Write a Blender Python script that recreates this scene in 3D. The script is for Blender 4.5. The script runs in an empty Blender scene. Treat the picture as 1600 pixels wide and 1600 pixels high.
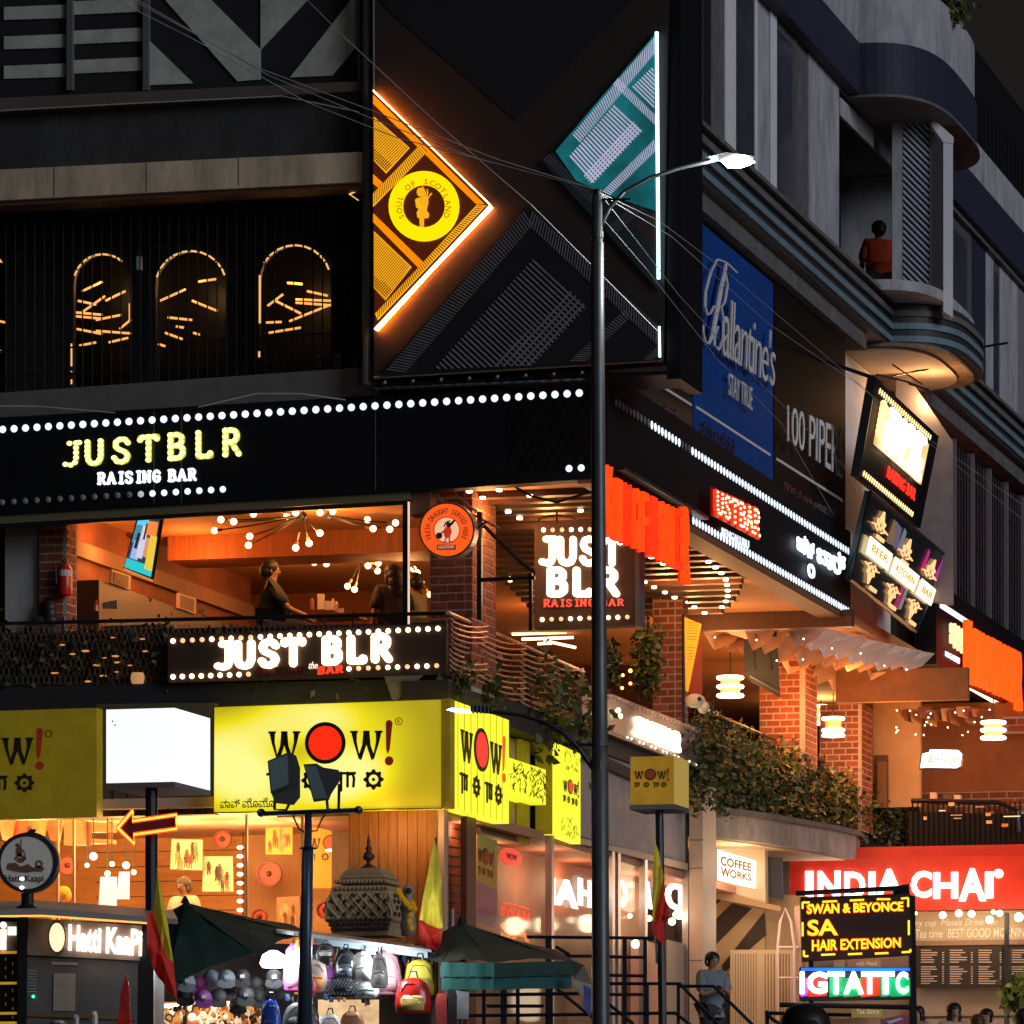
import bpy, bmesh, math, random
from mathutils import Vector, Matrix
random.seed(7)
SC = bpy.context.scene
COL = SC.collection
# ------------------------------------------------------------------ camera
F, HY, CZ = 7800.0, 1880.0, 1.6          # focal length in photo pixels, eye-level row, eye height
cam = bpy.data.cameras.new("camera"); cam.sensor_width = 36; cam.lens = F/1600*36
cam.shift_y = (HY-800)/1600; cam.clip_start = 1; cam.clip_end = 1000
co = bpy.data.objects.new("camera", cam); COL.objects.link(co)
co.location = (0, 0, CZ); co.rotation_euler = (math.pi/2, 0, 0); SC.camera = co
# ------------------------------------------------------------------ night sky
W = bpy.data.worlds.new("World"); SC.world = W; W.use_nodes = True
nt = W.node_tree; bg = nt.nodes["Background"]
sky = nt.nodes.new("ShaderNodeTexSky"); sky.sky_type = 'NISHITA'; sky.sun_disc = False
sky.sun_elevation = math.radians(3); sky.sun_rotation = math.radians(127)
mx = nt.nodes.new("ShaderNodeMix"); mx.data_type = 'RGBA'; mx.inputs[0].default_value = 0.97
nt.links.new(sky.outputs[0], mx.inputs[6]); mx.inputs[7].default_value = (1.0, .82, .80, 1)
nt.links.new(mx.outputs[2], bg.inputs[0]); bg.inputs[1].default_value = 0.012
sl = bpy.data.lights.new("city_glow", 'SUN'); sl.energy = 1.0; sl.angle = math.radians(25); sl.color = (.86, .9, 1)
so = bpy.data.objects.new("city_glow", sl); COL.objects.link(so)
so.rotation_euler = Vector((.72, -.66, .26)).to_track_quat('Z', 'Y').to_euler()
SC.view_settings.view_transform = 'Standard'; SC.view_settings.look = 'None'
SC.view_settings.exposure = 0; SC.view_settings.gamma = 1
cy = SC.cycles; cy.light_sampling_threshold = .01; cy.max_bounces = 5; cy.diffuse_bounces = 3; cy.glossy_bounces = 3
cy.transmission_bounces = 4; cy.transparent_max_bounces = 8; cy.sample_clamp_indirect = 4
cy.caustics_reflective = False; cy.caustics_refractive = False; cy.use_denoising = True
# ------------------------------------------------------------------ materials
MATS = {}
def mat(name, col=(.5, .5, .5), rough=.6, metal=0, emit=0, ecol=None, noise=.0, ns=3., bump=0, rand=0, stretch=None, coat=0, alpha=None, trans=0, spec=None):
    if name in MATS: return MATS[name]
    m = bpy.data.materials.new(name); m.use_nodes = True; t = m.node_tree; b = t.nodes["Principled BSDF"]
    b.inputs["Base Color"].default_value = (*col, 1); b.inputs["Roughness"].default_value = rough
    b.inputs["Metallic"].default_value = metal
    if spec is not None: b.inputs["Specular IOR Level"].default_value = spec
    if coat: b.inputs["Coat Weight"].default_value = coat
    if trans: b.inputs["Transmission Weight"].default_value = trans; b.inputs["IOR"].default_value = 1.1
    if alpha is not None: b.inputs["Alpha"].default_value = alpha
    if emit:
        b.inputs["Emission Color"].default_value = (*(ecol or col), 1); b.inputs["Emission Strength"].default_value = emit
    src = None
    if noise or bump or rand:
        tc = t.nodes.new("ShaderNodeNewGeometry"); mp = t.nodes.new("ShaderNodeMapping")
        t.links.new(tc.outputs["Position"], mp.inputs[0])
        if stretch: mp.inputs["Scale"].default_value = stretch
        n = t.nodes.new("ShaderNodeTexNoise"); n.inputs["Scale"].default_value = ns; n.inputs["Detail"].default_value = 9; n.inputs["Roughness"].default_value = .72
        t.links.new(mp.outputs[0], n.inputs[0])
        mr = t.nodes.new("ShaderNodeMapRange"); mr.inputs[1].default_value = .3; mr.inputs[2].default_value = .7
        mr.inputs[3].default_value = 1-noise; mr.inputs[4].default_value = 1+noise*.35
        t.links.new(n.outputs[0], mr.inputs[0]); val = mr.outputs[0]
        if rand:
            oi = t.nodes.new("ShaderNodeObjectInfo"); r2 = t.nodes.new("ShaderNodeMapRange")
            r2.inputs[3].default_value = 1-rand; r2.inputs[4].default_value = 1+rand*.5
            t.links.new(oi.outputs["Random"], r2.inputs[0]); mm = t.nodes.new("ShaderNodeMath"); mm.operation = 'MULTIPLY'
            t.links.new(val, mm.inputs[0]); t.links.new(r2.outputs[0], mm.inputs[1]); val = mm.outputs[0]
        vm = t.nodes.new("ShaderNodeVectorMath"); vm.operation = 'SCALE'; vm.inputs[0].default_value = col
        t.links.new(val, vm.inputs["Scale"]); t.links.new(vm.outputs[0], b.inputs["Base Color"])
        if emit and noise:
            v2 = t.nodes.new("ShaderNodeVectorMath"); v2.operation = 'SCALE'; v2.inputs[0].default_value = ecol or col
            t.links.new(val, v2.inputs["Scale"]); t.links.new(v2.outputs[0], b.inputs["Emission Color"])
        if bump:
            bp = t.nodes.new("ShaderNodeBump"); bp.inputs["Strength"].default_value = bump; bp.inputs["Distance"].default_value = .02
            t.links.new(n.outputs[0], bp.inputs["Height"]); t.links.new(bp.outputs[0], b.inputs["Normal"])
    MATS[name] = m; return m
def em(name, col, s, noise=0, ns=3., stretch=None):
    return mat(name, tuple(min(.8, c*.8) for c in col), .5, 0, s, col, noise, ns, stretch=stretch)
# ------------------------------------------------------------------ frames
def P(px, py, Y): return Vector(((px-800)/F*Y, Y, CZ+(HY-py)/F*Y))
class Frame:
    def __init__(s, O, d):
        s.O = Vector((O[0], O[1], 0)); s.d = Vector((d[0], d[1], 0)).normalized(); s.n = Vector((s.d.y, -s.d.x, 0))
    def P(s, px, py, off=0):
        r = Vector(((px-800)/F, 1, (HY-py)/F)); c = Vector((0, 0, CZ))
        t = (s.O+s.n*off-c).dot(s.n)/r.dot(s.n); return c+r*t
    def s(s, px, off=0): return (s.P(px, 0, off)-s.O).dot(s.d)
    def z(s, px, py, off=0): return s.P(px, py, off).z
    def W(s, a, z, o=0): v = s.O+s.d*a+s.n*o; return Vector((v.x, v.y, z))
    def yaw(s): return math.atan2(s.d.y, s.d.x)
    def pxy(s, px, z, off=0):       # row at which height z shows in column px
        Y = s.P(px, 0, off).y; return HY-(z-CZ)*F/Y
DL, DR = (.9652, -.2614), (.2614, .9652)
c0 = P(937, 0, 82)
L = Frame(c0, DL); R = Frame(c0, DR)
def LF(Y, px=800): return Frame(P(px, 0, Y), DL)
def RF(px, Y): return Frame(P(px, 0, Y), DR)
def FF(Y): return Frame((0, Y), (1, 0))
RG = RF(700, 82.65)
# ------------------------------------------------------------------ mesh builder
class MB:
    def __init__(s): s.v = []; s.f = []
    def add(s, vs, fs):
        b = len(s.v); s.v += [Vector(v) for v in vs]; s.f += [tuple(b+i for i in f) for f in fs]; return s
    def prism(s, front, back):
        n = len(front)
        return s.add(list(front)+list(back), [tuple(range(n)), tuple(range(2*n-1, n-1, -1))]+[(i, i+n, (i+1) % n+n, (i+1) % n) for i in range(n)])
    def panel(s, fr, pts, off=0, th=.05):   # pixel polygon lying on the frame's plane
        w = [fr.P(x, y, off) for x, y in pts]; return s.prism(w, [p-fr.n*th for p in w])
    def slab(s, fr, px0, px1, yt, yb, off=0, th=.05):  # horizontal-edged board; rows are read at px0
        z1, z0 = fr.z(px0, yt, off), fr.z(px0, yb, off); return s.box(fr, fr.s(px0, off), fr.s(px1, off), z0, z1, off-th, off)
    def box(s, fr, a0, a1, z0, z1, o0, o1):
        f = [fr.W(a0, z0, o1), fr.W(a1, z0, o1), fr.W(a1, z1, o1), fr.W(a0, z1, o1)]
        return s.prism(f, [fr.W(a0, z0, o0), fr.W(a1, z0, o0), fr.W(a1, z1, o0), fr.W(a0, z1, o0)])
    def tube(s, pts, r, n=6, cap=True):
        pts = [Vector(p) for p in pts]; rs = r if isinstance(r, (list, tuple)) else [r]*len(pts); rings = []; b = len(s.v)
        for i, p in enumerate(pts):
            t = (pts[min(i+1, len(pts)-1)]-pts[max(i-1, 0)]).normalized()
            u = t.cross(Vector((0, 0, 1)) if abs(t.z) < .9 else Vector((1, 0, 0))).normalized(); w = t.cross(u)
            for k in range(n):
                a = 2*math.pi*k/n; s.v.append(p+u*math.cos(a)*rs[i]+w*math.sin(a)*rs[i])
        for i in range(len(pts)-1):
            for k in range(n):
                a, c = b+i*n+k, b+i*n+(k+1) % n; s.f.append((a, c, c+n, a+n))
        if cap: s.f.append(tuple(b+k for k in range(n))[::-1]); s.f.append(tuple(b+(len(pts)-1)*n+k for k in range(n)))
        return s
    def lathe(s, c, prof, n=16, axis=None, sq=0):     # prof: (radius, height)
        c = Vector(c); ax = (axis or Vector((0, 0, 1))).normalized(); b = len(s.v)
        u = ax.cross(Vector((0, 1, 0)) if abs(ax.y) < .9 else Vector((1, 0, 0))).normalized(); w = ax.cross(u)
        for r, h in prof:
            for k in range(n):
                a = 2*math.pi*(k+.5*(n == 4))/n; s.v.append(c+ax*h+(u*math.cos(a)+w*math.sin(a))*r)
        for i in range(len(prof)-1):
            for k in range(n):
                a, q = b+i*n+k, b+i*n+(k+1) % n; s.f.append((a, q, q+n, a+n))
        s.f.append(tuple(b+k for k in range(n))[::-1]); s.f.append(tuple(b+(len(prof)-1)*n+k for k in range(n)))
        return s
    def ball(s, c, r, n=10, m=6, sc=(1, 1, 1)):
        c = Vector(c); b = len(s.v)
        for i in range(1, m):
            for k in range(n):
                a, e = 2*math.pi*k/n, math.pi*i/m
                s.v.append(c+Vector((math.cos(a)*math.sin(e)*sc[0], math.sin(a)*math.sin(e)*sc[1], -math.cos(e)*sc[2]))*r)
        s.v.append(c-Vector((0, 0, r*sc[2]))); s.v.append(c+Vector((0, 0, r*sc[2]))); lo, hi = len(s.v)-2, len(s.v)-1
        for i in range(m-2):
            for k in range(n):
                a, q = b+i*n+k, b+i*n+(k+1) % n; s.f.append((a, q, q+n, a+n))
        for k in range(n):
            s.f.append((lo, b+(k+1) % n, b+k)); s.f.append((hi, b+(m-2)*n+k, b+(m-2)*n+(k+1) % n))
        return s
    def mesh(s, name, m, org=Vector((0, 0, 0)), smooth=False):
        me = bpy.data.meshes.new(name); me.from_pydata([v-org for v in s.v], [], s.f); me.materials.append(m)
        bm = bmesh.new(); bm.from_mesh(me); bmesh.ops.recalc_face_normals(bm, faces=bm.faces); bm.to_mesh(me); bm.free()
        if smooth: me.shade_smooth()
        return me
def base_of(o):
    v = Vector(o.location)
    while o.parent: o = o.parent; v += Vector(o.location)
    return v
def thing(name, label, cat, loc=(0, 0, 0), group=None):
    o = bpy.data.objects.new(name, None); o.empty_display_size = .2; COL.objects.link(o); o.location = loc
    o["label"] = label; o["category"] = cat
    if group: o["group"] = group
    return o
def part(name, mb, m, parent=None, label=None, smooth=False, kind=None):
    org = base_of(parent) if parent else Vector((0, 0, 0))
    o = bpy.data.objects.new(name, mb.mesh(name, m, org, smooth) if isinstance(mb, MB) else mb); COL.objects.link(o)
    if parent: o.parent = parent
    if label: o["label"] = label
    if kind: o["kind"] = kind
    return o
def wrinkle(me, cuts, amp, fx, fz=1.3):      # subdivide a cloth sheet and push it into soft folds
    bm = bmesh.new(); bm.from_mesh(me); bmesh.ops.triangulate(bm, faces=bm.faces); bmesh.ops.subdivide_edges(bm, edges=bm.edges, cuts=cuts, use_grid_fill=True)
    for v in bm.verts:
        c = v.co; v.co.y += amp*(math.sin(c.x*fx+c.z*fz)+.5*math.sin(c.x*fx*2.3-c.z*fz*2+1)); v.co.z += amp*.25*math.sin(c.x*fx*1.7)
    bm.to_mesh(me); bm.free(); me.shade_smooth()
def solo(name, mb, m, label, cat, group=None, smooth=False):   # a thing that is one mesh, its origin at its own base
    xs = [v for v in mb.v]; c = sum(xs, Vector((0, 0, 0)))/len(xs); c.z = min(v.z for v in xs)
    o = bpy.data.objects.new(name, mb.mesh(name, m, c, smooth)); COL.objects.link(o); o.location = c
    o["label"] = label; o["category"] = cat
    if group: o["group"] = group
    return o
def struct(name, mb, m): return part(name, mb, m, kind='structure')
def inst(name, me, parent, loc, rot=None, scale=None):
    o = bpy.data.objects.new(name, me); COL.objects.link(o); o.parent = parent; o.location = Vector(loc)-base_of(parent)
    if rot is not None: o.rotation_euler = (0, 0, rot)
    if scale: o.scale = scale
    return o
def light(name, loc, power, col, size=.3, kind='POINT', rot=None, sy=None, parent=None):
    l = bpy.data.lights.new(name, kind); l.energy = power; l.color = col
    if kind == 'AREA':
        l.size = size
        if sy: l.shape = 'RECTANGLE'; l.size_y = sy
    else: l.shadow_soft_size = size
    o = bpy.data.objects.new(name, l); COL.objects.link(o); o.location = loc
    if rot is not None: o.rotation_euler = Vector(rot).to_track_quat('-Z', 'Y').to_euler()
    return o
# ------------------------------------------------------------------ flat artwork (glyphs) in their own plane, then fitted to a quad
class G:
    def __init__(s): s.v = []; s.f = []; s.loops = []
    def poly(s, pts):
        b = len(s.v); s.v += [tuple(p) for p in pts]; s.f.append(tuple(range(b, b+len(pts)))); s.loops.append(tuple(range(b, b+len(pts)))); return s
    def rect(s, x0, y0, x1, y1): return s.poly([(x0, y0), (x1, y0), (x1, y1), (x0, y1)])
    def disc(s, x, y, r, ry=None, n=28): ry = ry or r; return s.poly([(x+r*math.cos(2*math.pi*k/n), y+ry*math.sin(2*math.pi*k/n)) for k in range(n)])
    def ring(s, x, y, r0, r1, n=36, a0=0, a1=2*math.pi, wob=0):
        b = len(s.v); full = abs(a1-a0-2*math.pi) < 1e-6; m = n if full else n+1
        for k in range(m):
            a = a0+(a1-a0)*k/n; q = r1*(1+wob*math.cos(8*a)); s.v += [(x+r0*math.cos(a), y+r0*math.sin(a)), (x+q*math.cos(a), y+q*math.sin(a))]
        for k in range(n): i, j = b+2*k, b+2*((k+1) % m); s.f.append((i, j, j+1, i+1))
        if full: s.loops += [tuple(b+2*k for k in range(m)), tuple(b+2*k+1 for k in range(m))]
        return s
    def stroke(s, pts, w, round_=True):
        ws = w if isinstance(w, (list, tuple)) else [w]*len(pts)
        for i in range(len(pts)-1):
            (x0, y0), (x1, y1) = pts[i], pts[i+1]; l = math.hypot(x1-x0, y1-y0) or 1; nx, ny = -(y1-y0)/l/2, (x1-x0)/l/2
            s.poly([(x0+nx*ws[i], y0+ny*ws[i]), (x1+nx*ws[i+1], y1+ny*ws[i+1]), (x1-nx*ws[i+1], y1-ny*ws[i+1]), (x0-nx*ws[i], y0-ny*ws[i])])
        if round_:
            for i, p in enumerate(pts): s.disc(p[0], p[1], ws[i]/2, n=8)
        return s
    def bbox(s):
        return min(v[0] for v in s.v), min(v[1] for v in s.v), max(v[0] for v in s.v), max(v[1] for v in s.v)
def quad(fr, px0, px1, yt, yb, off=0):      # TL TR BR BL in the world, rows read at px0, edges level
    z1, z0, a0, a1 = fr.z(px0, yt, off), fr.z(px0, yb, off), fr.s(px0, off), fr.s(px1, off)
    return [fr.W(a0, z1, off), fr.W(a1, z1, off), fr.W(a1, z0, off), fr.W(a0, z0, off)]
def quad4(fr, pts, off=0): return [fr.P(x, y, off) for x, y in pts]
def fit(g, q, n, th, box=None, mb=None, zoff=0):      # y grows downwards in glyph space
    x0, y0, x1, y1 = box or g.bbox(); mb = mb or MB(); TL, TR, BR, BL = q; vs = []
    for v in g.v:
        u, w = (v[0]-x0)/(x1-x0), (v[1]-y0)/(y1-y0)
        vs.append((TL.lerp(TR, u)).lerp(BL.lerp(BR, u), w)+n*zoff)
    k = len(vs); fs = list(g.f)+[tuple(i+k for i in f) for f in g.f]
    for lp in g.loops: fs += [(lp[i], lp[(i+1) % len(lp)], lp[(i+1) % len(lp)]+k, lp[i]+k) for i in range(len(lp))]
    return mb.add(vs+[v-n*th for v in vs], fs)
_tc = {}
def tglyph(txt, bold=0, shear=0, space=1.0):
    key = (txt, bold, shear, space)
    if key in _tc: return _tc[key]
    c = bpy.data.curves.new("t", 'FONT'); c.body = txt; c.offset = bold; c.shear = shear; c.resolution_u = 3; c.space_character = space
    o = bpy.data.objects.new("t", c); COL.objects.link(o); dg = bpy.context.evaluated_depsgraph_get(); dg.update()
    me = bpy.data.meshes.new_from_object(o.evaluated_get(dg)); g = G()
    g.v = [(v.co.x, -v.co.y) for v in me.vertices]; g.f = [tuple(p.vertices) for p in me.polygons]
    cnt = {}
    for p in me.polygons:
        vs = list(p.vertices)
        for i in range(len(vs)): e = (vs[i], vs[(i+1) % len(vs)]); cnt[tuple(sorted(e))] = cnt.get(tuple(sorted(e)), 0)+1
    g.loops = [e for e, k in cnt.items() if k == 1]
    COL.objects.unlink(o); bpy.data.objects.remove(o); bpy.data.curves.remove(c); bpy.data.meshes.remove(me)
    _tc[key] = g; return g
def text(fr, txt, px0, px1, yt, yb, m, parent, off=.03, th=.02, bold=0, shear=0, space=1., name="lettering", yt1=None, yb1=None):
    q = quad(fr, px0, px1, yt, yb, off) if yt1 is None else quad4(fr, [(px0, yt), (px1, yt1), (px1, yb1), (px0, yb)], off)
    return part(name, fit(tglyph(txt, bold, shear, space), q, fr.n, th), m, parent)
def art(fr, g, m, parent, name, off=.03, th=.01):        # artwork given directly in photo pixels on the plane
    mb = MB(); vs = [fr.P(x, y, off) for x, y in g.v]; k = len(vs); fs = list(g.f)+[tuple(i+k for i in f) for f in g.f]
    for lp in g.loops: fs += [(lp[i], lp[(i+1) % len(lp)], lp[(i+1) % len(lp)]+k, lp[i]+k) for i in range(len(lp))]
    return part(name, mb.add(vs+[v-fr.n*th for v in vs], fs), m, parent, kind='stuff' if name.split('_')[0] in ('printed', 'leaf', 'drawn', 'drawing', 'vent') else None)
def arc_text(txt, cx, cy, r, h, a0, a1, bold=.01, xs=1):       # letters round a circle; angles clockwise from the top
    out = G(); n = len(txt)
    for i, ch in enumerate(txt):
        if ch == ' ': continue
        g = tglyph(ch, bold); x0, y0, x1, y1 = g.bbox(); a = a0+(a1-a0)*i/(n-1); sc = h/.7; b = len(out.v)
        for v in g.v:
            lx, ly = (v[0]-(x0+x1)/2)*sc*xs, v[1]*sc+h/2
            out.v.append((cx+math.sin(a)*(r-ly)+math.cos(a)*lx, cy-math.cos(a)*(r-ly)+math.sin(a)*lx))
        out.f += [tuple(b+k for k in f) for f in g.f]; out.loops += [tuple(b+k for k in f) for f in g.loops]
    return out
# the round-cornered slab alphabet of the bar's signs, on a 10 x 14 cell, y down
SL = {'J': [[(3.5, 1.3), (8, 1.3)], [(6.5, 1.3), (6.5, 10), (5.8, 12), (4, 12.6), (1.6, 12)]], 'U': [[(2, 1.3), (2, 9.5), (3, 12), (5, 12.7), (7, 12), (8, 9.5), (8, 1.3)]],
 'S': [[(8, 3.4), (6.8, 1.6), (5, 1.2), (3, 1.8), (2.2, 3.8), (3, 5.8), (5, 6.9), (7, 8), (8, 10), (7, 12.2), (5, 12.8), (3, 12.3), (1.8, 10.4)]],
 'T': [[(1.2, 2.6), (1.2, 1.3), (8.8, 1.3), (8.8, 2.6)], [(5, 1.3), (5, 12.7)]], 'B': [[(2.6, 1.3), (2.6, 12.7)], [(2.6, 1.3), (6.2, 1.3), (7.6, 2.6), (7.6, 5), (6.2, 6.6), (2.6, 6.6)], [(6.2, 6.6), (8.1, 8.2), (8.1, 11.2), (6.4, 12.7), (2.6, 12.7)]],
 'L': [[(2.8, 1.3), (2.8, 12.7), (8.2, 12.7), (8.2, 11.4)]], 'R': [[(2.6, 1.3), (2.6, 12.7)], [(2.6, 1.3), (6.2, 1.3), (7.7, 2.8), (7.7, 5.4), (6.2, 7), (2.6, 7)], [(5.2, 7), (8.6, 12.7)]],
 'A': [[(1.4, 12.7), (5, 1.3), (8.6, 12.7)], [(2.8, 8.8), (7.2, 8.8)]], 'I': [[(5, 1.3), (5, 12.7)], [(3.4, 1.3), (6.6, 1.3)], [(3.4, 12.7), (6.6, 12.7)]],
 'N': [[(2, 12.7), (2, 1.3), (8, 12.7), (8, 1.3)]], 'G': [[(8, 3.6), (6.6, 1.6), (4.8, 1.2), (2.8, 2.4), (2, 5), (2, 9), (2.8, 11.6), (4.8, 12.8), (6.8, 12.2), (8, 10.4), (8, 7.6), (5.4, 7.6)]]}
def slabtext(txt, w=2.4, gap=10.2, serif=0):
    out = []
    x = 0
    for ch in txt:
        if ch == ' ': x += gap*.55; continue
        g = G()
        for st in SL[ch]: g.stroke([(p[0]+x, p[1]) for p in st], w)
        if serif and ch in 'RABIN':
            for st in SL[ch][:1]:
                for p in (st[0], st[-1]): g.stroke([(p[0]+x-serif, p[1]), (p[0]+x+serif, p[1])], w*.5, False)
        out.append((g, x, ch)); x += gap*(.78 if ch in 'IJ' else 1)
    return out, x
def fit_line(fr, items, width, q, m, parent, th=.03, name="letter", bulbs=None, bm=None, h=14):
    box = (0, 0, width, h); obs = []
    for i, (g, x, ch) in enumerate(items):
        mm = m[i] if isinstance(m, list) else m
        o = part(name, fit(g, q, fr.n, th, box), mm, parent); obs.append(o)
        if bulbs:
            b = G()
            for st in SL[ch]:
                pts = [(p[0]+x, p[1]) for p in st]; L_ = [math.hypot(pts[k+1][0]-pts[k][0], pts[k+1][1]-pts[k][1]) for k in range(len(pts)-1)]; tot = sum(L_); nb = max(2, int(tot/2.3)+1)
                for j in range(nb):
                    d = tot*j/(nb-1); k = 0
                    while k < len(L_)-1 and d > L_[k]: d -= L_[k]; k += 1
                    t = min(1, d/L_[k]); b.disc(pts[k][0]+(pts[k+1][0]-pts[k][0])*t, pts[k][1]+(pts[k+1][1]-pts[k][1])*t, bulbs, n=8)
            part("bulb_cluster", fit(b, q, fr.n, .02, box, zoff=.025), bm, o, kind='stuff')
    return obs
def bulbrow(fr, parent, pa, pb, n, r, off, mfun, name="bulb"):
    cache = {}
    for i in range(n):
        t = i/(n-1)
        A, B = fr.P(pa[0], pa[1], off), fr.P(pb[0], pb[1], off); p = A.lerp(B, t); m = mfun(i)
        if m.name not in cache:
            b = MB(); b.lathe((0, 0, 0), [(r*.95, -.03), (r, 0), (r*.7, .02), (r*.15, .03)], 12, fr.n); cache[m.name] = b.mesh("bulb", m)
        inst(name, cache[m.name], parent, p)
# ------------------------------------------------------------------ common materials
BLK = mat("matt_black_board", (.007, .008, .012), .6, noise=.3, ns=1.5, spec=.15)
GLOSSB = mat("glossy_black_panel", (.008, .008, .010), .4, noise=.2, spec=.2)
DKMET = mat("dark_painted_metal", (.02, .022, .026), .35, .3)
POLE = mat("galvanised_grey_steel", (.11, .115, .12), .45, .5, noise=.3, ns=6)
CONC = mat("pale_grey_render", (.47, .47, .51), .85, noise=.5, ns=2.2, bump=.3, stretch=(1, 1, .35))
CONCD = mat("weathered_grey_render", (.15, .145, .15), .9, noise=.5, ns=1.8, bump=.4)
CREAM = mat("cream_painted_band", (.66, .52, .36), .85, noise=.55, ns=1.8, bump=.3, stretch=(1, 1, .3))
WHITE = mat("off_white_paint", (.82, .82, .85), .7, noise=.15)
NAVY = mat("dark_blue_paint", (.02, .024, .055), .7, noise=.25)
WOOD = mat("honey_wood", (.42, .17, .05), .55, noise=.45, ns=3, stretch=(6, 6, .6), bump=.2)
WOODD = mat("dark_brown_wood", (.10, .035, .014), .5, noise=.4, ns=3, stretch=(5, 5, .6))
ORW = mat("orange_brown_plaster", (.36, .13, .035), .8, noise=.35, ns=1.2)
CEIL = mat("warm_ceiling_paint", (.60, .27, .10), .8, noise=.15)
BRICK = mat("red_brick", (.30, .075, .028), .85, noise=.35, ns=9, rand=.35, bump=.5)
MORT = mat("pale_mortar", (.42, .36, .31), .9, noise=.2, ns=8)
YEL = (.85, .78, .03)
GLASS = bpy.data.materials.new("window_glass"); GLASS.use_nodes = True; MATS["window_glass"] = GLASS
_t = GLASS.node_tree; _t.nodes.clear(); _o = _t.nodes.new("ShaderNodeOutputMaterial"); _m = _t.nodes.new("ShaderNodeMixShader"); _a = _t.nodes.new("ShaderNodeBsdfTransparent"); _g = _t.nodes.new("ShaderNodeBsdfGlossy")
_a.inputs[0].default_value = (.9, .93, .93, 1); _g.inputs[1].default_value = .04; _m.inputs[0].default_value = .07
_t.links.new(_a.outputs[0], _m.inputs[1]); _t.links.new(_g.outputs[0], _m.inputs[2]); _t.links.new(_m.outputs[0], _o.inputs[0])
LED = em("cool_white_led", (.78, .88, 1), 1.25)
LEDOFF = mat("unlit_led_lens", (.22, .22, .23), .4)
WARM = em("warm_white_bulb", (1, .78, .45), 5)
WARMD = em("dimmed_warm_bulb", (1, .62, .35), .9)
HOT = em("white_hot_letter_face", (1, .76, .48), 3.6)
SKIN = mat("skin", (.33, .17, .10), .6); SKINL = mat("light_skin", (.48, .27, .18), .6)
HAIR = mat("black_hair", (.012, .009, .008), .5)
GREY = mat("grey_trim", (.12, .12, .12), .5)
# ================================================================== ground
g = MB(); g.add([(-400, -20, -.5), (400, -20, -.5), (400, 20, -.3), (400, 62, 3.1), (400, 500, 3.1), (-400, 500, 3.1), (-400, 62, 3.1), (-400, 20, -.3)], [(0, 1, 2, 7), (7, 2, 3, 6), (6, 3, 4, 5)])
struct("ground", g, mat("asphalt", (.05, .05, .05), .9, noise=.4, ns=4, bump=.3))
g = MB(); f = LF(79, 600); g.box(f, -20, 60, 3.1, 3.7, -50, 0); struct("raised_pavement", g, mat("paving", (.22, .2, .18), .85, noise=.3))
zf = R.z(1328, 965); zfloor = 10.3
# ================================================================== the corner building, left side
B = thing("corner_building", "dark corner building with striped upper storey above three floors of bars and shops", "building", (c0.x-4, 88, 3.7))
def bp(name, mb, m, **k): return part(name, mb, m, B, **k)
zt = 31
bp("core", MB().box(L, -30, -1.2, zf+1.7, zt, -26, -3.4), GLOSSB)
bp("upper_wall", MB().panel(L, [(-60, -60), (600, -60), (600, 144), (-60, 165)], 0, .4), mat("black_wall_paint", (.012, .012, .014), .8, noise=.3))
STR = mat("grey_white_stripe_paint", (.50, .50, .46), .85, noise=.35, ns=2.5)
def stripe(pts): bp("painted_stripe", MB().panel(L, pts, .03, .02), STR)
for k in range(4):
    y = 149-46*k-46; stripe([(6, y), (103, y-4), (103, y+17), (6, y+20)])
for k in range(4):
    y = 139-46*k-46; stripe([(115, y+1), (222, y-4), (222, y+17), (115, y+22)])
stripe([(232, 62), (302, 130), (232, 133)]); stripe([(258, 0), (218, -40), (298, -40), (330, 0), (407, 77), (407, 124), (371, 127)])
stripe([(407, -30), (510, -30), (480, 0), (407, 78)]); stripe([(548, 0), (562, -14), (562, 66), (519, 118), (453, 121)])
for x in (104, 223): bp("mullion", MB().panel(L, [(x, -40), (x+9, -40), (x+9, 140), (x, 141)], .1, .1), GREY)
bp("ledge", MB().panel(L, [(-60, 156), (577, 126), (577, 141), (-60, 178)], .25, .6), mat("brown_ledge", (.11, .085, .075), .8, noise=.3))
bp("plain_wall", MB().panel(L, [(-60, 178), (577, 141), (577, 238), (-60, 270)], 0, .5), mat("charcoal_render", (.05, .05, .05), .9, noise=.6, ns=1.5, bump=.4, stretch=(1, 1, .4)))
bp("cream_band", MB().panel(L, [(-60, 268), (566, 237), (566, 284), (-60, 316)], .3, .7), CREAM)
bp("cream_band_trim", MB().panel(L, [(-60, 316), (566, 284), (566, 291), (-60, 325)], .22, .6), mat("brown_trim", (.12, .05, .03), .7))
for x in (84, 228, 372): bp("band_joint", MB().panel(L, [(x, L.pxy(x, L.z(-60, 269, .31), .31)), (x+1.2, L.pxy(x, L.z(-60, 269, .31), .31)), (x+1.2, 0+L.pxy(x, L.z(-60, 315, .31), .31)), (x, L.pxy(x, L.z(-60, 315, .31), .31))], .306, .01), GREY)
bp("drain_pipe", MB().tube([L.P(573, -20, .3), L.P(573, 600, .3)], .07, 8), GREY)
bp("drain_pipe", MB().tube([L.P(560, -20, .12), L.P(562, 130, .12)], .04, 6), GREY)
for x in (160, 300, 460): light("bar_light", L.P(x, 440, -2.5), 14, (1, .5, .18), .1)
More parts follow.
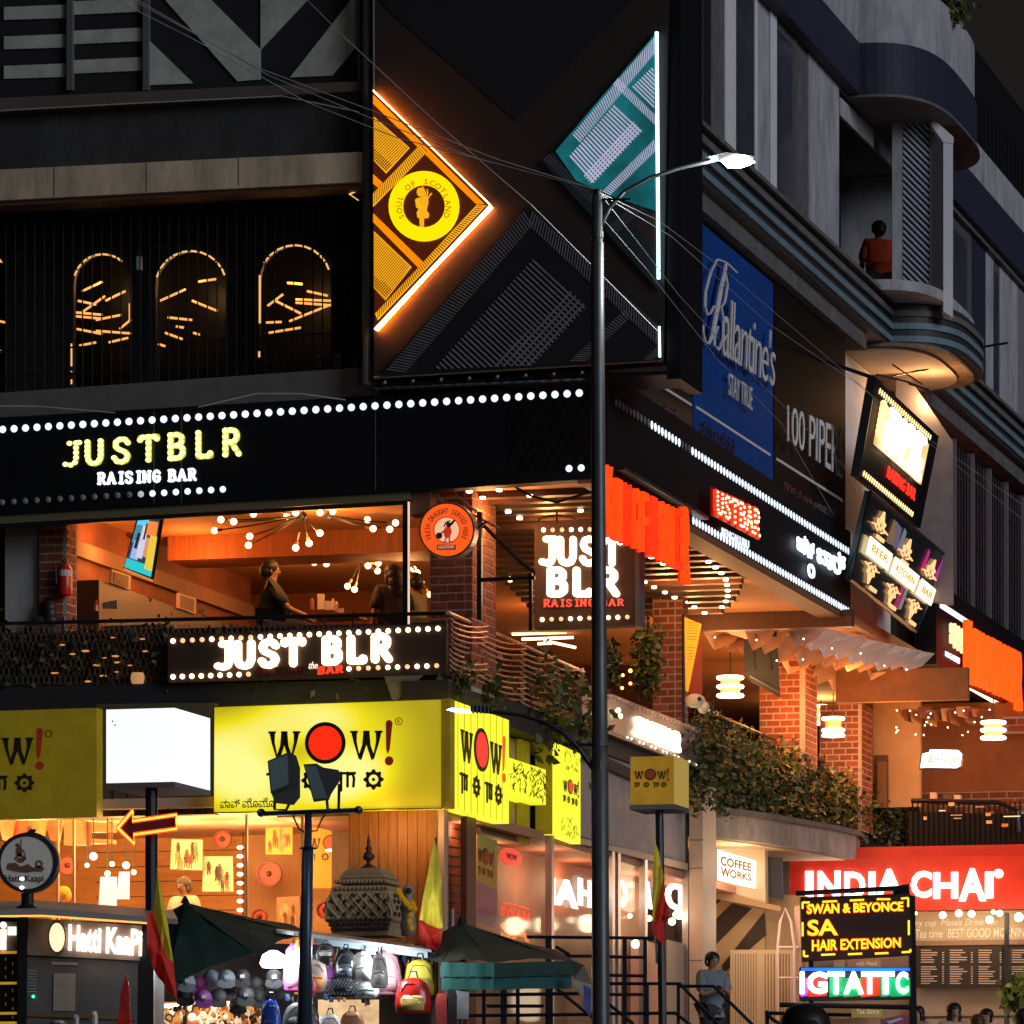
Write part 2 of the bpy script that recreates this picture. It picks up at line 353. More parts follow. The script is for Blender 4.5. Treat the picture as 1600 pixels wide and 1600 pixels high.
# dark upper bar behind a barred front
bp("bar_floor", MB().panel(L, [(-60, 618), (590, 572), (590, 622), (-60, 655)], -.03, 3.4), mat("grey_ledge", (.13, .125, .12), .85, noise=.3))
AO = -1.6
def archpoly(x0, x1, yt, yb):
    w = (x1-x0)/2; cx = (x0+x1)/2; return [(x0, yb)]+[(cx-w*math.cos(math.pi*k/12), yt+w-w*math.sin(math.pi*k/12)) for k in range(13)]+[(x1, yb)]
arches = [(-60, 8, 392, 560), (115, 206, 397, 560), (243, 354, 392, 560), (405, 517, 383, 560)]
xs = [-90, -60]; wallpx = []
prev = -120
for a in arches:
    wallpx.append((prev, a[0])); prev = a[1]
wallpx.append((prev, 582))
wb = MB()
for x0, x1 in wallpx: wb.panel(L, [(x0, 300), (x1, 300), (x1, 620), (x0, 620)], AO, .12)
for x0, x1, yt, yb in arches:      # wall above each arch, cut to the curve
    ap = archpoly(x0, x1, yt, yb)[1:-1]
    for i in range(len(ap)-1): wb.panel(L, [(ap[i][0], 300), (ap[i+1][0], 300), ap[i+1], ap[i]], AO, .12)
bp("arcade_wall", wb, mat("black_arcade_paint", (.008, .007, .007), .7))
bp("inner_back_wall", MB().panel(L, [(-120, 250), (590, 250), (590, 640), (-120, 640)], -5, .1), mat("brown_panelled_wall", (.10, .035, .015), .7, noise=.6, ns=1.2))
bp("ceiling", MB().box(L, -14, -3.9, L.z(300, 305), L.z(300, 305)+.1, -5, 0), GLOSSB)
ARC = em("amber_led_strip", (1, .55, .18), .95); ARCT = em("amber_led_tube", (1, .46, .12), 1.0)
for (x0, x1, yt, yb), lo, hi in zip(arches[1:], (1, 1, 2), (9, 11, 11)):
    ap = archpoly(x0, x1, yt, yb)[1:-1]
    for i in range(lo, hi):
        a, b = ap[i], ap[i+1]; bp("arch_light", MB().tube([L.P(*a, AO+.05), L.P(a[0]*.25+b[0]*.75, a[1]*.25+b[1]*.75, AO+.05)], .016, 4), ARC)
for a, b in (((112, 537), (112, 572)), ((112, 580), (112, 584)), ((112, 593), (112, 600)), ((406, 430), (406, 505)), ((405, 549), (405, 558))): bp("arch_light", MB().tube([L.P(*a, AO+.06), L.P(*b, AO+.06)], .018, 4), ARC)
for i, (a, b) in enumerate((((128, 488), (164, 463)), ((116, 488), (160, 492)), ((116, 494), (160, 498)), ((120, 514), (160, 522)), ((150, 517), (205, 521)), ((187, 514), (205, 499)), ((203, 474), (203, 500)), ((124, 540), (150, 535)), ((418, 478), (442, 460)), ((449, 442), (473, 444)), ((462, 468), (517, 470)), ((462, 473), (517, 477)), ((452, 502), (517, 476)), ((416, 504), (440, 503)), ((275, 510), (287, 512)), ((302, 520), (312, 523)), ((250, 470), (290, 452)), ((262, 496), (300, 500)), ((300, 470), (340, 486)), ((258, 520), (285, 530)), ((310, 440), (338, 436)), ((128, 455), (160, 440)), ((122, 470), (150, 476)), ((150, 500), (190, 492)), ((165, 470), (196, 455)), ((170, 535), (200, 528)), ((420, 520), (470, 512)), ((430, 470), (470, 490)), ((480, 455), (512, 462)), ((246, 537), (258, 541)), ((0, 405), (9, 405)), ((0, 408), (9, 410)), ((0, 502), (9, 504)), ((0, 548), (2, 549)))):
    bp("ceiling_light_tube", MB().tube([L.P(*a, -2.6), L.P(*b, -2.6)], .02, 4), ARCT)
bp("amber_glow_patch", MB().panel(L, [(118, 425), (160, 440), (160, 465), (118, 455)], -4.4, .05), em("amber_glow_panel", (.6, .16, .03), .5))  # glowing sheets paint the amber light and reflections inside the arches
bp("amber_glow_patch", MB().panel(L, [(276, 450), (300, 450), (300, 482), (276, 472)], -4.4, .05), MATS["amber_glow_panel"])
bp("amber_glow_patch", MB().panel(L, [(190, 480), (203, 470), (203, 512), (180, 512)], -4.4, .05), MATS["amber_glow_panel"])
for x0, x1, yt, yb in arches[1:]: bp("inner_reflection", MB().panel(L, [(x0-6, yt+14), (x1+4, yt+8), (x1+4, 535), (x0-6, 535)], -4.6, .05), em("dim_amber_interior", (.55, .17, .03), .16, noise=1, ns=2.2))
for pts in ([(155, 395), (182, 400), (182, 412), (160, 408)], [(118, 470), (145, 452), (160, 450), (130, 476)], [(315, 402), (325, 402), (325, 440), (316, 440)], [(418, 470), (440, 452), (452, 456), (425, 480)], [(455, 498), (505, 470), (512, 478), (470, 505)], [(205, 470), (196, 500), (188, 505), (198, 470)]): bp("amber_glow_patch", MB().panel(L, pts, -4.3, .05), em("amber_reflection", (.8, .26, .04), .55, noise=.6, ns=4))  # more amber reflections painted as glowing patches
for x in range(-6, 582, 15):
    bp("railing_bar", MB().tube([L.P(x, 300-x*.03, -.35), L.P(x, 618-x*.05, -.35)], .012, 4), DKMET)
for y in (395, 545, 585): bp("railing_rail", MB().tube([L.P(-40, y+6, -.35), L.P(582, y-28, -.35)], .016, 4), DKMET)
LW = P(300, 560, 84)
# folding chairs and hanging lamps half seen inside the dark bar
for i, x in enumerate((500, 527, 552)):
    t = thing("bar_stool", "%s of three pale-backed stools behind the dark railing beside the glowing diamond" % ("leftmost", "middle one", "rightmost")[i], "stool", L.P(x, 600, -1), "stools behind the dark railing")
    part("backrest", MB().panel(L, [(x-6, 553), (x+7, 551), (x+7, 573), (x-6, 575)], -1, .03), mat("taupe_fabric", (.16, .14, .12), .8), t)
    for dx in (-5, 6): part("leg", MB().tube([L.P(x+dx, 574, -1.02), L.P(x+dx, 604, -1.02)], .015, 4), DKMET, t)
t = thing("wall_lantern", "small pale lantern hung high between the first two lit arches", "lantern", L.P(216, 420, -.5))
part("lamp_body", MB().panel(L, [(213, 400), (220, 400), (220, 421), (213, 421)], -.5, .08), mat("pale_lantern_glass", (.35, .38, .38), .4), t); part("hanger", MB().tube([L.P(216, 385, -.54), L.P(216, 400, -.54)], .02, 4), DKMET, t)
solo("neon_corner_mark", fit(G().stroke([(0, 0), (10, -4)], 1.5).stroke([(0, 0), (12, 9)], 1.5), quad(L, 545, 560, 298, 314, -.2), L.n, .03), ARC, "small amber neon tick at the right end of the cream band", "neon light")
# ================================================================== fascia sign, left face
S = thing("fascia_sign", "long black street-facing fascia with white lamp rows and yellow-green bulb letters", "sign", L.P(400, 780))
part("board", MB().panel(L, [(-60, 656), (925, 598), (925, 748), (640, 768), (-60, 808)], 0, .35), BLK, S)
part("bottom_trim", MB().panel(L, [(-60, 808), (640, 768), (640, 780), (-60, 822)], -.05, .3), mat("olive_trim", (.13, .12, .06), .6), S)
part("bottom_pipe", MB().tube([L.P(-60, 826, -.1), L.P(640, 785, -.1)], .04, 6), DKMET, S)
for x in (283, 586, 240): part("board_joint", MB().panel(L, [(x, 656-x*.059), (x+1, 656-x*.059), (x+1, 802-x*.06), (x, 802-x*.06)], .004, .004), GREY, S)
bulbrow(L, S, (4, 671), (905, 614), 50, .062, .01, lambda i: LED)
bulbrow(L, S, (-15, 786), (348, 764.5), 21, .055, .01, lambda i: LED if i > 13 else (LEDOFF if i < 13 else em("fading_led", (.5, .58, .66), .7)))
bulbrow(L, S, (889, 732), (908, 731), 2, .058, .01, lambda i: LED)
YG = em("yellow_green_letter", (.62, .62, .03), .55); YGD = em("dim_yellow_letter", (.10, .085, .01), .5); YB = em("yellow_letter_bulb", (1, 1, .32), 1.7)
it, wd = slabtext("JUSTBLR", 2.6, 12.4); it = [(g_, x_, c_) for g_, x_, c_ in it]
fit_line(L, it, wd-1.5, quad4(L, [(97, 690), (381, 666), (381, 713), (97, 732)], .03), [YGD]+[YG]*6, S, .05, bulbs=1.25, bm=YB)
it, wd = slabtext("RAISING BAR", 2.9, 11, 2.2)
fit_line(L, it, wd, quad4(L, [(151, 738), (308, 731), (308, 751), (151, 758)], .03), em("cool_white_letter", (.8, .88, 1), 1.5), S, .04)
# ================================================================== big advertising hoarding over the corner
H = thing("advertising_hoarding", "huge dark hoarding over the corner with orange half diamond, teal triangle and black tartan diamond", "hoarding", L.P(810, 590))
o_ = .45
part("backing_board", MB().panel(L, [(582, -40), (1045, -40), (1036, 564), (584, 592)], o_, .5), mat("dark_brown_hoarding_vinyl", (.028, .018, .014), .6, noise=.25, ns=1), H)
part("side_frame", MB().box(L, L.s(1041, o_), L.s(1062, o_), L.z(1040, 592, o_), 31, -1.2, o_-.05), GLOSSB, H)
part("edge_frame", MB().tube([L.P(583, -40, o_+.05), L.P(585, 515, o_+.05)], .02, 4), GREY, H)
part("bottom_frame", MB().tube([L.P(584, 590, o_+.02), L.P(1033, 563, o_+.02)], .022, 5), mat("frame_grey", (.3, .29, .27), .5), H)
part("dark_chevron_print", MB().panel(L, [(612, 20), (560, -40), (1030, -40), (976, 14), (806, 188)], o_+.02, .01), mat("near_black_vinyl", (.008, .008, .011), .6), H)
mar = em("backlit_maroon", (.055, .008, .002), 1); ora = em("backlit_orange", (1, .27, .0), 1.0, noise=.25, ns=.8); yel = em("backlit_yellow", (1, .72, .0), 1.05); ylo = em("backlit_amber", (1, .43, .01), 1.0, noise=.15, ns=1)
D = part("orange_diamond", MB().panel(L, [(582, 142), (766, 321), (586, 514)], o_+.1, .1), mar, H)
def dg(pts, m, n="printed_band", e=.11, par=None): return part(n, MB().panel(L, pts, o_+e, .01), m, par or D)
def hatch(q, n, m, duty=.45, e=.125, par=None, name="printed_hatching", dens=None):    # q: 4 px corners; lines run from edge 0-1 to edge 3-2
    g_ = G()
    lp = lambda a, b, t: (a[0]+(b[0]-a[0])*t, a[1]+(b[1]-a[1])*t)
    for i in range(n):
        t0 = i/n; t1 = (i+duty)/n; g_.poly([lp(q[0], q[1], t0), lp(q[0], q[1], t1), lp(q[3], q[2], t1), lp(q[3], q[2], t0)])
    return art(L, g_, m, par or D, name, o_+e, .003)
def clipstripes(poly, p0, p1, pitch, w, m, e=.125, par=None, name="printed_hatching"):   # parallel lines along p0-p1, cut to a convex outline
    dx, dy = p1[0]-p0[0], p1[1]-p0[1]; l_ = math.hypot(dx, dy); dx /= l_; dy /= l_; nx, ny = -dy, dx; g_ = G()
    ts = [p[0]*nx+p[1]*ny for p in poly]; t = min(ts)+pitch*.5
    def cut(t):
        hs_ = []
        for i in range(len(poly)):
            a, b = poly[i], poly[(i+1) % len(poly)]; ta, tb = a[0]*nx+a[1]*ny-t, b[0]*nx+b[1]*ny-t
            if ta*tb < 0: k = ta/(ta-tb); x, y = a[0]+(b[0]-a[0])*k, a[1]+(b[1]-a[1])*k; hs_.append((x*dx+y*dy, x, y))
        hs_.sort(); return hs_
    while t < max(ts)-w:
        a, b = cut(t), cut(t+w)
        if len(a) > 1 and len(b) > 1: g_.poly([a[0][1:], a[-1][1:], b[-1][1:], b[0][1:]])
        t += pitch
    return art(L, g_, m, par or D, name, o_+e, .003)
dg([(583, 148), (757, 319), (744, 319), (583, 162)], ora)
dg([(656, 226), (667, 237), (583, 323), (583, 302)], ylo); hatch([(656, 226), (583, 300), (583, 321), (667, 237)], 30, mar, .35)
dg([(583, 333), (663, 411), (655, 420), (583, 347)], ora); dg([(583, 272), (601, 288), (594, 296), (583, 287)], ora)
dg([(745, 320), (760, 320), (590, 500), (586, 490)], ylo); hatch([(748, 319), (588, 486), (588, 500), (760, 320)], 60, mar, .4)
dg([(584, 182), (640, 231), (603, 271), (584, 251)], ylo); clipstripes([(584, 184), (638, 231), (603, 268), (584, 250)], (0, 0), (1, -1.05), 3.4, 1.1, mar); clipstripes([(584, 230), (612, 258), (603, 268), (584, 250)], (0, 0), (1, .95), 3.4, 1.1, mar, .13)
dg([(584, 361), (643, 417), (602, 469), (584, 450)], ylo); clipstripes([(584, 363), (641, 417), (602, 467), (584, 450)], (0, 0), (1, -1.2), 3.2, 1.0, mar); clipstripes([(584, 430), (613, 452), (602, 467), (584, 450)], (0, 0), (1, .95), 3.2, 1.0, mar, .13)
rg = art(L, G().ring(662, 322, 33, 55), yel, D, "emblem_ring", o_+.14, .03)
art(L, arc_text("SOUL OF SCOTLAND", 662, 322, 38.5, 8.5, -2.02, 1.95), mat("ring_lettering", (.45, .22, .0), .6, emit=.6, ecol=(.5, .25, 0)), rg, "ring_lettering", o_+.155, .01)
pg = G(); pg.disc(656.5, 300, 5.4, 7); pg.poly([(650, 310), (658, 308), (668, 308), (669, 316), (666, 328), (670, 334), (669, 340), (664, 341), (652, 340), (651, 332), (654, 326), (650, 324), (649, 315)])
pg.poly([(655, 340), (662, 340), (662, 352), (660, 356), (656, 356)]); pg.stroke([(650, 313), (655, 322), (661, 323)], 3.4); pg.stroke([(664, 308), (664, 300), (660, 292)], 1.8); pg.stroke([(666, 309), (668, 300), (667, 296)], 1.5); pg.stroke([(668, 310), (672, 304), (674, 302)], 1.5); pg.stroke([(662, 302), (660, 306), (664, 308)], 2)
art(L, pg, ylo, D, "piper_figure", o_+.14, .02)
LS1 = em("yellow_edge_led", (1, .80, .35), 4); LS2 = em("cyan_white_edge_led", (.55, .9, 1), 3.2); LGO = em("orange_halo_led", (1, .20, .01), 110)
part("edge_light", MB().tube([L.P(583, 141, o_+.12), L.P(767, 321, o_+.12)], .012, 5), LS1, H)
part("edge_light", MB().tube([L.P(768, 322, o_+.12), L.P(586, 515, o_+.12)], [.045, .03], 5), LS1, H)
part("hidden_edge_light", MB().tube([L.P(585, 144, o_+.06), L.P(768, 324, o_+.06), L.P(590, 517, o_+.06)], .013, 5), LGO, H)
tea = em("backlit_teal", (.008, .14, .16), .8, noise=.8, ns=.7); lav = em("backlit_lavender", (.50, .48, .66), .8, noise=.3, ns=.8); dk2 = mat("charcoal_vinyl_lines", (.13, .12, .15), .6)
D2 = part("teal_triangle", MB().panel(L, [(1026, 50), (1027, 330), (960, 308), (900, 282), (868, 236)], o_+.1, .1), tea, H)
part("unlit_tail", MB().panel(L, [(868, 236), (900, 282), (960, 308), (1027, 330), (1028, 452), (845, 250)], o_+.08, .06), mat("unlit_teal_vinyl", (.02, .035, .04), .6, noise=.4), H)
hatch([(1022, 58), (893, 212), (905, 224), (1022, 84)], 44, lav, .5, par=D2); hatch([(958, 132), (1024, 196), (1024, 180), (966, 122)], 24, lav, .5, par=D2)
hatch([(959, 164), (888, 246), (925, 288), (1003, 205)], 20, lav, .5, par=D2); hatch([(990, 190), (1003, 205), (925, 288), (912, 275)], 4, lav, .45, par=D2, e=.13)
clipstripes([(1020, 104), (986, 137), (1022, 172), (1023, 120)], (0, 0), (1, .98), 5, 2.4, lav, par=D2)
hatch([(1022, 218), (940, 300), (952, 306), (1024, 236)], 30, lav, .5, par=D2)
hatch([(860, 240), (935, 312), (928, 322), (848, 250)], 24, dk2, .4, par=H, e=.09); hatch([(1020, 290), (950, 355), (962, 366), (1026, 308)], 26, dk2, .45, par=H, e=.09)
hatch([(1026, 330), (985, 350), (1012, 378), (1026, 372)], 8, mat("rust_vinyl_lines", (.11, .05, .04), .6), .5, par=H, e=.09)
part("edge_light", MB().tube([L.P(1026, 50, o_+.12), L.P(1029, 436, o_+.12)], .03, 5), LS2, H)
part("edge_light", MB().tube([L.P(1030, 510, o_+.12), L.P(1031, 558, o_+.12)], .02, 5), LS2, H)
D3 = part("black_diamond", MB().panel(L, [(825, 322), (1030, 508), (1031, 562), (592, 588)], o_+.1, .1), mat("black_tartan_vinyl", (.010, .010, .013), .5), H)
gl = mat("grey_tartan_lines", (.20, .20, .23), .6, noise=.3)
hatch([(818, 330), (602, 580), (632, 584), (832, 352)], 62, gl, .4, par=D3); hatch([(832, 330), (1028, 508), (1028, 540), (826, 352)], 52, gl, .4, par=D3)
clipstripes([(835, 402), (917, 478), (832, 571), (677, 577)], (835, 402), (917, 478), 7.2, 3, gl, par=D3)
clipstripes([(889, 452), (917, 478), (832, 571), (770, 573)], (917, 478), (832, 571), 9, 2.4, gl, .13, D3); hatch([(975, 484), (888, 566), (912, 566), (985, 496)], 24, gl, .4, par=D3, e=.13)
hatch([(1028, 540), (1004, 563), (1018, 563), (1028, 556)], 6, gl, .4, par=D3, e=.13)
for i in range(8):
    x = 590+i*44; part("support_bracket", MB().tube([L.P(x, 608-i*2.2, .1), L.P(x+12, 597-i*2.2, .5)], .03, 4), GREY, H)
part("soffit_board", MB().box(L, L.s(584, .4), L.s(1040, .4), L.z(800, 596, .4), L.z(800, 590, .4), -1, .4), GLOSSB, H)
bp("corner_wall", MB().box(L, L.s(580, -.3), 0-.1, L.z(800, 640), L.z(800, 585), -3, -.3), GLOSSB)
# ================================================================== right side, upper storey
zc = R.z(1326, 150)           # underside of the blue band
zb1 = R.z(1326, 70); zb2 = R.z(1365, 478)    # top of blue band / top of cornice
cb0, cb1 = R.z(1365, 545), zb2
def rs(px, o=0): return R.s(px, o)
def rwall(px0, px1, m, name="wall_panel", o=0, th=.03, z0=None, z1=None, par=None): return part(name, MB().box(R, rs(px0, o), rs(px1, o), z0 if z0 is not None else zb2-.1, z1 if z1 is not None else zc, o-th, o), m, par or B)
dkg = mat("dark_reflective_glass", (.07, .08, .11), .15, noise=.5, ns=1); FRM = mat("aluminium_window_frame", (.2, .21, .23), .4, .5)
bp("wall_backing", MB().box(R, 5.4, rs(1311), zb2-.1, zc, -.30, -.05), CONCD); bp("rear_mass", MB().box(R, 5.4, 60, zb2-.1, 31, -8, -1.8), GLOSSB)
rwall(1061, 1066, GREY); rwall(1066, 1077, CONC)
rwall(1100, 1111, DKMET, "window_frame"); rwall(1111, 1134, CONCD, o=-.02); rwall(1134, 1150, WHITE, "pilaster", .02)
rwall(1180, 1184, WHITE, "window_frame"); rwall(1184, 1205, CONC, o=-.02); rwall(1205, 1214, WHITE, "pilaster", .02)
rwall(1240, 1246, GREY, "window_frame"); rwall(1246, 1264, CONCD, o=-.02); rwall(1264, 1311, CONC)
for a, b in ((1077, 1100), (1150, 1180), (1214, 1240)):
    w = rwall(a, b, FRM, "window", -.015, .03); s0, s1 = rs(a), rs(b)
    part("pane", MB().box(R, s0+.12, s1-.12, zb2+.2, zc-.2, -.012, .0), dkg, w)
# louvre over the first window
lv = thing("louvre_shutter", "grey slatted louvre over the top of the window nearest the hoarding", "shutter", R.P(1088, 100, -.1))
for i in range(12):
    y = 4+i*7; part("slat", MB().panel(R, [(1078, y), (1099, y+17), (1099, y+20), (1078, y+3)], -.12, .03), FRM, lv)
part("slanted_strut", MB().tube([R.P(1078, 120, -.1), R.P(1099, 235, -.1)], .04, 5), DKMET, lv)
# bands above
def Rbox(name, s0, s1, z0, z1, o0, o1, m, par=None): return part(name, MB().box(R, s0, s1, z0, z1, o0, o1), m, par or B)
su = rs(1326)
Rbox("blue_band", 5.4, su, zc, zb1, -1, .25, NAVY); Rbox("pale_parapet", 5.4, su, zb1, R.z(1337, 0), -1, .2, CONC)
# rounded bays: a plan curve swept between two heights
def bay(s0, s1, p, z0, z1, e=.0, n=32, o0=0, round_=.62):
    pts = []
    for k in range(n+1):
        a = math.pi*k/n; c_ = math.cos(a); s_ = math.sin(a)
        pts.append((s0+(s1-s0)/2*(1-math.copysign(abs(c_)**round_, c_)), o0+(p+e)*s_**round_))
    lo = [R.W(a, z0, o) for a, o in pts]; hi = [R.W(a, z1, o) for a, o in pts]
    return MB().prism(lo, hi)
ub = thing("rounded_balcony", "upper rounded balcony with pale parapet and dark blue band, top right above the louvred screen", "balcony", R.W(24, zc, 0))
U0, U1 = su-.1, 28.6
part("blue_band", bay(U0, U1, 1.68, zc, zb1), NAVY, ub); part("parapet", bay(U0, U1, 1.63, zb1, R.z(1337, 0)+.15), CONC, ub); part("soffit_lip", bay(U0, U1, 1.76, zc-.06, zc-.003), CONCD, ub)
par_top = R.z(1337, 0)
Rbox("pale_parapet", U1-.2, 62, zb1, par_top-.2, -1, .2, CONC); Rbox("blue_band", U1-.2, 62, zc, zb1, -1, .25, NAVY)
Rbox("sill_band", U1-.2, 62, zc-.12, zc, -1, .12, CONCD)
tf = thing("roof_railing", "dark ornate railing on the far roof against the night sky at the right edge", "railing", R.W(45, par_top, 0))
part("top_rail", MB().tube([R.W(29, par_top+.95, .1), R.W(62, par_top+.95, .1)], .04, 5), DKMET, tf)
for i in range(60): part("baluster", MB().tube([R.W(29.5+i*.55, par_top-.2, .1), R.W(29.5+i*.55, par_top+.95, .1)], .02, 4), DKMET, tf)
# cornice with three pale blue stripes, then the lower bay
hC = cb1-cb0; LB = mat("pale_blue_stripe_paint", (.17, .27, .32), .6, noise=.3, ns=1.5); CD = mat("dark_cornice_paint", (.035, .037, .042), .6, noise=.3)
def cornice(s0, s1):
    Rbox("cornice", s0, s1, cb0, cb1, -.6, .38, CD); Rbox("cornice_cap", s0, s1, cb1, cb1+.08, -.6, .5, CONCD)
    for k in range(3): Rbox("cornice_stripe", s0, s1, cb0+hC*(.10+.3*k), cb0+hC*(.24+.3*k), .38, .43+.02*k, LB if k < 2 else CONCD)
B0, B1 = rs(1365)-.2, 28.8
cornice(5.4, B0); cornice(B1, 62)
Rbox("cornice_soffit", 5.4, 21.6, cb0-.35, cb0, -.6, .22, CONCD); Rbox("cornice_soffit", B1, 62, cb0-.35, cb0, -.6, .22, CONCD)
lb = thing("rounded_balcony", "lower rounded balcony with striped dark edge and an orange-lit underside above the tilted sign", "balcony", R.W(26, cb0, 0))
part("edge_band", bay(B0, B1, 1.66, cb0, cb1), CD, lb); part("floor_slab", bay(B0-1.6, B1, 1.56, cb1+.003, cb1+.22), CONC, lb)
for k in range(3): part("edge_stripe", bay(B0-.03, B1+.03, 1.70+.01*k, cb0+hC*(.10+.3*k), cb0+hC*(.24+.3*k)), LB if k < 2 else CONCD, lb)
part("soffit_rim", bay(B0-.6, B1-.05, 2.05, cb0-.08, cb0-.002, o0=-.5), mat("flaking_plaster", (.32, .22, .15), .95, noise=.7, ns=4, bump=.8), lb)
part("soffit", bay(B0-.5, B1-.5, 1.72, cb0-.13, cb0-.083, o0=-.5), mat("cream_soffit_paint", (.55, .46, .36), .8, noise=.15, ns=1.2), lb)
for pts in (((1395, 588), (1430, 580), (1450, 577)), ((1420, 600), (1452, 608)), ((1370, 585), (1420, 597), (1455, 612)), ((1395, 570), (1440, 600))):
    part("loose_cable", MB().tube([R.P(x, y, 1.1) for x, y in pts], .02, 4), DKMET, lb)
# open loggia between the bays
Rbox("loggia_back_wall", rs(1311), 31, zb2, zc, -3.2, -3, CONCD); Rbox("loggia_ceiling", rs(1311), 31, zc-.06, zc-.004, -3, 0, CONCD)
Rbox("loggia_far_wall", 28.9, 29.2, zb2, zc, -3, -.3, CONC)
Rbox("door_lintel", rs(1318), rs(1372), R.z(1345, 325), R.z(1345, 312), -2.4, -2.2, GREY)
Rbox("stair_soffit", 23, 27.5, zb2+1.0, zb2+1.25, -2.6, -1.9, WOODD)
part("raking_beam", MB().panel(R, [(1313, 152), (1397, 232), (1397, 262), (1313, 180)], -.02, .06), CONC, B)
bf = FF(104.5)
sc_ = thing("louvred_screen", "tall grey louvred screen with diagonal slats between the two rounded balconies", "screen", bf.P(1430, 470))
part("jamb", MB().panel(bf, [(1394, 168), (1410, 170), (1410, 462), (1394, 458)], .06, .15), CONC, sc_)
part("frame", MB().panel(bf, [(1410, 172), (1453, 185), (1453, 475), (1410, 462)], 0, .05), mat("slate_screen_back", (.02, .03, .055), .6), sc_)
for i in range(38):
    y = 150+i*10.4
    if y > 456: break
    x0, x1 = 1411, 1452; y1 = y+(x1-x0)*1.0
    if y < 172: x0 = 1411+(172-y); y = 172
    if y1 > 474: x1 = x0+(474-y); y1 = 474
    part("slat", MB().panel(bf, [(x0, y), (x1, y1), (x1, y1+4.6), (x0, y+4.6)], .03, .03), mat("pale_slat_paint", (.42, .46, .55), .6), sc_)
part("edge_strip", MB().panel(bf, [(1453, 180), (1456, 180), (1456, 476), (1453, 476)], .04, .05), mat("tan_edge", (.3, .24, .18), .6), sc_)
t = thing("white_column", "slim white column at the right end of the balcony opening", "column", bf.P(1481, 500))
part("shaft", MB().panel(bf, [(1474, 222), (1489, 222), (1489, 496), (1474, 486)], .3, .3), mat("bright_white_column_paint", (.75, .76, .82), .6), t); part("capital", MB().panel(bf, [(1456, 184), (1490, 214), (1490, 224), (1474, 222), (1456, 196)], .32, .34), WHITE, t)
part("bay_ring_wall", MB().panel(bf, [(1456, 196), (1474, 222), (1474, 488), (1456, 478)], -.5, .05), mat("shadow_grey_wall", (.045, .045, .05), .8), B)
# windows beyond the bay
for a, b, m, n_ in ((1489, 1512, FRM, "window"), (1512, 1518, GREY, "window_frame"), (1518, 1540, NAVY, "wall_panel"), (1540, 1552, CONC, "wall_panel"), (1552, 1562, FRM, "window"), (1562, 1590, CONC, "wall_panel"), (1590, 1720, mat("mauve_grey_render", (.25, .23, .27), .85, noise=.2), "wall_panel")):
    w = rwall(a, b, m, n_, 0 if n_ != "window" else -.01, .03)
    if n_ == "window": part("pane", MB().box(R, rs(a)+.15, rs(b)-.15, zb2+.3, zc-.4, -.008, .004), dkg, w)
t = solo("wall_pipe", MB().tube([R.P(1537, 542, .3), R.P(1574, 536, 1.2)], .03, 5), DKMET, "thin dark pipe sticking out beside the lower rounded balcony", "pipe")
# gold leaves on the roof edge
def leaves(name, label, cat, centers, n, size, cols, parent=None, spread=(1, 1, 1), kind=None, seed=3, frame=None):
    rnd = random.Random(seed); mbs = [MB() for _ in cols]
    for i in range(n):
        c_, r_ = rnd.choice(centers); d_ = Vector((rnd.gauss(0, .5)*spread[0], rnd.gauss(0, .5)*spread[1], rnd.gauss(0, .5)*spread[2]))*r_
        p_ = c_+d_; s_ = size*rnd.uniform(.4, 1.7); u = Vector((rnd.uniform(-1, 1), rnd.uniform(-1, 1), rnd.uniform(-1, .6))).normalized(); v = u.cross(Vector((rnd.uniform(-1, 1), rnd.uniform(-1, 1), .3))).normalized()
        rnd.choice(mbs).add([p_, p_+u*s_*.5+v*s_*.3, p_+u*s_, p_+u*s_*.5-v*s_*.3], [(0, 1, 2, 3)])
    return mbs
LG1 = mat("dark_green_leaf", (.018, .042, .009), .6, rand=0, noise=.3); LG2 = mat("olive_leaf", (.05, .085, .016), .6, noise=.3); LG3 = mat("dry_yellow_leaf", (.17, .13, .03), .6, noise=.3)
pl = thing("roof_plant", "yellowing plant hanging over the upper balcony parapet at the top right", "plant", R.W(25, par_top, 1.8))
mbs = leaves("", "", "", [(bf.P(1475, -4), .5), (bf.P(1485, 10), .35), (bf.P(1490, 22), .2), (bf.P(1378, 2), .15)], 420, .14, [1, 2], seed=5)
part("foliage", mbs[0], LG3, pl, kind='stuff'); part("dry_foliage", mbs[1], LG2, pl, kind='stuff')
part("stem", MB().tube([bf.P(1478, -30), bf.P(1480, 30)], .03, 5), WOODD, pl)
# ================================================================== posters under the cornice
def poster(name, label, px0, px1, m, z1=None, off=.06):
    t = thing(name, label, "billboard", R.W(rs((px0+px1)/2), R.z(px0, 600), off)); a, b = rs(px0, off), rs(px1, off)
    part("panel", MB().box(R, a, b, R.z(1208, 775, off)-.05, z1 or cb0-.38, off-.03, off), m, t); return t
bp("lower_band_wall", MB().box(R, 0, 20.9, zf+.05, cb0-.35, -1.6, -.1), mat("black_band_wall", (.02, .019, .02), .6, noise=.4))
bl = poster("blue_whisky_billboard", "tall blue billboard with white script lettering under the striped cornice", 1084, 1208, mat("royal_blue_vinyl", (.008, .07, .33), .7, spec=.15, noise=.3, ns=1, stretch=(3, 3, .5)), R.z(1084, 343))
WL = mat("white_raised_letter", (.8, .78, .76), .6); SIL = WL
bq = G()
bq.stroke([(1152, 426), (1136, 410), (1122, 405), (1112, 425), (1104, 455), (1103, 480), (1106, 492), (1111, 490), (1117, 478)], 1.8)
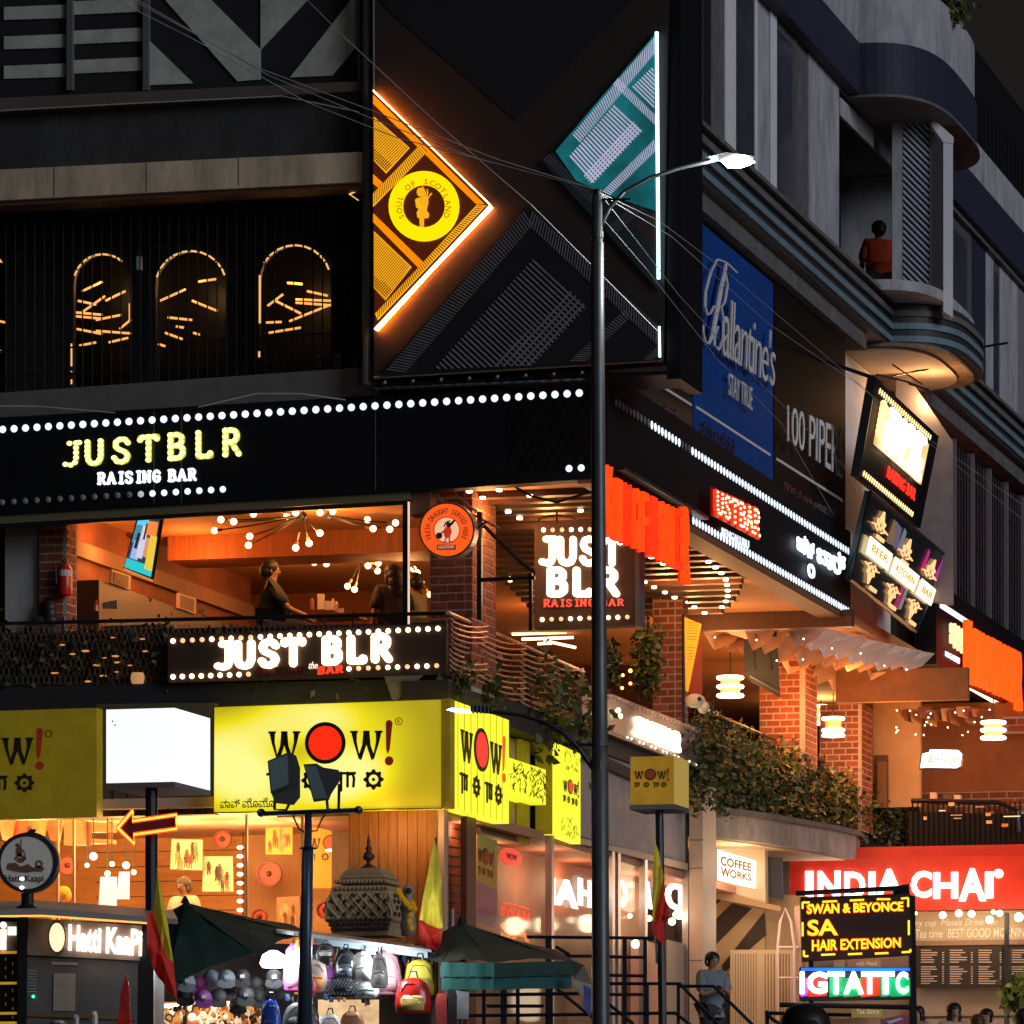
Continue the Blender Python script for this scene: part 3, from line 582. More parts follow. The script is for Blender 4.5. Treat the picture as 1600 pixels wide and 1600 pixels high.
bq.stroke([(1136, 410), (1134, 424), (1128, 450), (1121, 490), (1115, 522), (1109, 537), (1103, 534), (1100, 520), (1100, 508)], [2, 3, 4.5, 4.5, 4, 2.5, 2, 1.5, 1.5]); bq.stroke([(1134, 424), (1138, 446), (1134, 472), (1128, 480), (1132, 500), (1131, 530), (1124, 547), (1118, 540), (1118, 525), (1123, 510)], 1.8)
art(R, bq, WL, bl, "script_initial", .22, .03)
q = quad4(R, [(1130, 452), (1212, 522), (1212, 606), (1130, 555)], .22)
part("script_lettering", fit(tglyph("allantine's", -.008, .2, .85), q, R.n, .03), WL, bl)
part("lettering", fit(tglyph("STAY TRUE", 0), quad4(R, [(1139, 582), (1176, 606), (1176, 642), (1139, 617)], .2), R.n, .02), WL, bl)
part("rule_line", MB().panel(R, [(1089, 634), (1204, 709), (1204, 713), (1089, 638)], .08, .02), WL, bl)
part("dim_lettering", fit(tglyph("ಬ್ಯಾಲಂಟೈನ್ಸ್", 0), quad4(R, [(1095, 650), (1150, 688), (1150, 725), (1095, 690)], .08), R.n, .02), mat("maroon_letter", (.06, .03, .10), .6), bl)
part("small_lettering", fit(tglyph("MUSIC CDS", 0), quad4(R, [(1156, 720), (1198, 745), (1198, 758), (1156, 735)], .08), R.n, .02), mat("pale_small_letter", (.12, .18, .3), .6), bl)
pp = poster("black_whisky_billboard", "tall black billboard with white serif lettering beside the blue one", 1210, 1321, mat("black_brown_vinyl", (.012, .010, .009), .6, spec=.08, noise=.5, ns=1.2))
part("lettering", fit(tglyph("100 PIPERS", -.004, 0, .95), quad4(R, [(1231, 632), (1320, 672), (1319, 750), (1231, 689)], .30), R.n, .02), mat("silver_raised_letter", (.9, .9, .93), .5), pp)
part("rule_line", MB().panel(R, [(1214, 715), (1317, 780), (1317, 784), (1214, 719)], .08, .02), WL, pp)
pk = mat("dusty_pink_letter", (.26, .09, .09), .6)
part("dim_lettering", fit(tglyph("೧೦೦ ಪೈಪರ್ಸ್", 0), quad4(R, [(1226, 750), (1278, 785), (1278, 812), (1226, 775)], .08), R.n, .02), pk, pp)
part("small_lettering", fit(tglyph("MUSIC CDS", 0), quad4(R, [(1279, 786), (1304, 800), (1304, 812), (1279, 796)], .08), R.n, .02), mat("grey_letter", (.2, .2, .22), .6), pp)
p3_ = poster("black_corner_billboard", "small black billboard with dusty pink script tucked under the hoarding's corner", 948, 1082, mat("black_vinyl", (.013, .012, .015), .4, noise=.3), R.z(1040, 596))
part("dim_lettering", fit(tglyph("ವ್ಯಾಟ್ ಪ್ಯಾಟ್ ಸಿಕ್ಸ್", 0), quad4(R, [(969, 602), (1060, 640), (1060, 665), (969, 612)], .08), R.n, .02), pk, p3_)
part("rule_line", MB().panel(R, [(1032, 600), (1081, 631), (1081, 635), (1032, 604)], .08, .02), WL, p3_)
# ================================================================== fascia sign, right face
fs = thing("fascia_sign", "long black fascia receding down the side street between two rows of white lamps", "sign", R.W(10, zf, 0))
zft = (R.z(1328, 846)); o2 = .12
part("board", MB().box(R, .02, rs(1329, o2), zf-.02, zft+.12, o2-.5, o2), BLK, fs)
part("lower_trim", MB().box(R, .02, rs(1329, o2), zf-.16, zf-.02, o2-.5, o2-.04), mat("brown_edge_trim", (.22, .10, .04), .6), fs)
zr1 = R.z(1180, 768, o2); zr2 = R.z(1240, 905, o2)
bm_ = {}
def rrow(z, s0, s1, n, fm):
    for i in range(n):
        m = fm(i/(n-1))
        if m.name not in bm_: bm_[m.name] = MB().lathe((0, 0, 0), [(.07, -.012), (.075, 0), (.05, .008), (.01, .012)], 10, R.n).mesh("bulb", m)
        inst("bulb", bm_[m.name], fs, R.W(s0+(s1-s0)*i/(n-1), z, o2+.01))
rrow(zr1, .6, rs(1325, o2), 78, lambda t: LEDOFF if t < .12 or .235 < t < .28 else LED)
rrow(zr2, rs(1083, o2), rs(1325, o2), 58, lambda t: LED)
RED = em("red_neon_letter", (1, .035, .005), 1.15, noise=.35, ns=5); REDO = em("orange_red_neon_letter", (1, .065, .005), 1.2, noise=.4, ns=4, stretch=(6, 6, 1)); RSD = em("red_letter_halo", (.8, .01, .004), .9)
q = [(947, 728), (1083, 800), (1083, 905), (947, 832)]
kf = thing("red_neon_lettering", "large glowing orange-red letters standing off the fascia just right of the lamp post", "neon sign", R.W(4, zf, .6))
N_ = "KINGFISHER"; Q4 = quad4(R, [(948, 738), (1082, 806), (1082, 895), (948, 832)], .75)
for i, ch in enumerate(N_):
    a, b = (i+.16)/10, (i+.80)/10; tall = ch in "K"; gg = tglyph(ch, -.004)
    up, dn = (-.14 if ch == 'K' else -.10 if ch == 'R' else 0), (1.22 if ch == 'R' else 1.02)
    qq = [Q4[0].lerp(Q4[1], a).lerp(Q4[3].lerp(Q4[2], a), up), Q4[0].lerp(Q4[1], b).lerp(Q4[3].lerp(Q4[2], b), up), Q4[0].lerp(Q4[1], b).lerp(Q4[3].lerp(Q4[2], b), dn), Q4[0].lerp(Q4[1], a).lerp(Q4[3].lerp(Q4[2], a), dn)]
    o = part("letter", fit(gg, qq, R.n, .10), RED if i % 3 == 2 else REDO, kf)
    part("letter_halo", fit(tglyph(ch, .045), [v-R.n*.104 for v in qq], R.n, .03), RSD, o)  # wider red glyph behind each letter paints its halo
part("mounting_bar", MB().box(R, .4, rs(1080), zf+.1, zf+.16, .14, .32), DKMET, kf)
rr = thing("red_round_lettering", "glowing red block of rounded letters with bright bulbs in the middle of the receding fascia", "neon sign", R.W(9, zf, .3))
Q4 = quad4(R, [(1118, 764), (1187, 796), (1187, 842), (1118, 804)], .45)
it, wd = slabtext("USTBAR", 3.4, 9.6)
fit_line(R, it, wd, Q4, RED, rr, .05, "letter", bulbs=.65, bm=em("peach_bulb", (1, .7, .4), 3))
part("backing_plate", MB().panel(R, [(1112, 760), (1187, 795), (1187, 844), (1112, 804)], .38, .03), em("red_backing_glow", (.22, .005, .002), .4), rr)
part("lettering", fit(tglyph("BENGALURU", .01), quad4(R, [(1129, 824), (1171, 845), (1171, 858), (1129, 836)], .16), R.n, .02), em("cool_white_small_letter", (.8, .88, 1), .7), fs)
KW = em("cool_white_kannada_letter", (.85, .92, 1), 1.3)
for s_, q_ in (("ಜಸ್ಟ್", [(1247, 832), (1273, 848), (1273, 878), (1247, 858)]), ("ಬಾರ್", [(1278, 848), (1322, 868), (1322, 905), (1278, 878)]), ("೦", [(1264, 880), (1274, 886), (1274, 906), (1264, 900)])):
    for dz in (0, .02): part("lettering", fit(tglyph(s_, .02), [v+Vector((0, 0, dz)) for v in quad4(R, q_, .2+dz)], R.n, .03), KW, fs)
# ================================================================== wall, pillar and grille beyond the fascia
bp("white_wall_strip", MB().box(R, R.s(1320, -.5), 28, zf+.3, cb0-.14, -.8, -.5), WHITE)
bp("grey_pillar", MB().panel(FF(107), [(1400, 560), (1489, 690), (1490, 944), (1400, 930)], 0, .3), mat("pillar_render", (.22, .21, .22), .85, noise=.25))
gw = thing("steel_grille_wall", "dark brown grille of close vertical bars above the far red neon sign", "grille", R.W(34, zf, 0))
part("frame_panel", MB().box(R, 29.3, 62, zf, cb0-.36, -.6, -.3), mat("maroon_black_panel", (.028, .014, .014), .6, noise=.5), gw)
for k in range(5): part("cross_rail", MB().box(R, 29.3, 60, zf+1+k*1.25, zf+1.06+k*1.25, -.25, -.15), WOODD, gw)
for i in range(56): part("bar", MB().tube([R.W(29.6+i*.36, zf, -.1), R.W(29.6+i*.36, cb0-.5, -.1)], .025, 4), mat("dark_grille_steel", (.12, .11, .12), .35, .6), gw)
for i in range(8): part("post", MB().box(R, 31+i*2.4, 31.12+i*2.4, zf, cb0-.4, -.2, -.02), mat("grey_post", (.2, .18, .2), .6), gw)
# ================================================================== the two open restaurant floors
inner = lambda s0, s1, z0, z1, o0, o1: MB().box(L, s0, s1, z0, z1, o0, o1)
bp("restaurant_ceiling", inner(-30, -.15, zf, zf+.25, -52, -.15), CEIL); bp("restaurant_floor", inner(-30, -2.52, zfloor-.35, zfloor, -52, -.1), mat("dark_floor_slab", (.04, .035, .03), .7))
bp("upper_floor_fill", inner(-30, -1.3, zf+.26, zf+1.6, -30, -.5), GLOSSB)
bw = LF(134); bp("back_wall", MB().box(bw, bw.s(560), bw.s(1900), 7, zf, -.3, 0), ORW)
w1 = LF(97); bp("back_wall", MB().box(w1, w1.s(-200), w1.s(660), zfloor, zf, -.3, 0), ORW)
w2 = LF(108); bp("back_wall", MB().box(w2, w2.s(640), w2.s(850), zfloor, zf, -.3, 0), WOODD)
pw = RF(105, 86.2); pz = lambda y: pw.z(105, y)
bp("side_wall", MB().box(pw, 0-pw.s(0)*0+pw.s(105), pw.s(392), zfloor, zf, -.2, 0), mat("rust_brown_wall", (.25, .085, .03), .8, noise=.4, ns=2))
bp("side_wall_band", MB().box(pw, pw.s(106), pw.s(388), pz(866), pz(842), 0, .12), mat("taupe_band", (.30, .17, .10), .8, noise=.2))
bp("side_wall_seat_back", MB().box(pw, pw.s(112), pw.s(388), zfloor, pz(905), 0, .5), mat("dark_brown_leather", (.06, .025, .015), .5, noise=.4))
bb = LF(88.1); bp("ceiling_beam", MB().box(bb, bb.s(262), bb.s(668), bb.z(450, 869), zf-.004, -1.2, 0), mat("ribbed_orange_timber", (.42, .13, .03), .6, noise=.5, ns=2, stretch=(8, 8, .5)))
# pillars
def brickcol(label, fr, px0, px1, yt, yb, depth, z0=None, z1=None):
    a0, a1 = fr.s(px0), fr.s(px1); z1 = fr.z(px1, yt) if z1 is None else z1; z0 = fr.z(px1, yb) if z0 is None else z0
    t = thing("brick_column", label, "column", fr.W((a0+a1)/2, z0, 0), "brick columns along the open restaurant floor")
    part("mortar_core", MB().box(fr, a0, a1, z0, z1, -depth, 0), MORT, t)
    u, v, jt = .27, .112, .032; bh = v+jt; n = Vector(fr.n)
    def bmesh_(w, d): return MB().box(Frame((0, 0), (fr.d.x, fr.d.y)), -w/2, w/2, -v/2, v/2, -.01, .014).mesh("brick", BRICK)
    def bside(w): f = Frame((0, 0), (-fr.n.x, -fr.n.y)); return MB().box(f, -w/2, w/2, -v/2, v/2, -.01, .014).mesh("brick", BRICK)
    full, half, fs_, hs_ = bmesh_(u, 0), bmesh_(u/2-.015, 0), bside(u), bside(u/2-.015)
    rows = int((z1-z0)/bh); tot = 0
    for r in range(rows):
        z = z1-(r+.5)*bh; x = a0+.02 if r % 2 else a0+.02-(u/2+.015)
        while x < a1-.05:
            if x < a0: w, m = u/2-.015, half; x = a0+.02
            elif x+u > a1-.01:
                w, m = u/2-.015, half
                if x+w > a1+.02: break
            else: w, m = u, full
            inst("brick", m, t, fr.W(x+w/2, z, 0)); tot += 1; x += w+.03
        x = .02 if r % 2 else -.5
        x = .02
        first = r % 2 == 0
        while x < depth-.1:
            w, m = (u/2-.015, hs_) if first or x+u > depth else (u, fs_); first = False
            if x+w > depth+.01: break
            inst("brick", m, t, fr.W(a1, z, -x-w/2)); tot += 1; x += w+.03
    return t
CR = LF(84.2)
brickcol("dark brick column at the building corner, round draught sign hung on it", LF(83.6), 672, 737, 800, 1050, 1.5, zfloor-.1, zf-.01)
brickcol("brick column beside the yellow banner, partly hidden by a hanging plant", LF(99), 1020, 1066, 960, 1130, .5, zfloor-.2, zf-.01)
brickcol("brick column with a tilted framed print, behind the black hanging banner", LF(110.5), 1187, 1258, 1050, 1260, 1.3, zfloor-.2, zf-.01)
brickcol("farthest brick column, with a ring lamp hanging before its framed print", LF(116), 1281, 1346, 1090, 1260, 1.3, zfloor-.2, zf-.6)
brickcol("brick pier at the left end of the restaurant, red extinguisher on its edge", LF(83.3), 61, 104, 829, 1000, .5, zfloor-.2, zf-.01)
bp("white_pier", MB().slab(LF(83.4), 8, 60, 826, 1010, 0, .4), mat("greyish_white_pier", (.42, .42, .42), .8, noise=.15))
# slatted soffit and its downlights
SLT = mat("dark_timber_slat", (.055, .022, .012), .5, noise=.3)
def Yof(y, z=None): return ((z or zf)-CZ)*F/(HY-y)
def rightpx(y): # inner circle of the slatted field
    k = (y-905)/86.0
    return 1010+150*math.sqrt(max(0, 1-k*k)) if abs(k) < 1 else 1005
for k in range(22):
    y = 764+k*9.2; f_ = LF(Yof(y), 900); l_ = 700+max(0, (y-800)*.9); r_ = 0-L.s(937)*0
    rp = 924+(y-752)*1.50-10 if y < 830 else rightpx(y); rp = min(rp, 937+(y-750)*1.45) if y < 870 else rp
    if y > 958: break
    bp("ceiling_slat", MB().box(f_, f_.s(l_), f_.s(rp), zf-.11, zf-.003, -.13, .13), SLT)
DL_ = em("warm_downlight_lens", (1, .80, .52), 9); dlm = MB().lathe((0, 0, 0), [(.045, -.01), (.05, 0), (.05, .03)], 10).mesh("downlight", DL_)
dls = [(1107, 877), (1118, 886), (1127, 895), (1134, 905), (1136, 913), (1137, 922), (1137, 931), (1134, 939), (1128, 948), (1007, 909), (1022, 917), (1039, 925), (1054, 933), (1070, 940), (1085, 948), (1101, 957),
       (733, 767), (754, 777), (780, 765), (828, 774), (794, 799), (812, 809), (832, 819), (907, 797), (1000, 860), (1018, 870), (1036, 880)]
for i, (x, y) in enumerate(dls):
    p_ = P(x, y, Yof(y, zf-.13)); p_.z = zf-.15; inst("downlight", dlm, B, p_)
for x, y in ((760, 770), (1040, 900), (1110, 900), (860, 800), (1080, 945)):
    p_ = P(x, y, Yof(y)); p_.z = zf-.5; light("soffit_downlight", p_, 95, (1, .42, .13), .15)
bp("soffit_beam", MB().box(LF(102.6), LF(102.6).s(1040), LF(102.6).s(1331), zf-.35, zf-.003, -.25, 0), WOODD)
bp("soffit_beam", MB().box(LF(87.2), LF(87.2).s(770), LF(87.2).s(925), zf-.22, zf-.115, -.2, 0), SLT)
# bulb chandeliers
cb = MB().ball((0, 0, 0), .058, 10, 7).mesh("bulb", em("filament_globe", (1, .66, .30), 6), smooth=True); sk = MB().lathe((0, 0, 0), [(.03, .05), (.035, .13), (.02, .14)], 8).mesh("socket", DKMET)
def chand(label, hub, Y, bulbs_):
    h = P(*hub, Y); t = thing("bulb_chandelier", label, "chandelier", h, "branching bulb chandeliers")
    part("stem", MB().tube([h, Vector((h.x, h.y, zf))], .018, 5), DKMET, t); part("hub", MB().ball(h, .07, 8, 5), DKMET, t)
    rnd = random.Random(int(hub[0]))
    for x, y in bulbs_:
        p_ = P(x, y, Y+rnd.uniform(-.7, .7)); mid = h.lerp(p_, .6)+Vector((0, 0, .06 if y < hub[1] else -.02))
        e_ = p_+(mid-p_).normalized()*.1; part("arm", MB().tube([h, mid, e_], .012, 4), DKMET, t); inst("bulb", cb, t, p_); part("socket", MB().tube([p_+(mid-p_).normalized()*.06, p_+(mid-p_).normalized()*.15], .026, 6), mat("brass", (.35, .2, .07), .35, .8), t)
    light("chandelier_light", h+Vector((0, -.2, -.35)), 75, (1, .40, .11), .25)
chand("left front chandelier of bare globes, above the man in the black shirt", (474, 806), 85.5, [(365, 815), (345, 812), (335, 829), (396, 803), (448, 807), (462, 801), (390, 838), (388, 852), (462, 856), (483, 849), (500, 833)])
chand("right front chandelier of bare globes, just left of the thin black post", (514, 806), 86.5, [(500, 801), (574, 812), (583, 826), (609, 827), (618, 817), (520, 799)])
chand("rear chandelier hanging between the seated man and the couple", (565, 874), 92.5, [(458, 876), (491, 879), (510, 881), (575, 884), (591, 880), (590, 892), (543, 916), (554, 921)])
chand("chandelier half hidden behind the post and the couple's heads", (640, 874), 91, [(652, 895), (658, 910), (672, 929), (646, 889)])
for x, y in ((106, 817), (112, 817), (124, 818)):
    solo("ceiling_spot", MB().ball(P(x, y, 88), .05, 8, 5), em("white_spot", (1, .85, .65), 8), {106: "left", 112: "middle", 124: "right and brightest"}[x]+" of three tiny white ceiling spots beyond the brick pier", "spotlight", "tiny white ceiling spots")
for x, y, Y, p_ in ((180, 860, 87, 45), (300, 880, 89, 45), (600, 860, 90, 40), (450, 890, 93, 30)): light("ceiling_wash", P(x, y, Y), p_*2, (1, .34, .08), .5)
# television, vents, extinguisher
tv = thing("television", "tilted wall television showing colourful figures above a cyan strip", "television", P(225, 905, 86.6)); tf_ = FF(86.6)
tq = [(214, 808), (256, 811), (240, 909), (192, 890)]
part("casing", MB().prism([P(x, y, 86.6) for x, y in tq], [P(x, y, 87.0) for x, y in tq]), DKMET, tv)
scr = [P(x, y, 86.58) for x, y in ((217, 808), (250, 812), (236, 902), (194, 886))]
def sub(q, u0, v0, u1, v1): f = lambda u, v: (q[0].lerp(q[1], u)).lerp(q[3].lerp(q[2], u), v); return [f(u0, v0), f(u1, v0), f(u1, v1), f(u0, v1)]
def qpan(name, q, m, par, n=None, th=.01): n = n or -(q[1]-q[0]).cross(q[3]-q[0]).normalized()*-1; n = n if n.y < 0 else -n; return part(name, MB().prism([v+n*th for v in q], q), m, par)
so_ = qpan("screen", scr, em("screen_dark_blue", (.02, .05, .08), 1), tv)
for u0, v0, u1, v1, c in ((0, .1, .35, .5, (.05, .25, .35)), (.0, .0, .5, .15, (.1, .6, .8)), (.5, .05, .95, .3, (.8, .25, .05)), (.3, .15, .55, .75, (.55, .6, .75)), (.1, .45, .4, .8, (.3, .45, .8)), (.7, .3, 1, .9, (.7, .55, .05)), (.55, .35, .7, .7, (.6, .3, .15)), (0, .82, 1, 1, (.02, .55, .6)), (.15, .3, .28, .6, (.02, .02, .03)), (.42, .1, .5, .4, (.03, .02, .03))):
    part("screen_image", MB().prism([v+Vector((0, -.02-.001*u0, 0)) for v in sub(scr, u0, v0, u1, v1)], [v+Vector((0, -.012, 0)) for v in sub(scr, u0, v0, u1, v1)]), em("screen_%02d%02d" % (u0*20, v0*20), c, 1), tv)
part("lower_bezel", MB().tube([P(193, 889, 86.5), P(239, 908, 86.5)], .02, 4), em("bezel_glint", (.8, .35, .1), .6), tv); part("wall_bracket", MB().tube([P(225, 850, 86.9), P(200, 835, 88)], .05, 5), DKMET, tv)
for n_, pts in (("nearer", ((175, 889), (205, 900), (204, 922), (174, 911))), ("farther", ((280, 926), (307, 935), (306, 960), (279, 950)))):
    t = thing("wall_vent", "%s square pale-framed vent on the side wall under the taupe band" % n_, "vent", pw.P(*pts[3], .5), "square vents on the side wall")
    part("frame", MB().panel(pw, pts, .56, .05), mat("peach_frame", (.55, .35, .24), .6), t)
    c_ = [(sum(p[0] for p in pts)/4, sum(p[1] for p in pts)/4)]*4; ip = [(p[0]*.75+q_[0]*.25, p[1]*.75+q_[1]*.25) for p, q_ in zip(pts, c_)]; part("grille", MB().panel(pw, ip, .575, .01), mat("taupe_mesh", (.22, .15, .11), .7), t)
def extinguisher(label, x, yt, yb, Y, w):
    r = w/2/F*Y; h = (yb-yt)/F*Y; b_ = P(x, yb, Y); t = thing("fire_extinguisher", label, "fire extinguisher", b_)
    part("cylinder", MB().lathe(b_, [(r*.9, 0), (r, h*.05), (r, h*.68), (r*.6, h*.8), (r*.3, h*.84)], 12), mat("red_enamel", (.55, .02, .01), .3), t, smooth=True)
    part("label_band", MB().lathe(b_, [(r*1.02, h*.50), (r*1.02, h*.66)], 12), mat("label_white", (.6, .5, .45), .6), t); part("valve", MB().lathe(b_, [(r*.25, h*.83), (r*.3, h*.92), (r*.1, h)], 8), DKMET, t); part("hose", MB().tube([b_+Vector((0, -r, h*.9)), b_+Vector((-r*1.3, -r, h*.8)), b_+Vector((-r*1.2, -r, h*.3))], r*.13, 5), DKMET, t)
extinguisher("bright red extinguisher on the brick pier at the far left", 102, 871, 931, 85.2, 22)
extinguisher("dark red extinguisher on the cream wall left of the glowing white sign", 1408, 1168, 1210, 117.8, 16)
# round draught sign
rd = thing("round_sign", "round orange drum sign FRESH DRAUGHT SERVED HERE with a cartoon bird carrying a mug", "sign", L.P(698, 873, .3))
c_ = L.P(698, 828, .3); ra = 44/F*c_.y
part("drum", MB().lathe(c_-L.n*.32, [(ra*.97, 0), (ra, .02), (ra, .30), (ra*.96, .32)], 40, L.n), mat("steel_drum_rim", (.55, .45, .36), .3, .5), rd)
art(L, G().disc(698, 828, 41, n=40), em("backlit_orange_red", (1, .115, .012), .9, noise=.15, ns=3), rd, "face", .335, .012)
art(L, G().ring(698, 828, 41, 43.5), mat("dark_sign_rim", (.12, .05, .03), .4), rd, "rim", .34, .02)
art(L, G().disc(698, 828, 19), em("cream_disc", (1, .55, .33), .8), rd, "centre_disc", .345, .006)
art(L, G().ring(698, 828, 19.5, 21), em("red_line", (.6, .03, .01), .8), rd, "ring_line", .345, .006)
art(L, arc_text("FRESH DRAUGHT SERVED HERE", 698, 828, 30, 8, -2.0, 2.0, .015, .62), mat("dark_red_letter", (.22, .01, .01), .6, emit=.4, ecol=(.22, .01, .01)), rd, "lettering", .348, .006)
bd = G(); bd.poly([(695, 824), (703, 822), (706, 830), (703, 840), (696, 841), (693, 834)]); art(L, bd, em("red_bird_body", (.6, .03, .01), .8), rd, "bird_body", .352, .004)
bd = G(); bd.disc(701, 820, 4); bd.poly([(703, 818), (710, 811), (712, 813), (706, 821)]); bd.stroke([(694, 822), (697, 816), (703, 814)], 2); bd.stroke([(695, 829), (688, 834)], 2); bd.disc(686, 837, 5); bd.stroke([(697, 840), (696, 846), (693, 847)], 1.5); bd.stroke([(702, 840), (702, 846), (706, 847)], 1.5); art(L, bd, mat("bird_dark", (.04, .05, .04), .6), rd, "bird_outline", .356, .004)
art(L, G().rect(683, 851, 712, 859), mat("maroon_plate", (.15, .01, .02), .6, emit=.5, ecol=(.15, .01, .02)), rd, "name_plate", .35, .006)
text(L, "KINGFISHER", 685, 710, 852.5, 857.5, em("plate_letter", (1, .5, .3), .7), rd, .356, .003)
part("bracket", MB().tube([c_-L.n*.2+L.d*.42, L.P(760, 815, -.1)], .03, 5), DKMET, rd)
fz = thing("steel_post_frame", "dark steel post and cross bar between the round sign and the hanging bar sign", "frame", L.P(748, 970, -.2))
part("post", MB().panel(L, [(745, 800), (752, 800), (752, 968), (745, 968)], -.2, .1), DKMET, fz); part("cross_bar", MB().panel(L, [(745, 903), (835, 900), (835, 905), (745, 909)], -.2, .08), DKMET, fz); part("post", MB().panel(L, [(826, 895), (831, 895), (831, 985), (826, 985)], -.2, .08), DKMET, fz); part("brace", MB().tube([L.P(749, 815, -.25), L.P(815, 880, -.6), L.P(835, 895, -.8)], .035, 5), DKMET, fz)
bp("balcony_post", MB().panel(L, [(629, 784), (637, 784), (637, 975), (629, 975)], -.05, .1), DKMET)
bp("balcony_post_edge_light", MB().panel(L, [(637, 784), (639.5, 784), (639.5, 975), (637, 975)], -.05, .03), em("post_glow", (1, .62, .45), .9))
bp("corner_bracket", MB().panel(L, [(640, 770), (672, 765), (672, 800), (640, 805)], -.15, .4), mat("brown_corner_board", (.15, .06, .03), .7))
# cables along the soffit corner
for i, pts in enumerate((((655, 758), (700, 790), (730, 800), (780, 825)), ((660, 765), (690, 778), (715, 775), (745, 800)), ((785, 750), (830, 775), (870, 785), (925, 768)))):
    solo("loose_cable", MB().tube([L.P(x, y, -.3-.1*i) for x, y in pts], .022, 5), mat("pinkish_cable", (.35, .2, .15), .6) if i < 2 else DKMET, ("pale cable bundle running down behind the round sign", "second pale cable looping above the round sign", "black cable sagging under the fascia left of the lamp post")[i], "cable")
# hanging box sign
hs = LF(85.2); hb = thing("hanging_box_sign", "dark square sign with white-hot two-line letters hanging behind the lamp post", "sign", hs.P(915, 985))
part("box", MB().slab(hs, 835, 994, 817, 982, 0, .35), mat("brown_black_sign_board", (.07, .035, .022), .6, noise=.3), hb)
part("side_edge", MB().slab(hs, 992, 999, 814, 978, .02, .4), GREY, hb)
it, wd = slabtext("JUST", 3.1, 10.6); fit_line(hs, it, wd-1, quad4(hs, [(841, 838), (971, 838), (971, 884), (841, 884)], .05), HOT, hb, .05)
it, wd = slabtext("BLR", 3.1, 10.6); fit_line(hs, it, wd-1, quad4(hs, [(850, 886), (966, 886), (966, 932), (850, 932)], .05), HOT, hb, .05)
it, wd = slabtext("RAISING BAR", 2.6, 11.2, 2); fit_line(hs, it, wd, quad4(hs, [(848, 936), (976, 935), (976, 947), (848, 949)], .03), em("salmon_red_letter", (.85, .10, .06), .9), hb, .02)
wf = lambda i: WARMD if i in (1, 2, 5, 9) else WARM
bulbrow(hs, hb, (849, 828), (980, 826), 10, .038, .02, wf); bulbrow(hs, hb, (847, 968), (980, 964), 10, .038, .02, wf)
for dx in (0, 60): part("hanger", MB().tube([hs.P(870+dx, 817, -.1), hs.P(870+dx, 795, -.1)], .02, 5), DKMET, hb)
part("hanger_loop", MB().tube([hs.P(845+30*math.cos(a)+25, 815-10*abs(math.sin(a)), -.1) for a in [k*math.pi/8 for k in range(9)]], .02, 5), DKMET, hb)
light("sign_glow", hs.P(905, 885, .7), 9, (1, .55, .28), .3)
# ------------------------------------------------------------------ left balcony parapet, its sign and net
bpz = lambda px, y: L.z(px, y)
pr = thing("balcony_parapet", "dark netted balcony parapet with trailing leaves above the yellow shop signs", "parapet", L.P(300, 1095))
part("dark_backing", MB().panel(L, [(-60, 990), (697, 972), (697, 1090), (-60, 1112)], -.12, .1), mat("black_brown_netting", (.02, .015, .013), .8, noise=.5), pr)
part("slab_edge", MB().panel(L, [(-60, 1075), (700, 1060), (700, 1093), (-60, 1112)], .1, .5), mat("dark_slab_edge", (.022, .021, .027), .7, noise=.4), pr)
part("top_rail", MB().tube([L.P(-60, 976, -.05), L.P(697, 958, -.05)], .035, 6), DKMET, pr)
nm = MB()
for k in range(90):
    x = -60+k*8.4; nm.tube([L.P(x, 976, -.02), L.P(x+30, 1070, 0)], .008, 3, False); nm.tube([L.P(x+30, 976, -.02), L.P(x, 1070, 0)], .008, 3, False)
part("net", nm, mat("net_strand", (.13, .09, .06), .6), pr, kind='stuff')
mbs = leaves("", "", "", [(L.P(x, 1000+random.uniform(0, 60), .02), .45) for x in range(-20, 700, 35)], 800, .11, [1, 2], spread=(1.2, .25, 1.2), seed=9)
part("ivy_leaves", mbs[0], LG1, pr, kind='stuff'); part("brown_leaves", mbs[1], mat("brown_leaf", (.10, .055, .02), .6), pr, kind='stuff')
rnd = random.Random(12)
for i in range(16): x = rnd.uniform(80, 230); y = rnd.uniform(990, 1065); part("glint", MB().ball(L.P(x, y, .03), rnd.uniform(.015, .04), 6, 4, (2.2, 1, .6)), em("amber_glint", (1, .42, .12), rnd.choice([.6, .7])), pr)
part("hanging_glass", MB().lathe(L.P(215, 1068, .05), [(.10, 0), (.12, .1), (.10, .18)], 12), mat("amber_glass_cup", (.4, .2, .08), .2, emit=.4, ecol=(1, .5, .2)), pr)
js = thing("balcony_sign", "black parapet sign with white-hot bar letters between two rows of warm bulbs", "sign", L.P(480, 1058, .2))
part("board", MB().panel(L, [(262, 994), (697, 974), (697, 1054), (262, 1067)], .25, .12), mat("brown_black_board", (.05, .025, .017), .6, noise=.3), js)
bulbrow(L, js, (270, 1001.5), (684, 982), 28, .042, .27, lambda i: WARMD if i in (1, 2, 3, 5, 7, 8) else WARM)
bulbrow(L, js, (270, 1057.5), (388, 1053.5), 9, .042, .27, lambda i: WARMD if i == 8 else WARM); bulbrow(L, js, (545, 1045), (682, 1040), 10, .04, .27, lambda i: WARMD if i in (1, 2, 3, 6, 9) else WARM)
it, wd = slabtext("JUST BLR", 3.3, 10.8)
fit_line(L, it, wd-1, quad4(L, [(334, 1003), (611, 989), (611, 1034), (334, 1047)], .31), HOT, js, .06)
it, wd = slabtext("BAR", 3.2, 11, 2.2); fit_line(L, it, wd, quad4(L, [(495, 1042), (537, 1039), (537, 1051), (495, 1054)], .28), em("red_bar_letter", (1, .05, .02), 1), js, .02)
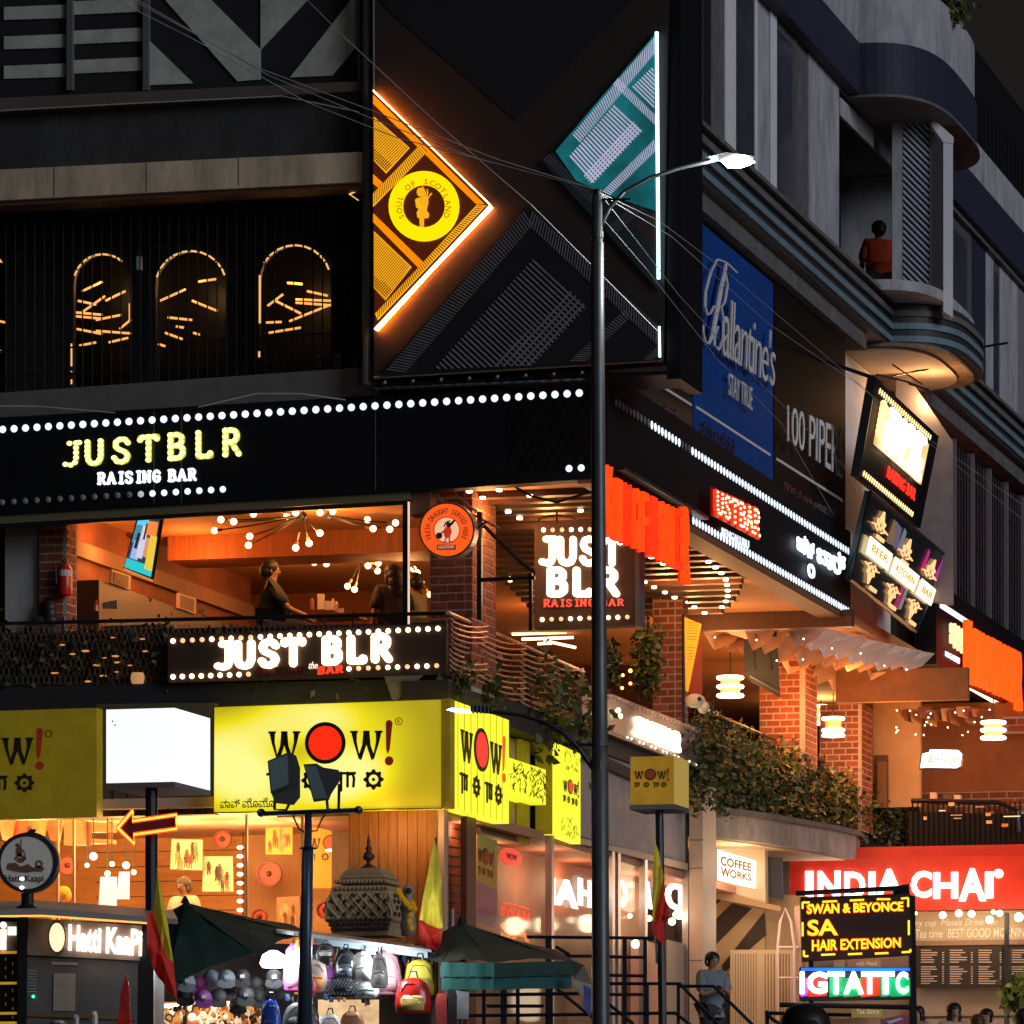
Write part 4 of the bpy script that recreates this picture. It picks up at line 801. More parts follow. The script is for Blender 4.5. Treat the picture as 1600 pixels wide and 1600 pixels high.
it, wd = slabtext("RAISING", 2.6, 11, 2); fit_line(L, it, wd, quad4(L, [(400, 1043), (478, 1040), (478, 1052), (400, 1055)], .275), mat("unlit_red_letter", (.12, .012, .008), .6), js, .02)
text(L, "the", 482, 496, 1034, 1045, em("white_script", (1, .85, .7), .8), js, .29, .02, 0, .4)
solo("torn_cloth", MB().panel(L, [(600, 1057), (661, 1055), (618, 1095), (612, 1092)], .35, .03), mat("dirty_cloth", (.22, .18, .13), .9, noise=.4, ns=8), "grey triangular cloth hanging below the parapet sign", "cloth")
# ------------------------------------------------------------------ side-street railing with curved wires
nr = thing("wire_railing", "fan of curved pale wires with ivy along the side balcony left of the lamp post", "railing", RG.P(800, 1090))
WIRE = mat("copper_pale_wire", (.75, .46, .30), .4, .2)
part("top_rail", MB().tube([RG.P(700, 957, .05), RG.P(912, 1050, .05)], .03, 6), WIRE, nr)
yt = lambda x: 957+(x-700)*.438; yb_ = lambda x: 1062+(x-700)*.52
for k in range(13):
    v = (k+.5)/13
    for x0, x1 in ((712, 762), (766, 822), (828, 868), (872, 912)):
        pts = []
        for j in range(7):
            x = x0-14+ (x1-x0+14)*j/6; yy = yt(x)+(yb_(x)-yt(x))*v+7*math.sin(j/6*math.pi)-(j-3)*2.6-2
            pts.append(RG.P(max(x, 705 if v < .5 else 703), yy, .08+.06*math.sin(k)))
        part("wire", MB().tube(pts, .016, 4), WIRE, nr)
for x in (762, 824, 869): part("post", MB().tube([RG.P(x, yt(x), .02), RG.P(x, yb_(x), .02)], .02, 5), DKMET, nr)
mbs = leaves("", "", "", [(RG.P(x, yt(x)+y, .1), r) for x, y, r in ((830, 60, .6), (850, 40, .6), (870, 90, .5), (855, 110, .5), (900, 70, .5), (845, 75, .6), (880, 50, .5), (760, 95, .35), (715, 95, .3), (905, 110, .5))], 900, .17, [1, 2, 3], seed=21)
for mb_, m_ in zip(mbs, (LG1, LG2, LG3)): part("ivy_leaves", mb_, m_, nr, kind='stuff')
bp("side_slab_edge", MB().panel(RG, [(700, 1062), (1090, 1252), (1090, 1262), (700, 1092)], .1, .8), mat("dark_side_slab", (.03, .022, .02), .8, noise=.4))
gs = thing("grey_balcony_sign", "dark grey dotted parapet sign with blazing white letters just right of the lamp post", "sign", RG.P(1000, 1160))
gq = quad4(RG, [(909, 1066), (1097, 1140), (1097, 1203), (909, 1130)], .25)
part("board", MB().prism(gq, [v-RG.n*.1 for v in gq]), mat("dark_grey_board", (.14, .12, .12), .4, noise=.3), gs)
it, wd = slabtext("JUSTBLR", 4.6, 9.4)
for i, (g_, x_, ch) in enumerate(it): part("letter", fit(g_, [v+RG.n*.08 for v in sub(gq, .40, .36, .77, .80)], RG.n, .06, (0, 0, wd, 14)), em("blazing_letter", (1, .78, .5), 6), gs)
dm = MB().lathe((0, 0, 0), [(.025, 0), (.02, .02)], 6, RG.n); dmm = dm.mesh("bulb", mat("dot_grey", (.5, .42, .38), .5)); dml = dm.mesh("bulb", em("dot_lit", (1, .85, .7), 3))
for j, v in enumerate((.10, .92)):
    for i in range(30): p_ = sub(gq, .02+i*.033, v, 1, 1)[0]; inst("bulb", dml if (j == 1 and 9 < i < 29 and i % 3) else dmm, gs, p_+RG.n*.01)
for x, y in ((966, 1110), (969, 1119)): part("bulb", MB().ball(RG.P(x, y, .34), .05, 8, 5), WARM, gs)
light("sign_glow", RG.P(1016, 1133, 1.0), 8, (1, .6, .35), .3)
hd = thing("hedge", "long leafy hedge spilling over the side balcony edge towards the red shop front", "hedge", RG.P(1250, 1280))
cs = []; rnd = random.Random(4)
for i in range(150):
    t_ = i/149; x = 1082+348*t_; y0 = 1122+(x-1085)*.455+11*math.sin(i*.55)+6*math.sin(i*1.7); y1 = 1250+(x-1085)*.165
    for k in range(4): cs.append((RG.P(x, y0+(y1-y0)*rnd.random(), .1+rnd.random()*.35), .42))
mbs = leaves("", "", "", cs, 17000, .12, [1, 2, 3, 4, 5], seed=31, spread=(.8, .8, .8))
for i, mb_ in enumerate(mbs): part("foliage", mb_, (LG1, LG1, LG2, LG2, LG3)[i], hd, kind='stuff')
part("planter", MB().panel(RG, [(1085, 1165), (1432, 1292), (1432, 1310), (1085, 1262)], .0, .6), mat("dark_planter", (.03, .025, .02), .8), hd)
hr = thing("hedge_railing", "thin black handrail above the hedge in front of the brick columns", "railing", RG.P(1250, 1200, -.4))
part("handrail", MB().tube([RG.P(1090, 1104, -.3), RG.P(1440, 1256, -.3)], .035, 5), DKMET, hr)
for x in (1140, 1210, 1282, 1335, 1385, 1430): part("post", MB().tube([RG.P(x, 1104+(x-1090)*.434, -.3), RG.P(x, 1104+(x-1090)*.434+50, -.3)], .025, 5), DKMET, hr)
hp = thing("hanging_plant", "dark hanging plant in front of the brick column beside the lamp post", "plant", P(1012, 1060, 97))
mbs = leaves("", "", "", [(P(1012, y, 97), .26) for y in range(985, 1080, 8)]+[(P(955, y, 96), .16) for y in range(1010, 1060, 12)], 1100, .11, [1, 2], seed=8)
part("foliage", mbs[0], LG1, hp, kind='stuff'); part("foliage_light", mbs[1], LG2, hp, kind='stuff'); part("hanger", MB().tube([P(1012, 955, 97), P(1012, 1070, 97)], .015, 4), DKMET, hp)
# ------------------------------------------------------------------ inside the side-street restaurant
def Lwall(name, Y, px0, px1, yt_, yb2, m, th=.25, off=0): f = LF(Y); return bp(name, MB().slab(f, px0, px1, yt_, yb2, off, th), m)
Lwall("neon_ceiling_bay", 104, 766, 925, 912, 960, WOODD)
NT = em("warm_ceiling_tube", (1, .78, .45), 4)
for a, b in (((765, 962), (790, 961)), ((800, 961), (826, 959)), ((765, 966), (820, 965)), ((790, 984), (824, 983)), ((800, 991), (885, 988)), ((815, 999), (896, 996)), ((840, 1006), (862, 1005)), ((850, 1001), (900, 1012))):
    bp("ceiling_light_tube", MB().tube([P(*a, 105), P(*b, 105)], .03, 5), NT)
Lwall("far_shelf_wall", 112, 850, 1021, 955, 1110, mat("dim_bar_wall", (.09, .04, .02), .7, noise=.5))
for x, y, r in ((868, 1012, .12), (940, 1030, .1), (985, 1048, .06), (973, 1055, .05), (960, 1000, .08), (985, 1068, .05), (972, 1075, .05), (1000, 1020, .06)): bp("shelf_bulb", MB().ball(P(x, y, 110), r*.8, 8, 5), em("amber_shelf_bulb", (1, .50, .15), 3))
for k, (x, y) in enumerate(((792, 880), (797, 903))):
    t = thing("pendant_lamp", ("upper", "lower")[k]+" dark pendant lamp beyond the corner brick column", "lamp", P(x, y, 95)); part("shade", MB().lathe(P(x, y-4, 95), [(.09, 0), (.09, .1), (.03, .16)], 10), DKMET, t); part("bulb", MB().ball(P(x, y+2, 95), .06, 8, 5), em("pendant_bulb", (1, .72, .42), 6), t); part("cord", MB().tube([P(x, y-20, 95), P(x, 862, 95)], .01, 4), DKMET, t)
# cream, orange and brick surfaces beyond the columns
Lwall("cream_wall", 118, 1364, 1437, 1098, 1262, mat("cream_interior_wall", (.50, .33, .17), .8, noise=.15)); Lwall("orange_wall", 121, 1437, 1720, 1100, 1300, ORW)
Lwall("ceiling_bulkhead", 112, 1306, 1512, 1048, 1098, mat("dim_orange_plaster", (.22, .10, .04), .8, noise=.3)); Lwall("ceiling_bulkhead", 111, 1195, 1330, 1010, 1035, WOODD)
Lwall("dark_door", 117.9, 1366, 1387, 1180, 1262, WOODD); Lwall("door_panel", 117.6, 1371, 1383, 1190, 1262, mat("door_brown", (.16, .09, .05), .6))
Lwall("timber_panelling", 128, 1068, 1190, 1088, 1112, mat("panel_brown", (.2, .09, .04), .6, noise=.3)); Lwall("tiled_wall", 128, 1068, 1190, 1112, 1180, WOODD)
for x in (1070, 1120, 1162): Lwall("panel_joint", 127.7, x, x+2, 1088, 1112, WOODD)
bk = thing("brick_dado", "low brick band along the orange wall behind the dark far balcony", "wall", LF(120.9).P(1520, 1275))
f = LF(120.9); part("mortar_bed", MB().slab(f, 1438, 1720, 1239, 1275, .05, .1), MORT, bk); bme = MB().box(Frame((0, 0), DL), -.19, .19, -.065, .065, -.01, .015).mesh("brick", BRICK)
for r in range(3):
    for i in range(11): inst("brick", bme, bk, f.W(f.s(1450)+i*.42+(.2 if r % 2 else 0), f.z(1445, 1245)-r*.16, .05))
bk = thing("brick_dado", "patch of brick wall above the bright ring lamp at the right edge", "wall", LF(120.8).P(1580, 1147))
f = LF(120.8); part("mortar_bed", MB().slab(f, 1566, 1720, 1120, 1147, .05, .1), MORT, bk)
for r in range(2):
    for i in range(6): inst("brick", bme, bk, f.W(f.s(1575)+i*.42+(.2 if r % 2 else 0), f.z(1575, 1128)-r*.16, .05))
# ring pendant lamps
RNG = em("ring_lamp_tube", (1, .84, .60), 6)
def ringlamp(label, x, ys, w, Y):
    t = thing("ring_lamp", label, "lamp", P(x, ys[-1], Y), "pendant lamps of stacked light rings"); r = w/2/F*Y
    for y in ys: c = P(x, y, Y); part("light_ring", MB().tube([c+Vector((r*math.cos(a*math.pi/8), r*math.sin(a*math.pi/8), 0)) for a in range(17)], .038, 6, False), RNG, t)
    part("inner_drum", MB().lathe(P(x, ys[-1], Y), [(r*.8, 0), (r*.8, (ys[-1]-ys[0])/F*Y)], 14), mat("drum_amber", (.5, .25, .08), .6, emit=.25, ecol=(1, .4, .1)), t); part("cord", MB().tube([P(x, ys[0], Y), P(x, ys[0]-40, Y)], .012, 4), DKMET, t)
    light("ring_lamp_light", P(x, sum(ys)/len(ys), Y)+Vector((0, -.6, 0)), 110, (1, .45, .15), .3)
ringlamp("three-ring pendant left of the black hanging banner", 1141, (1059, 1073, 1087), 38, 104)
ringlamp("three-ring pendant peeping out between the second and third brick columns", 1283, (1104, 1118, 1130), 26, 119)
ringlamp("pendant with a crossed ring before the farthest brick column's print", 1302, (1123, 1141, 1149), 32, 113)
ringlamp("blazing three-ring pendant over the right end of the far balcony", 1552, (1129, 1141, 1153), 36, 112)
for x, y, Y, p_ in ((1130, 1100, 102, 60), (1240, 1160, 106, 60), (1400, 1150, 110, 90), (1500, 1190, 114, 90), (1330, 1060, 108, 60), (870, 1000, 100, 45), (1230, 1110, 108, 50), (1340, 1180, 112, 50)): light("restaurant_wash", P(x, y, Y), p_*1.9, (1, .37, .10), .5)
for k, (pts, Y) in enumerate((([(1199, 1073), (1247, 1072), (1248, 1113), (1201, 1118)], 110.3), ([(1287, 1113), (1340, 1112), (1341, 1151), (1288, 1152)], 115.8))):
    t = thing("framed_print", ("framed print on the brick column behind the black banner", "framed print behind the crossed ring lamp on the farthest column")[k], "picture", P(*pts[3], Y)); f = LF(Y, pts[0][0])
    part("frame", MB().panel(f, pts, .06, .05), WOODD, t); cx_, cy_ = sum(p[0] for p in pts)/4, sum(p[1] for p in pts)/4
    part("print", MB().panel(f, [(p[0]*.93+cx_*.07, p[1]*.93+cy_*.07) for p in pts], .07, .02), mat("yellowed_paper", (.75, .60, .36), .7, noise=.1), t)
    g_ = G(); rnd = random.Random(k); [g_.stroke([(cx_-4+rnd.gauss(0, 7), cy_+rnd.gauss(0, 5)), (cx_+rnd.gauss(6, 7), cy_+rnd.gauss(3, 5))], 1.2) for _ in range(16)]; art(f, g_, mat("print_brown", (.25, .10, .05), .7), t, "drawing", .08, .004)
    g_ = G(); [g_.rect(pts[0][0]+6, pts[0][1]+8+4*q_, pts[0][0]+16, pts[0][1]+9+4*q_) for q_ in range(5)]; art(f, g_, mat("print_grey", (.4, .3, .2), .7), t, "caption", .08, .004)
t = thing("lit_beer_sign", "glowing white ragged-edged beer sign on the orange wall", "sign", P(1470, 1200, 114)); f = LF(114, 1470)
part("plate", MB().panel(f, [(1441, 1178), (1452, 1175), (1453, 1171), (1497, 1172), (1503, 1178), (1500, 1197), (1494, 1200), (1446, 1199), (1438, 1200)], 0, .15), em("cool_sign_face", (.92, .95, 1), 2), t)
part("rim", MB().panel(f, [(1439, 1177), (1452, 1173), (1453, 1169), (1498, 1170), (1505, 1177), (1502, 1199), (1495, 1202), (1446, 1201), (1436, 1202)], -.03, .15), mat("dark_rim", (.03, .03, .05), .5), t); text(f, "Altbier", 1448, 1496, 1181, 1195, mat("khaki_letter", (.25, .26, .1), .6, emit=.4, ecol=(.4, .4, .2)), t, .012, .006)
for x, y, Y in ((1230, 1075, 101), (1330, 1075, 104), (1400, 1095, 107)): light("drape_fill", P(x, y, Y), 40, (1, .62, .36), .2)  # added lamps that brighten the drapes from below; no fitting there
# yellow banner, black banner
t = thing("yellow_banner", "narrow yellow banner tapering to a point against the brick column", "banner", P(1080, 1085, 97)); f = LF(97, 1080)
part("cloth", MB().panel(f, [(1069, 964), (1096, 975), (1075, 1082), (1071, 1078)], 0, .02), mat("yellow_cloth", (.75, .48, .02), .7, emit=.15, ecol=(1, .6, .05)), t); part("red_fold", MB().panel(f, [(1096, 975), (1097, 1086), (1075, 1082)], -.03, .02), mat("red_fold", (.22, .03, .02), .7), t)
g_ = G(); [g_.rect(1074, 972+k*4.4, 1092-k*.8, 973+k*4.4) for k in range(14) if k not in (7, 8)]; art(f, g_, mat("banner_print", (.25, .15, .02), .7), t, "printed_lines", .005, .003); part("pole", MB().tube([P(1067, 960, 97), P(1068, 1130, 97)], .03, 5), DKMET, t)
t = thing("skull_ornament", "pale carved head ornament at the foot of the yellow banner", "ornament", P(1090, 1120, 97))
part("head", MB().ball(P(1086, 1095, 97), .16, 10, 6, (1.3, 1, .9)), mat("bone", (.5, .45, .36), .6), t, smooth=True); part("jaw", MB().ball(P(1099, 1105, 97), .12, 8, 5, (1, .8, 1.1)), MATS["bone"], t, smooth=True); part("eye_socket", MB().ball(P(1093, 1092, 96.85), .045, 8, 5), HAIR, t)
t = thing("black_banner", "slanting black cloth banner hanging before the second brick column", "banner", P(1190, 1090, 104)); f = LF(104, 1190)
part("cloth", MB().panel(f, [(1162, 1000), (1213, 984), (1219, 1090), (1174, 1066), (1163, 1050)], 0, .03), mat("black_banner_cloth", (.022, .026, .028), .8, noise=.3, ns=3, bump=.6), t)
g_ = G(); g_.stroke([(1178, 1012), (1180, 1045)], 4); g_.stroke([(1203, 1010), (1206, 1045)], 4); art(f, g_, mat("banner_dark_letter", (.006, .007, .008), .8), t, "lettering", .006, .004)
part("hem", MB().tube([P(1172, 1056, 103.9), P(1218, 1082, 103.9)], .02, 4), GREY, t)
# hanging fabric shards, each a bent sheet of its own, with small fairy lights
FAB = mat("cream_fabric", (.82, .68, .58), .8, noise=.15); FAIRY = em("fairy_bulb", (1, .85, .6), 9); fb = MB().ball((0, 0, 0), .017, 6, 4).mesh("fairy_light", FAIRY)
def drape(label, p0, p1, n, drop, Y0, Y1, point):
    t = thing("fabric_drape", label, "drape", P((p0[0]+p1[0])/2, max(p0[1], p1[1])+drop, (Y0+Y1)/2), "cream fabric drapes under the ceiling"); rnd = random.Random(int(p0[0]))
    for i in range(n):
        a = i/n; x = p0[0]+(p1[0]-p0[0])*a; y = p0[1]+(p1[1]-p0[1])*a; Y = Y0+(Y1-Y0)*a; w = (p1[0]-p0[0])/n*1.05; d_ = drop*rnd.uniform(.8, 1.15)
        A, Bq, C_, D_, E_ = P(x-w*.9, y+d_*.25, Y-.6), P(x+w*.3, y-2, Y), P(x+w*1.9, y+d_*.12, Y+.5), P(x+w*1.0, y+d_*.75, Y-.2), P(x-w*.2, y+d_, Y-.3)
        m_ = (Bq+E_)/2+Vector((0, .35, .05))
        part("fabric_sheet", MB().add([A, Bq, C_, D_, E_, m_], [(0, 1, 5), (1, 2, 5), (2, 3, 5), (3, 4, 5), (4, 0, 5)]), FAB, t)
        if i % 2 == 0: inst("fairy_light", fb, t, P(x+rnd.uniform(-5, 12), y+d_*rnd.uniform(.5, .95), Y-.7))
drape("front fabric drape running beneath the fascia towards the tilted menu board", (1180, 972), (1420, 1030), 13, 48, 103, 112, 1); drape("rear fabric drape hanging lower, over the columns", (1120, 975), (1330, 1040), 9, 40, 105, 112, 1)
drape("second fabric drape close under the lower ceiling", (1250, 978), (1440, 1022), 9, 38, 102, 110, 1)
t = thing("fabric_swag", "smooth cream fabric swag sagging left of the black banner", "drape", P(1160, 998, 104)); part("fabric_sheet", MB().panel(FF(104), [(1108, 966), (1205, 965), (1206, 985), (1190, 995), (1165, 998), (1140, 990), (1120, 977)], 0, .04), FAB, t)
t = thing("fabric_swag", "amber paper swag with fairy lights above the glowing white beer sign", "drape", P(1470, 1150, 112)); rnd = random.Random(5)
for i in range(12):
    x, y = 1398+i*12, 1104+rnd.uniform(0, 6); w, d_ = 22, rnd.uniform(18, 40)*(1-abs(i-6)/11); part("paper_sheet", MB().add([P(x, y, 113), P(x+w, y, 113.4), P(x+w*.8, y+d_, 112.6), P(x+w*.1, y+d_*.8, 112.4)], [(0, 1, 2, 3)]), mat("amber_paper%d" % (i % 2), ((.5, .3, .1), (.22, .1, .04))[i % 2], .7), t)
for i in range(22): inst("fairy_light", fb, t, P(rnd.uniform(1400, 1550), rnd.uniform(1108, 1150), 112))
# ================================================================== tilted signs on the side street
def rq(pts): return [R.P(x, y, o) for x, y, o in pts]
ts = thing("tilted_bar_sign", "tilted black sign with blazing white letters above red ones, beneath the rounded balcony", "sign", R.P(1400, 820, .3))
tq = rq([(1370, 592, 1.3), (1467, 682, 1.3), (1438, 826, .8), (1343, 747, .8)]); tn = (tq[1]-tq[0]).cross(tq[0]-tq[3]).normalized(); tn = tn if tn.y < 0 else -tn
part("board", MB().prism(tq, [v-tn*.15 for v in tq]), BLK, ts)
part("side_return", MB().prism([tq[0], tq[3], tq[3]-tn*.18, tq[0]-tn*.18], [v-R.d*.06 for v in (tq[0], tq[3], tq[3]-tn*.18, tq[0]-tn*.18)]), DKMET, ts)
AMB = em("amber_bulb", (1, .62, .26), 2)
abm = MB().lathe((0, 0, 0), [(.062, 0), (.055, .010), (.02, .014)], 8, tn).mesh("bulb", AMB)
for v, u0, u1 in ((.085, .06, .97), (.93, .04, .93)):
    for i in range(25): inst("bulb", abm, ts, sub(tq, u0+(u1-u0)*i/27, v, 1, 1)[0]+tn*.01)
bl_ = sub(tq, .09, .17, .84, .60)
it, wd = slabtext("JUST", 4.2, 10.2)
for g_, x_, ch in it: part("letter", fit(g_, [v+tn*.12 for v in sub(tq, .16, .16, .74, .37)], tn, .03, (0, 0, wd-1, 14)), em("blazing_sign_letter", (1, .82, .54), 5), ts)
it, wd = slabtext("BLR", 4.4, 10.2)
for g_, x_, ch in it: part("letter", fit(g_, [v+tn*.12 for v in sub(tq, .18, .38, .76, .59)], tn, .03, (0, 0, wd-1, 14)), MATS["blazing_sign_letter"], ts)
part("letter_backlight", MB().prism([v+tn*.06 for v in bl_], [v+tn*.02 for v in bl_]), em("peach_backlight", (1, .52, .20), 1.5, noise=.6, ns=1.2), ts)
for k in range(14):
    p_ = sub(bl_, -.03+(k % 2)*.04, .05+k*.065, 1, 1)[0] if k < 12 else sub(bl_, .2+.15*(k-11), .95, 1, 1)[0]; part("rim_bulb", MB().ball(p_+tn*.12, .07, 8, 5), AMB, ts)
part("lettering", fit(tglyph("RAISING BAR", .02), sub(tq, .34, .68, .80, .80), tn, .015, None, None, .05), em("red_tilted_letter", (1, .03, .015), 1.4), ts)
part("air_unit", MB().prism([v-tn*.2 for v in sub(tq, .86, .30, 1.03, .72)], [v-tn*.5 for v in sub(tq, .86, .30, 1.03, .72)]), mat("grey_unit", (.28, .22, .18), .6, noise=.3), ts)
part("strut", MB().tube([tq[0], tq[0]-tn*1.6+Vector((-.4, 0, .3))], .04, 5), DKMET, ts)
light("sign_glow", sub(tq, .3, .4, 1, 1)[0]+tn*.8, 14, (1, .62, .32), .3)
light("underside_glow", R.W(25.9, cb0-.75, .75), 75, (1, .50, .20), .15)
MB_ = thing("menu_board", "tilted glossy menu board with gold flame ornaments and three glowing name plates", "sign", R.P(1400, 985, .2))
mq = rq([(1360, 768, 1.0), (1483, 872, 1.0), (1431, 987, .5), (1328, 905, .5)])
part("board", MB().prism(mq, [v-tn*.12 for v in mq]), mat("blue_black_gloss", (.012, .028, .038), .22, noise=.6, ns=1.4), MB_)
part("board_edge", MB().tube(mq+[mq[0]], .04, 4), DKMET, MB_)
GOLD = em("gold_lit_ornament", (1, .56, .24), 1.1)
def flame(u, v, s, dn=False):
    g_ = G(); k = -1 if dn else 1
    for pts in ([(0, -6*k), (-.6, -3*k), (.6, -3*k)], ): g_.stroke(pts+[pts[0]], .8)
    for sx in (-1, 1):
        for pts in ([(0, -3*k), (sx*2, -1.6*k), (sx*1.4, .4*k), (sx*2.6, 1.6*k), (sx*1, 3*k)], [(sx*.4, -2*k), (sx*1, 0), (sx*.3, 2*k)], [(sx*2.6, 1*k), (sx*4, 1.6*k)]): g_.stroke(pts, .62)
    part("ornament", fit(g_, sub(mq, u-s, v-s*1.5, u+s, v+s*1.5), tn, .02, (-5, -7, 5, 7), None, .05), GOLD, MB_)
for u, v, d in ((.17, .25, 0), (.52, .30, 0), (.85, .30, 0), (.20, .76, 1), (.52, .80, 1), (.83, .78, 1)): flame(u, v, .115, d)
PLT = em("glowing_name_plate", (1, .74, .40), 2.8, noise=.3, ns=6)
for i, (u0, u1, tx) in enumerate(((.08, .37, "BEER"), (.41, .74, "KITCHEN"), (.78, 1.0, "BAR"))):
    o = part("name_plate", fit(G().rect(0, 0, 1, 1), sub(mq, u0, .44, u1, .64), tn, .02, (0, 0, 1, 1), None, .07), PLT, MB_)
    part("lettering", fit(tglyph(tx, .01), sub(mq, u0+.04, .50, u1-.04, .58), tn, .01, None, None, .085), mat("gold_brown_letter", (.35, .2, .05), .6, emit=.5, ecol=(.8, .5, .15)), o)
for u, v in ((.16, .38), (.50, .42), (.24, .93), (.54, .95), (.85, .95)): part("small_plate", fit(G().rect(0, 0, 1, 1), sub(mq, u, v-.02, u+.09, v+.02), tn, .03, (0, 0, 1, 1), None, .05), GOLD, MB_)
for u0, u1, c in ((.28, .36, (.3, .18, .10)), (.42, .47, (.25, .28, .33)), (.66, .7, (.3, .3, .32)), (.74, .78, (.7, .03, .25)), (.92, .96, (.6, .05, .4)), (.30, .42, (.2, .16, .26)), (.6, .66, (.45, .04, .15))):
    v0 = .08 if u0 < .5 or u0 > .7 else .65; part("printed_figure", fit(G().poly([(.2, 0), (.8, .1), (1, .9), (0, 1)]), sub(mq, u0, v0, u1, v0+.28), tn, .01, (0, 0, 1, 1), None, .03), em("fig_%d" % int(u0*100), c, .45), MB_)
s0, s1 = R.s(1463, .3), R.s(1720, .3)
f2 = thing("fascia_sign", "far black fascia at the right edge with peach dot lettering", "sign", R.W(s0, zf, 0))
part("board", MB().box(R, s0, s1, zf-.1, zft+.15, -.2, .3), BLK, f2)
part("top_light_strip", MB().box(R, R.s(1468, .3), R.s(1511, .3), zr1-.07, zr1+.07, .305, .31), LED, f2); part("low_light_strip", MB().box(R, R.s(1503, .3), R.s(1511, .3), zr2-.07, zr2+.09, .305, .31), LED, f2)
PD = em("peach_dot", (1, .62, .32), 1.6); pdm = MB().ball((0, 0, 0), .05, 6, 4).mesh("bulb", PD)
for i in range(6):
    for j in range(11):
        if (i*7+j*3) % 5 == 0: continue
        inst("bulb", pdm, f2, R.P(1486+i*5.6, 973+i*4.0+j*3.3, .4))
part("lettering", fit(tglyph("BENGALURU", 0), quad4(R, [(1478, 1017), (1500, 1028), (1500, 1038), (1478, 1025)], .34), R.n, .02), em("cool_small", (.8, .88, 1), .8), f2)
part("bottom_light_strip", MB().tube([R.W(s0+2, zf-.13, .2), R.W(s1, zf-.13, .2)], .06, 5), em("cream_strip", (1, .75, .5), 2), f2)
k2 = thing("red_neon_lettering", "second huge orange-red neon word at the right edge of the picture", "neon sign", R.W(s0+5, zf, .7))
Q4 = quad4(R, [(1513, 976), (1600, 1022), (1600, 1100), (1513, 1062)], .9); mmx = em("solid_orange_neon", (1, .10, .007), 1.3, noise=.2, ns=2)
for i, ch in enumerate(N_):
    a, b = (i+.14)/10, (i+.84)/10; up, dn = (-.10 if ch == 'K' else 0), (1.15 if ch == 'R' else 1.02)
    qq = [Q4[0].lerp(Q4[1], a).lerp(Q4[3].lerp(Q4[2], a), up), Q4[0].lerp(Q4[1], b).lerp(Q4[3].lerp(Q4[2], b), up), Q4[0].lerp(Q4[1], b).lerp(Q4[3].lerp(Q4[2], b), dn), Q4[0].lerp(Q4[1], a).lerp(Q4[3].lerp(Q4[2], a), dn)]
    part("letter", fit(tglyph(ch, .02), qq, R.n, .14), mmx, k2)
part("red_backplate", MB().panel(R, [(1508, 975), (1596, 1020), (1596, 1096), (1508, 1060)], .4, .05), em("deep_red_plate", (.8, .006, .002), 1), k2)
part("under_glow_board", MB().panel(R, [(1508, 1062), (1600, 1100), (1600, 1112), (1508, 1068)], .5, .1), mat("maroon_board", (.12, .01, .01), .5), k2)
light("neon_glow", R.P(1540, 1060, 2.2), 30, (1, .08, .02), .4); light("neon_glow", R.P(1010, 860, 1.9), 14, (1, .1, .02), .4)
# far dark balcony with chairs
fb_ = thing("dark_balcony", "black railed balcony with chairs above the red shop fascia on the right", "balcony", P(1510, 1325, 108.5)); ff = LF(108.5, 1500)
part("railing_panel", MB().panel(ff, [(1420, 1268), (1600, 1272), (1700, 1275), (1700, 1330), (1420, 1327)], 0, .1), mat("black_mesh_panel", (.010, .009, .009), .6, noise=.4), fb_)
part("top_rail", MB().tube([ff.P(1424, 1251, .05), ff.P(1560, 1254, .05), ff.P(1590, 1268, .05), ff.P(1592, 1300, .05)], .06, 6), DKMET, fb_)
for i in range(22): part("baluster", MB().tube([ff.P(1426+i*8, 1252, .05), ff.P(1426+i*8, 1326, .05)], .018, 4), DKMET, fb_)
for i, (x, y, w, h) in enumerate(((1440, 1256, 26, 16), (1485, 1262, 20, 14), (1520, 1258, 24, 16), (1556, 1265, 30, 30))):
    t = thing("balcony_chair", "dark chair back behind the far balcony rail, %s from the hedge" % ("first", "second", "third", "fourth")[i], "chair", P(x, 1300, 109.5), "dark chairs on the far balcony")
    part("backrest", MB().panel(LF(109.5, x), [(x, y), (x+w, y+1), (x+w, y+h), (x, y+h)], 0, .05), WOODD, t); part("leg", MB().tube([P(x+2, y, 109.5), P(x+2, 1310, 109.5)], .03, 4), DKMET, t); part("leg", MB().tube([P(x+w-2, y, 109.5), P(x+w-2, 1310, 109.5)], .03, 4), DKMET, t)
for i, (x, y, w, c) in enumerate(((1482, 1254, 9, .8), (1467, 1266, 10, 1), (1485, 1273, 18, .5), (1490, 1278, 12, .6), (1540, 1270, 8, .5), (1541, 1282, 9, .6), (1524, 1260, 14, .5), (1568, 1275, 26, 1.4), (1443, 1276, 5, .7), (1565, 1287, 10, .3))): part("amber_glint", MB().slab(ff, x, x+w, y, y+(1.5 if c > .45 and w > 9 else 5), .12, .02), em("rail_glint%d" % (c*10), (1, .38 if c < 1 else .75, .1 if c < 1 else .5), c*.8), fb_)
for nm_, x, w, h, c in (("white_napkin_box", 1453, 9, 14, (.7, .5, .4)), ("condiment_caddy", 1474, 14, 11, (.12, .06, .03)), ("white_napkin_box", 1490, 10, 10, (.7, .6, .45))):
    solo(nm_, MB().panel(LF(112, x), [(x, 1252-h), (x+w, 1252-h), (x+w, 1254), (x, 1254)], 0, .2), mat("item_%s%d" % (nm_, x), c, .6), "%s on the far balcony's rail-side table" % ("left pale paper box" if x == 1453 else "dark caddy of condiments" if x == 1474 else "right small cream box"), "table item")
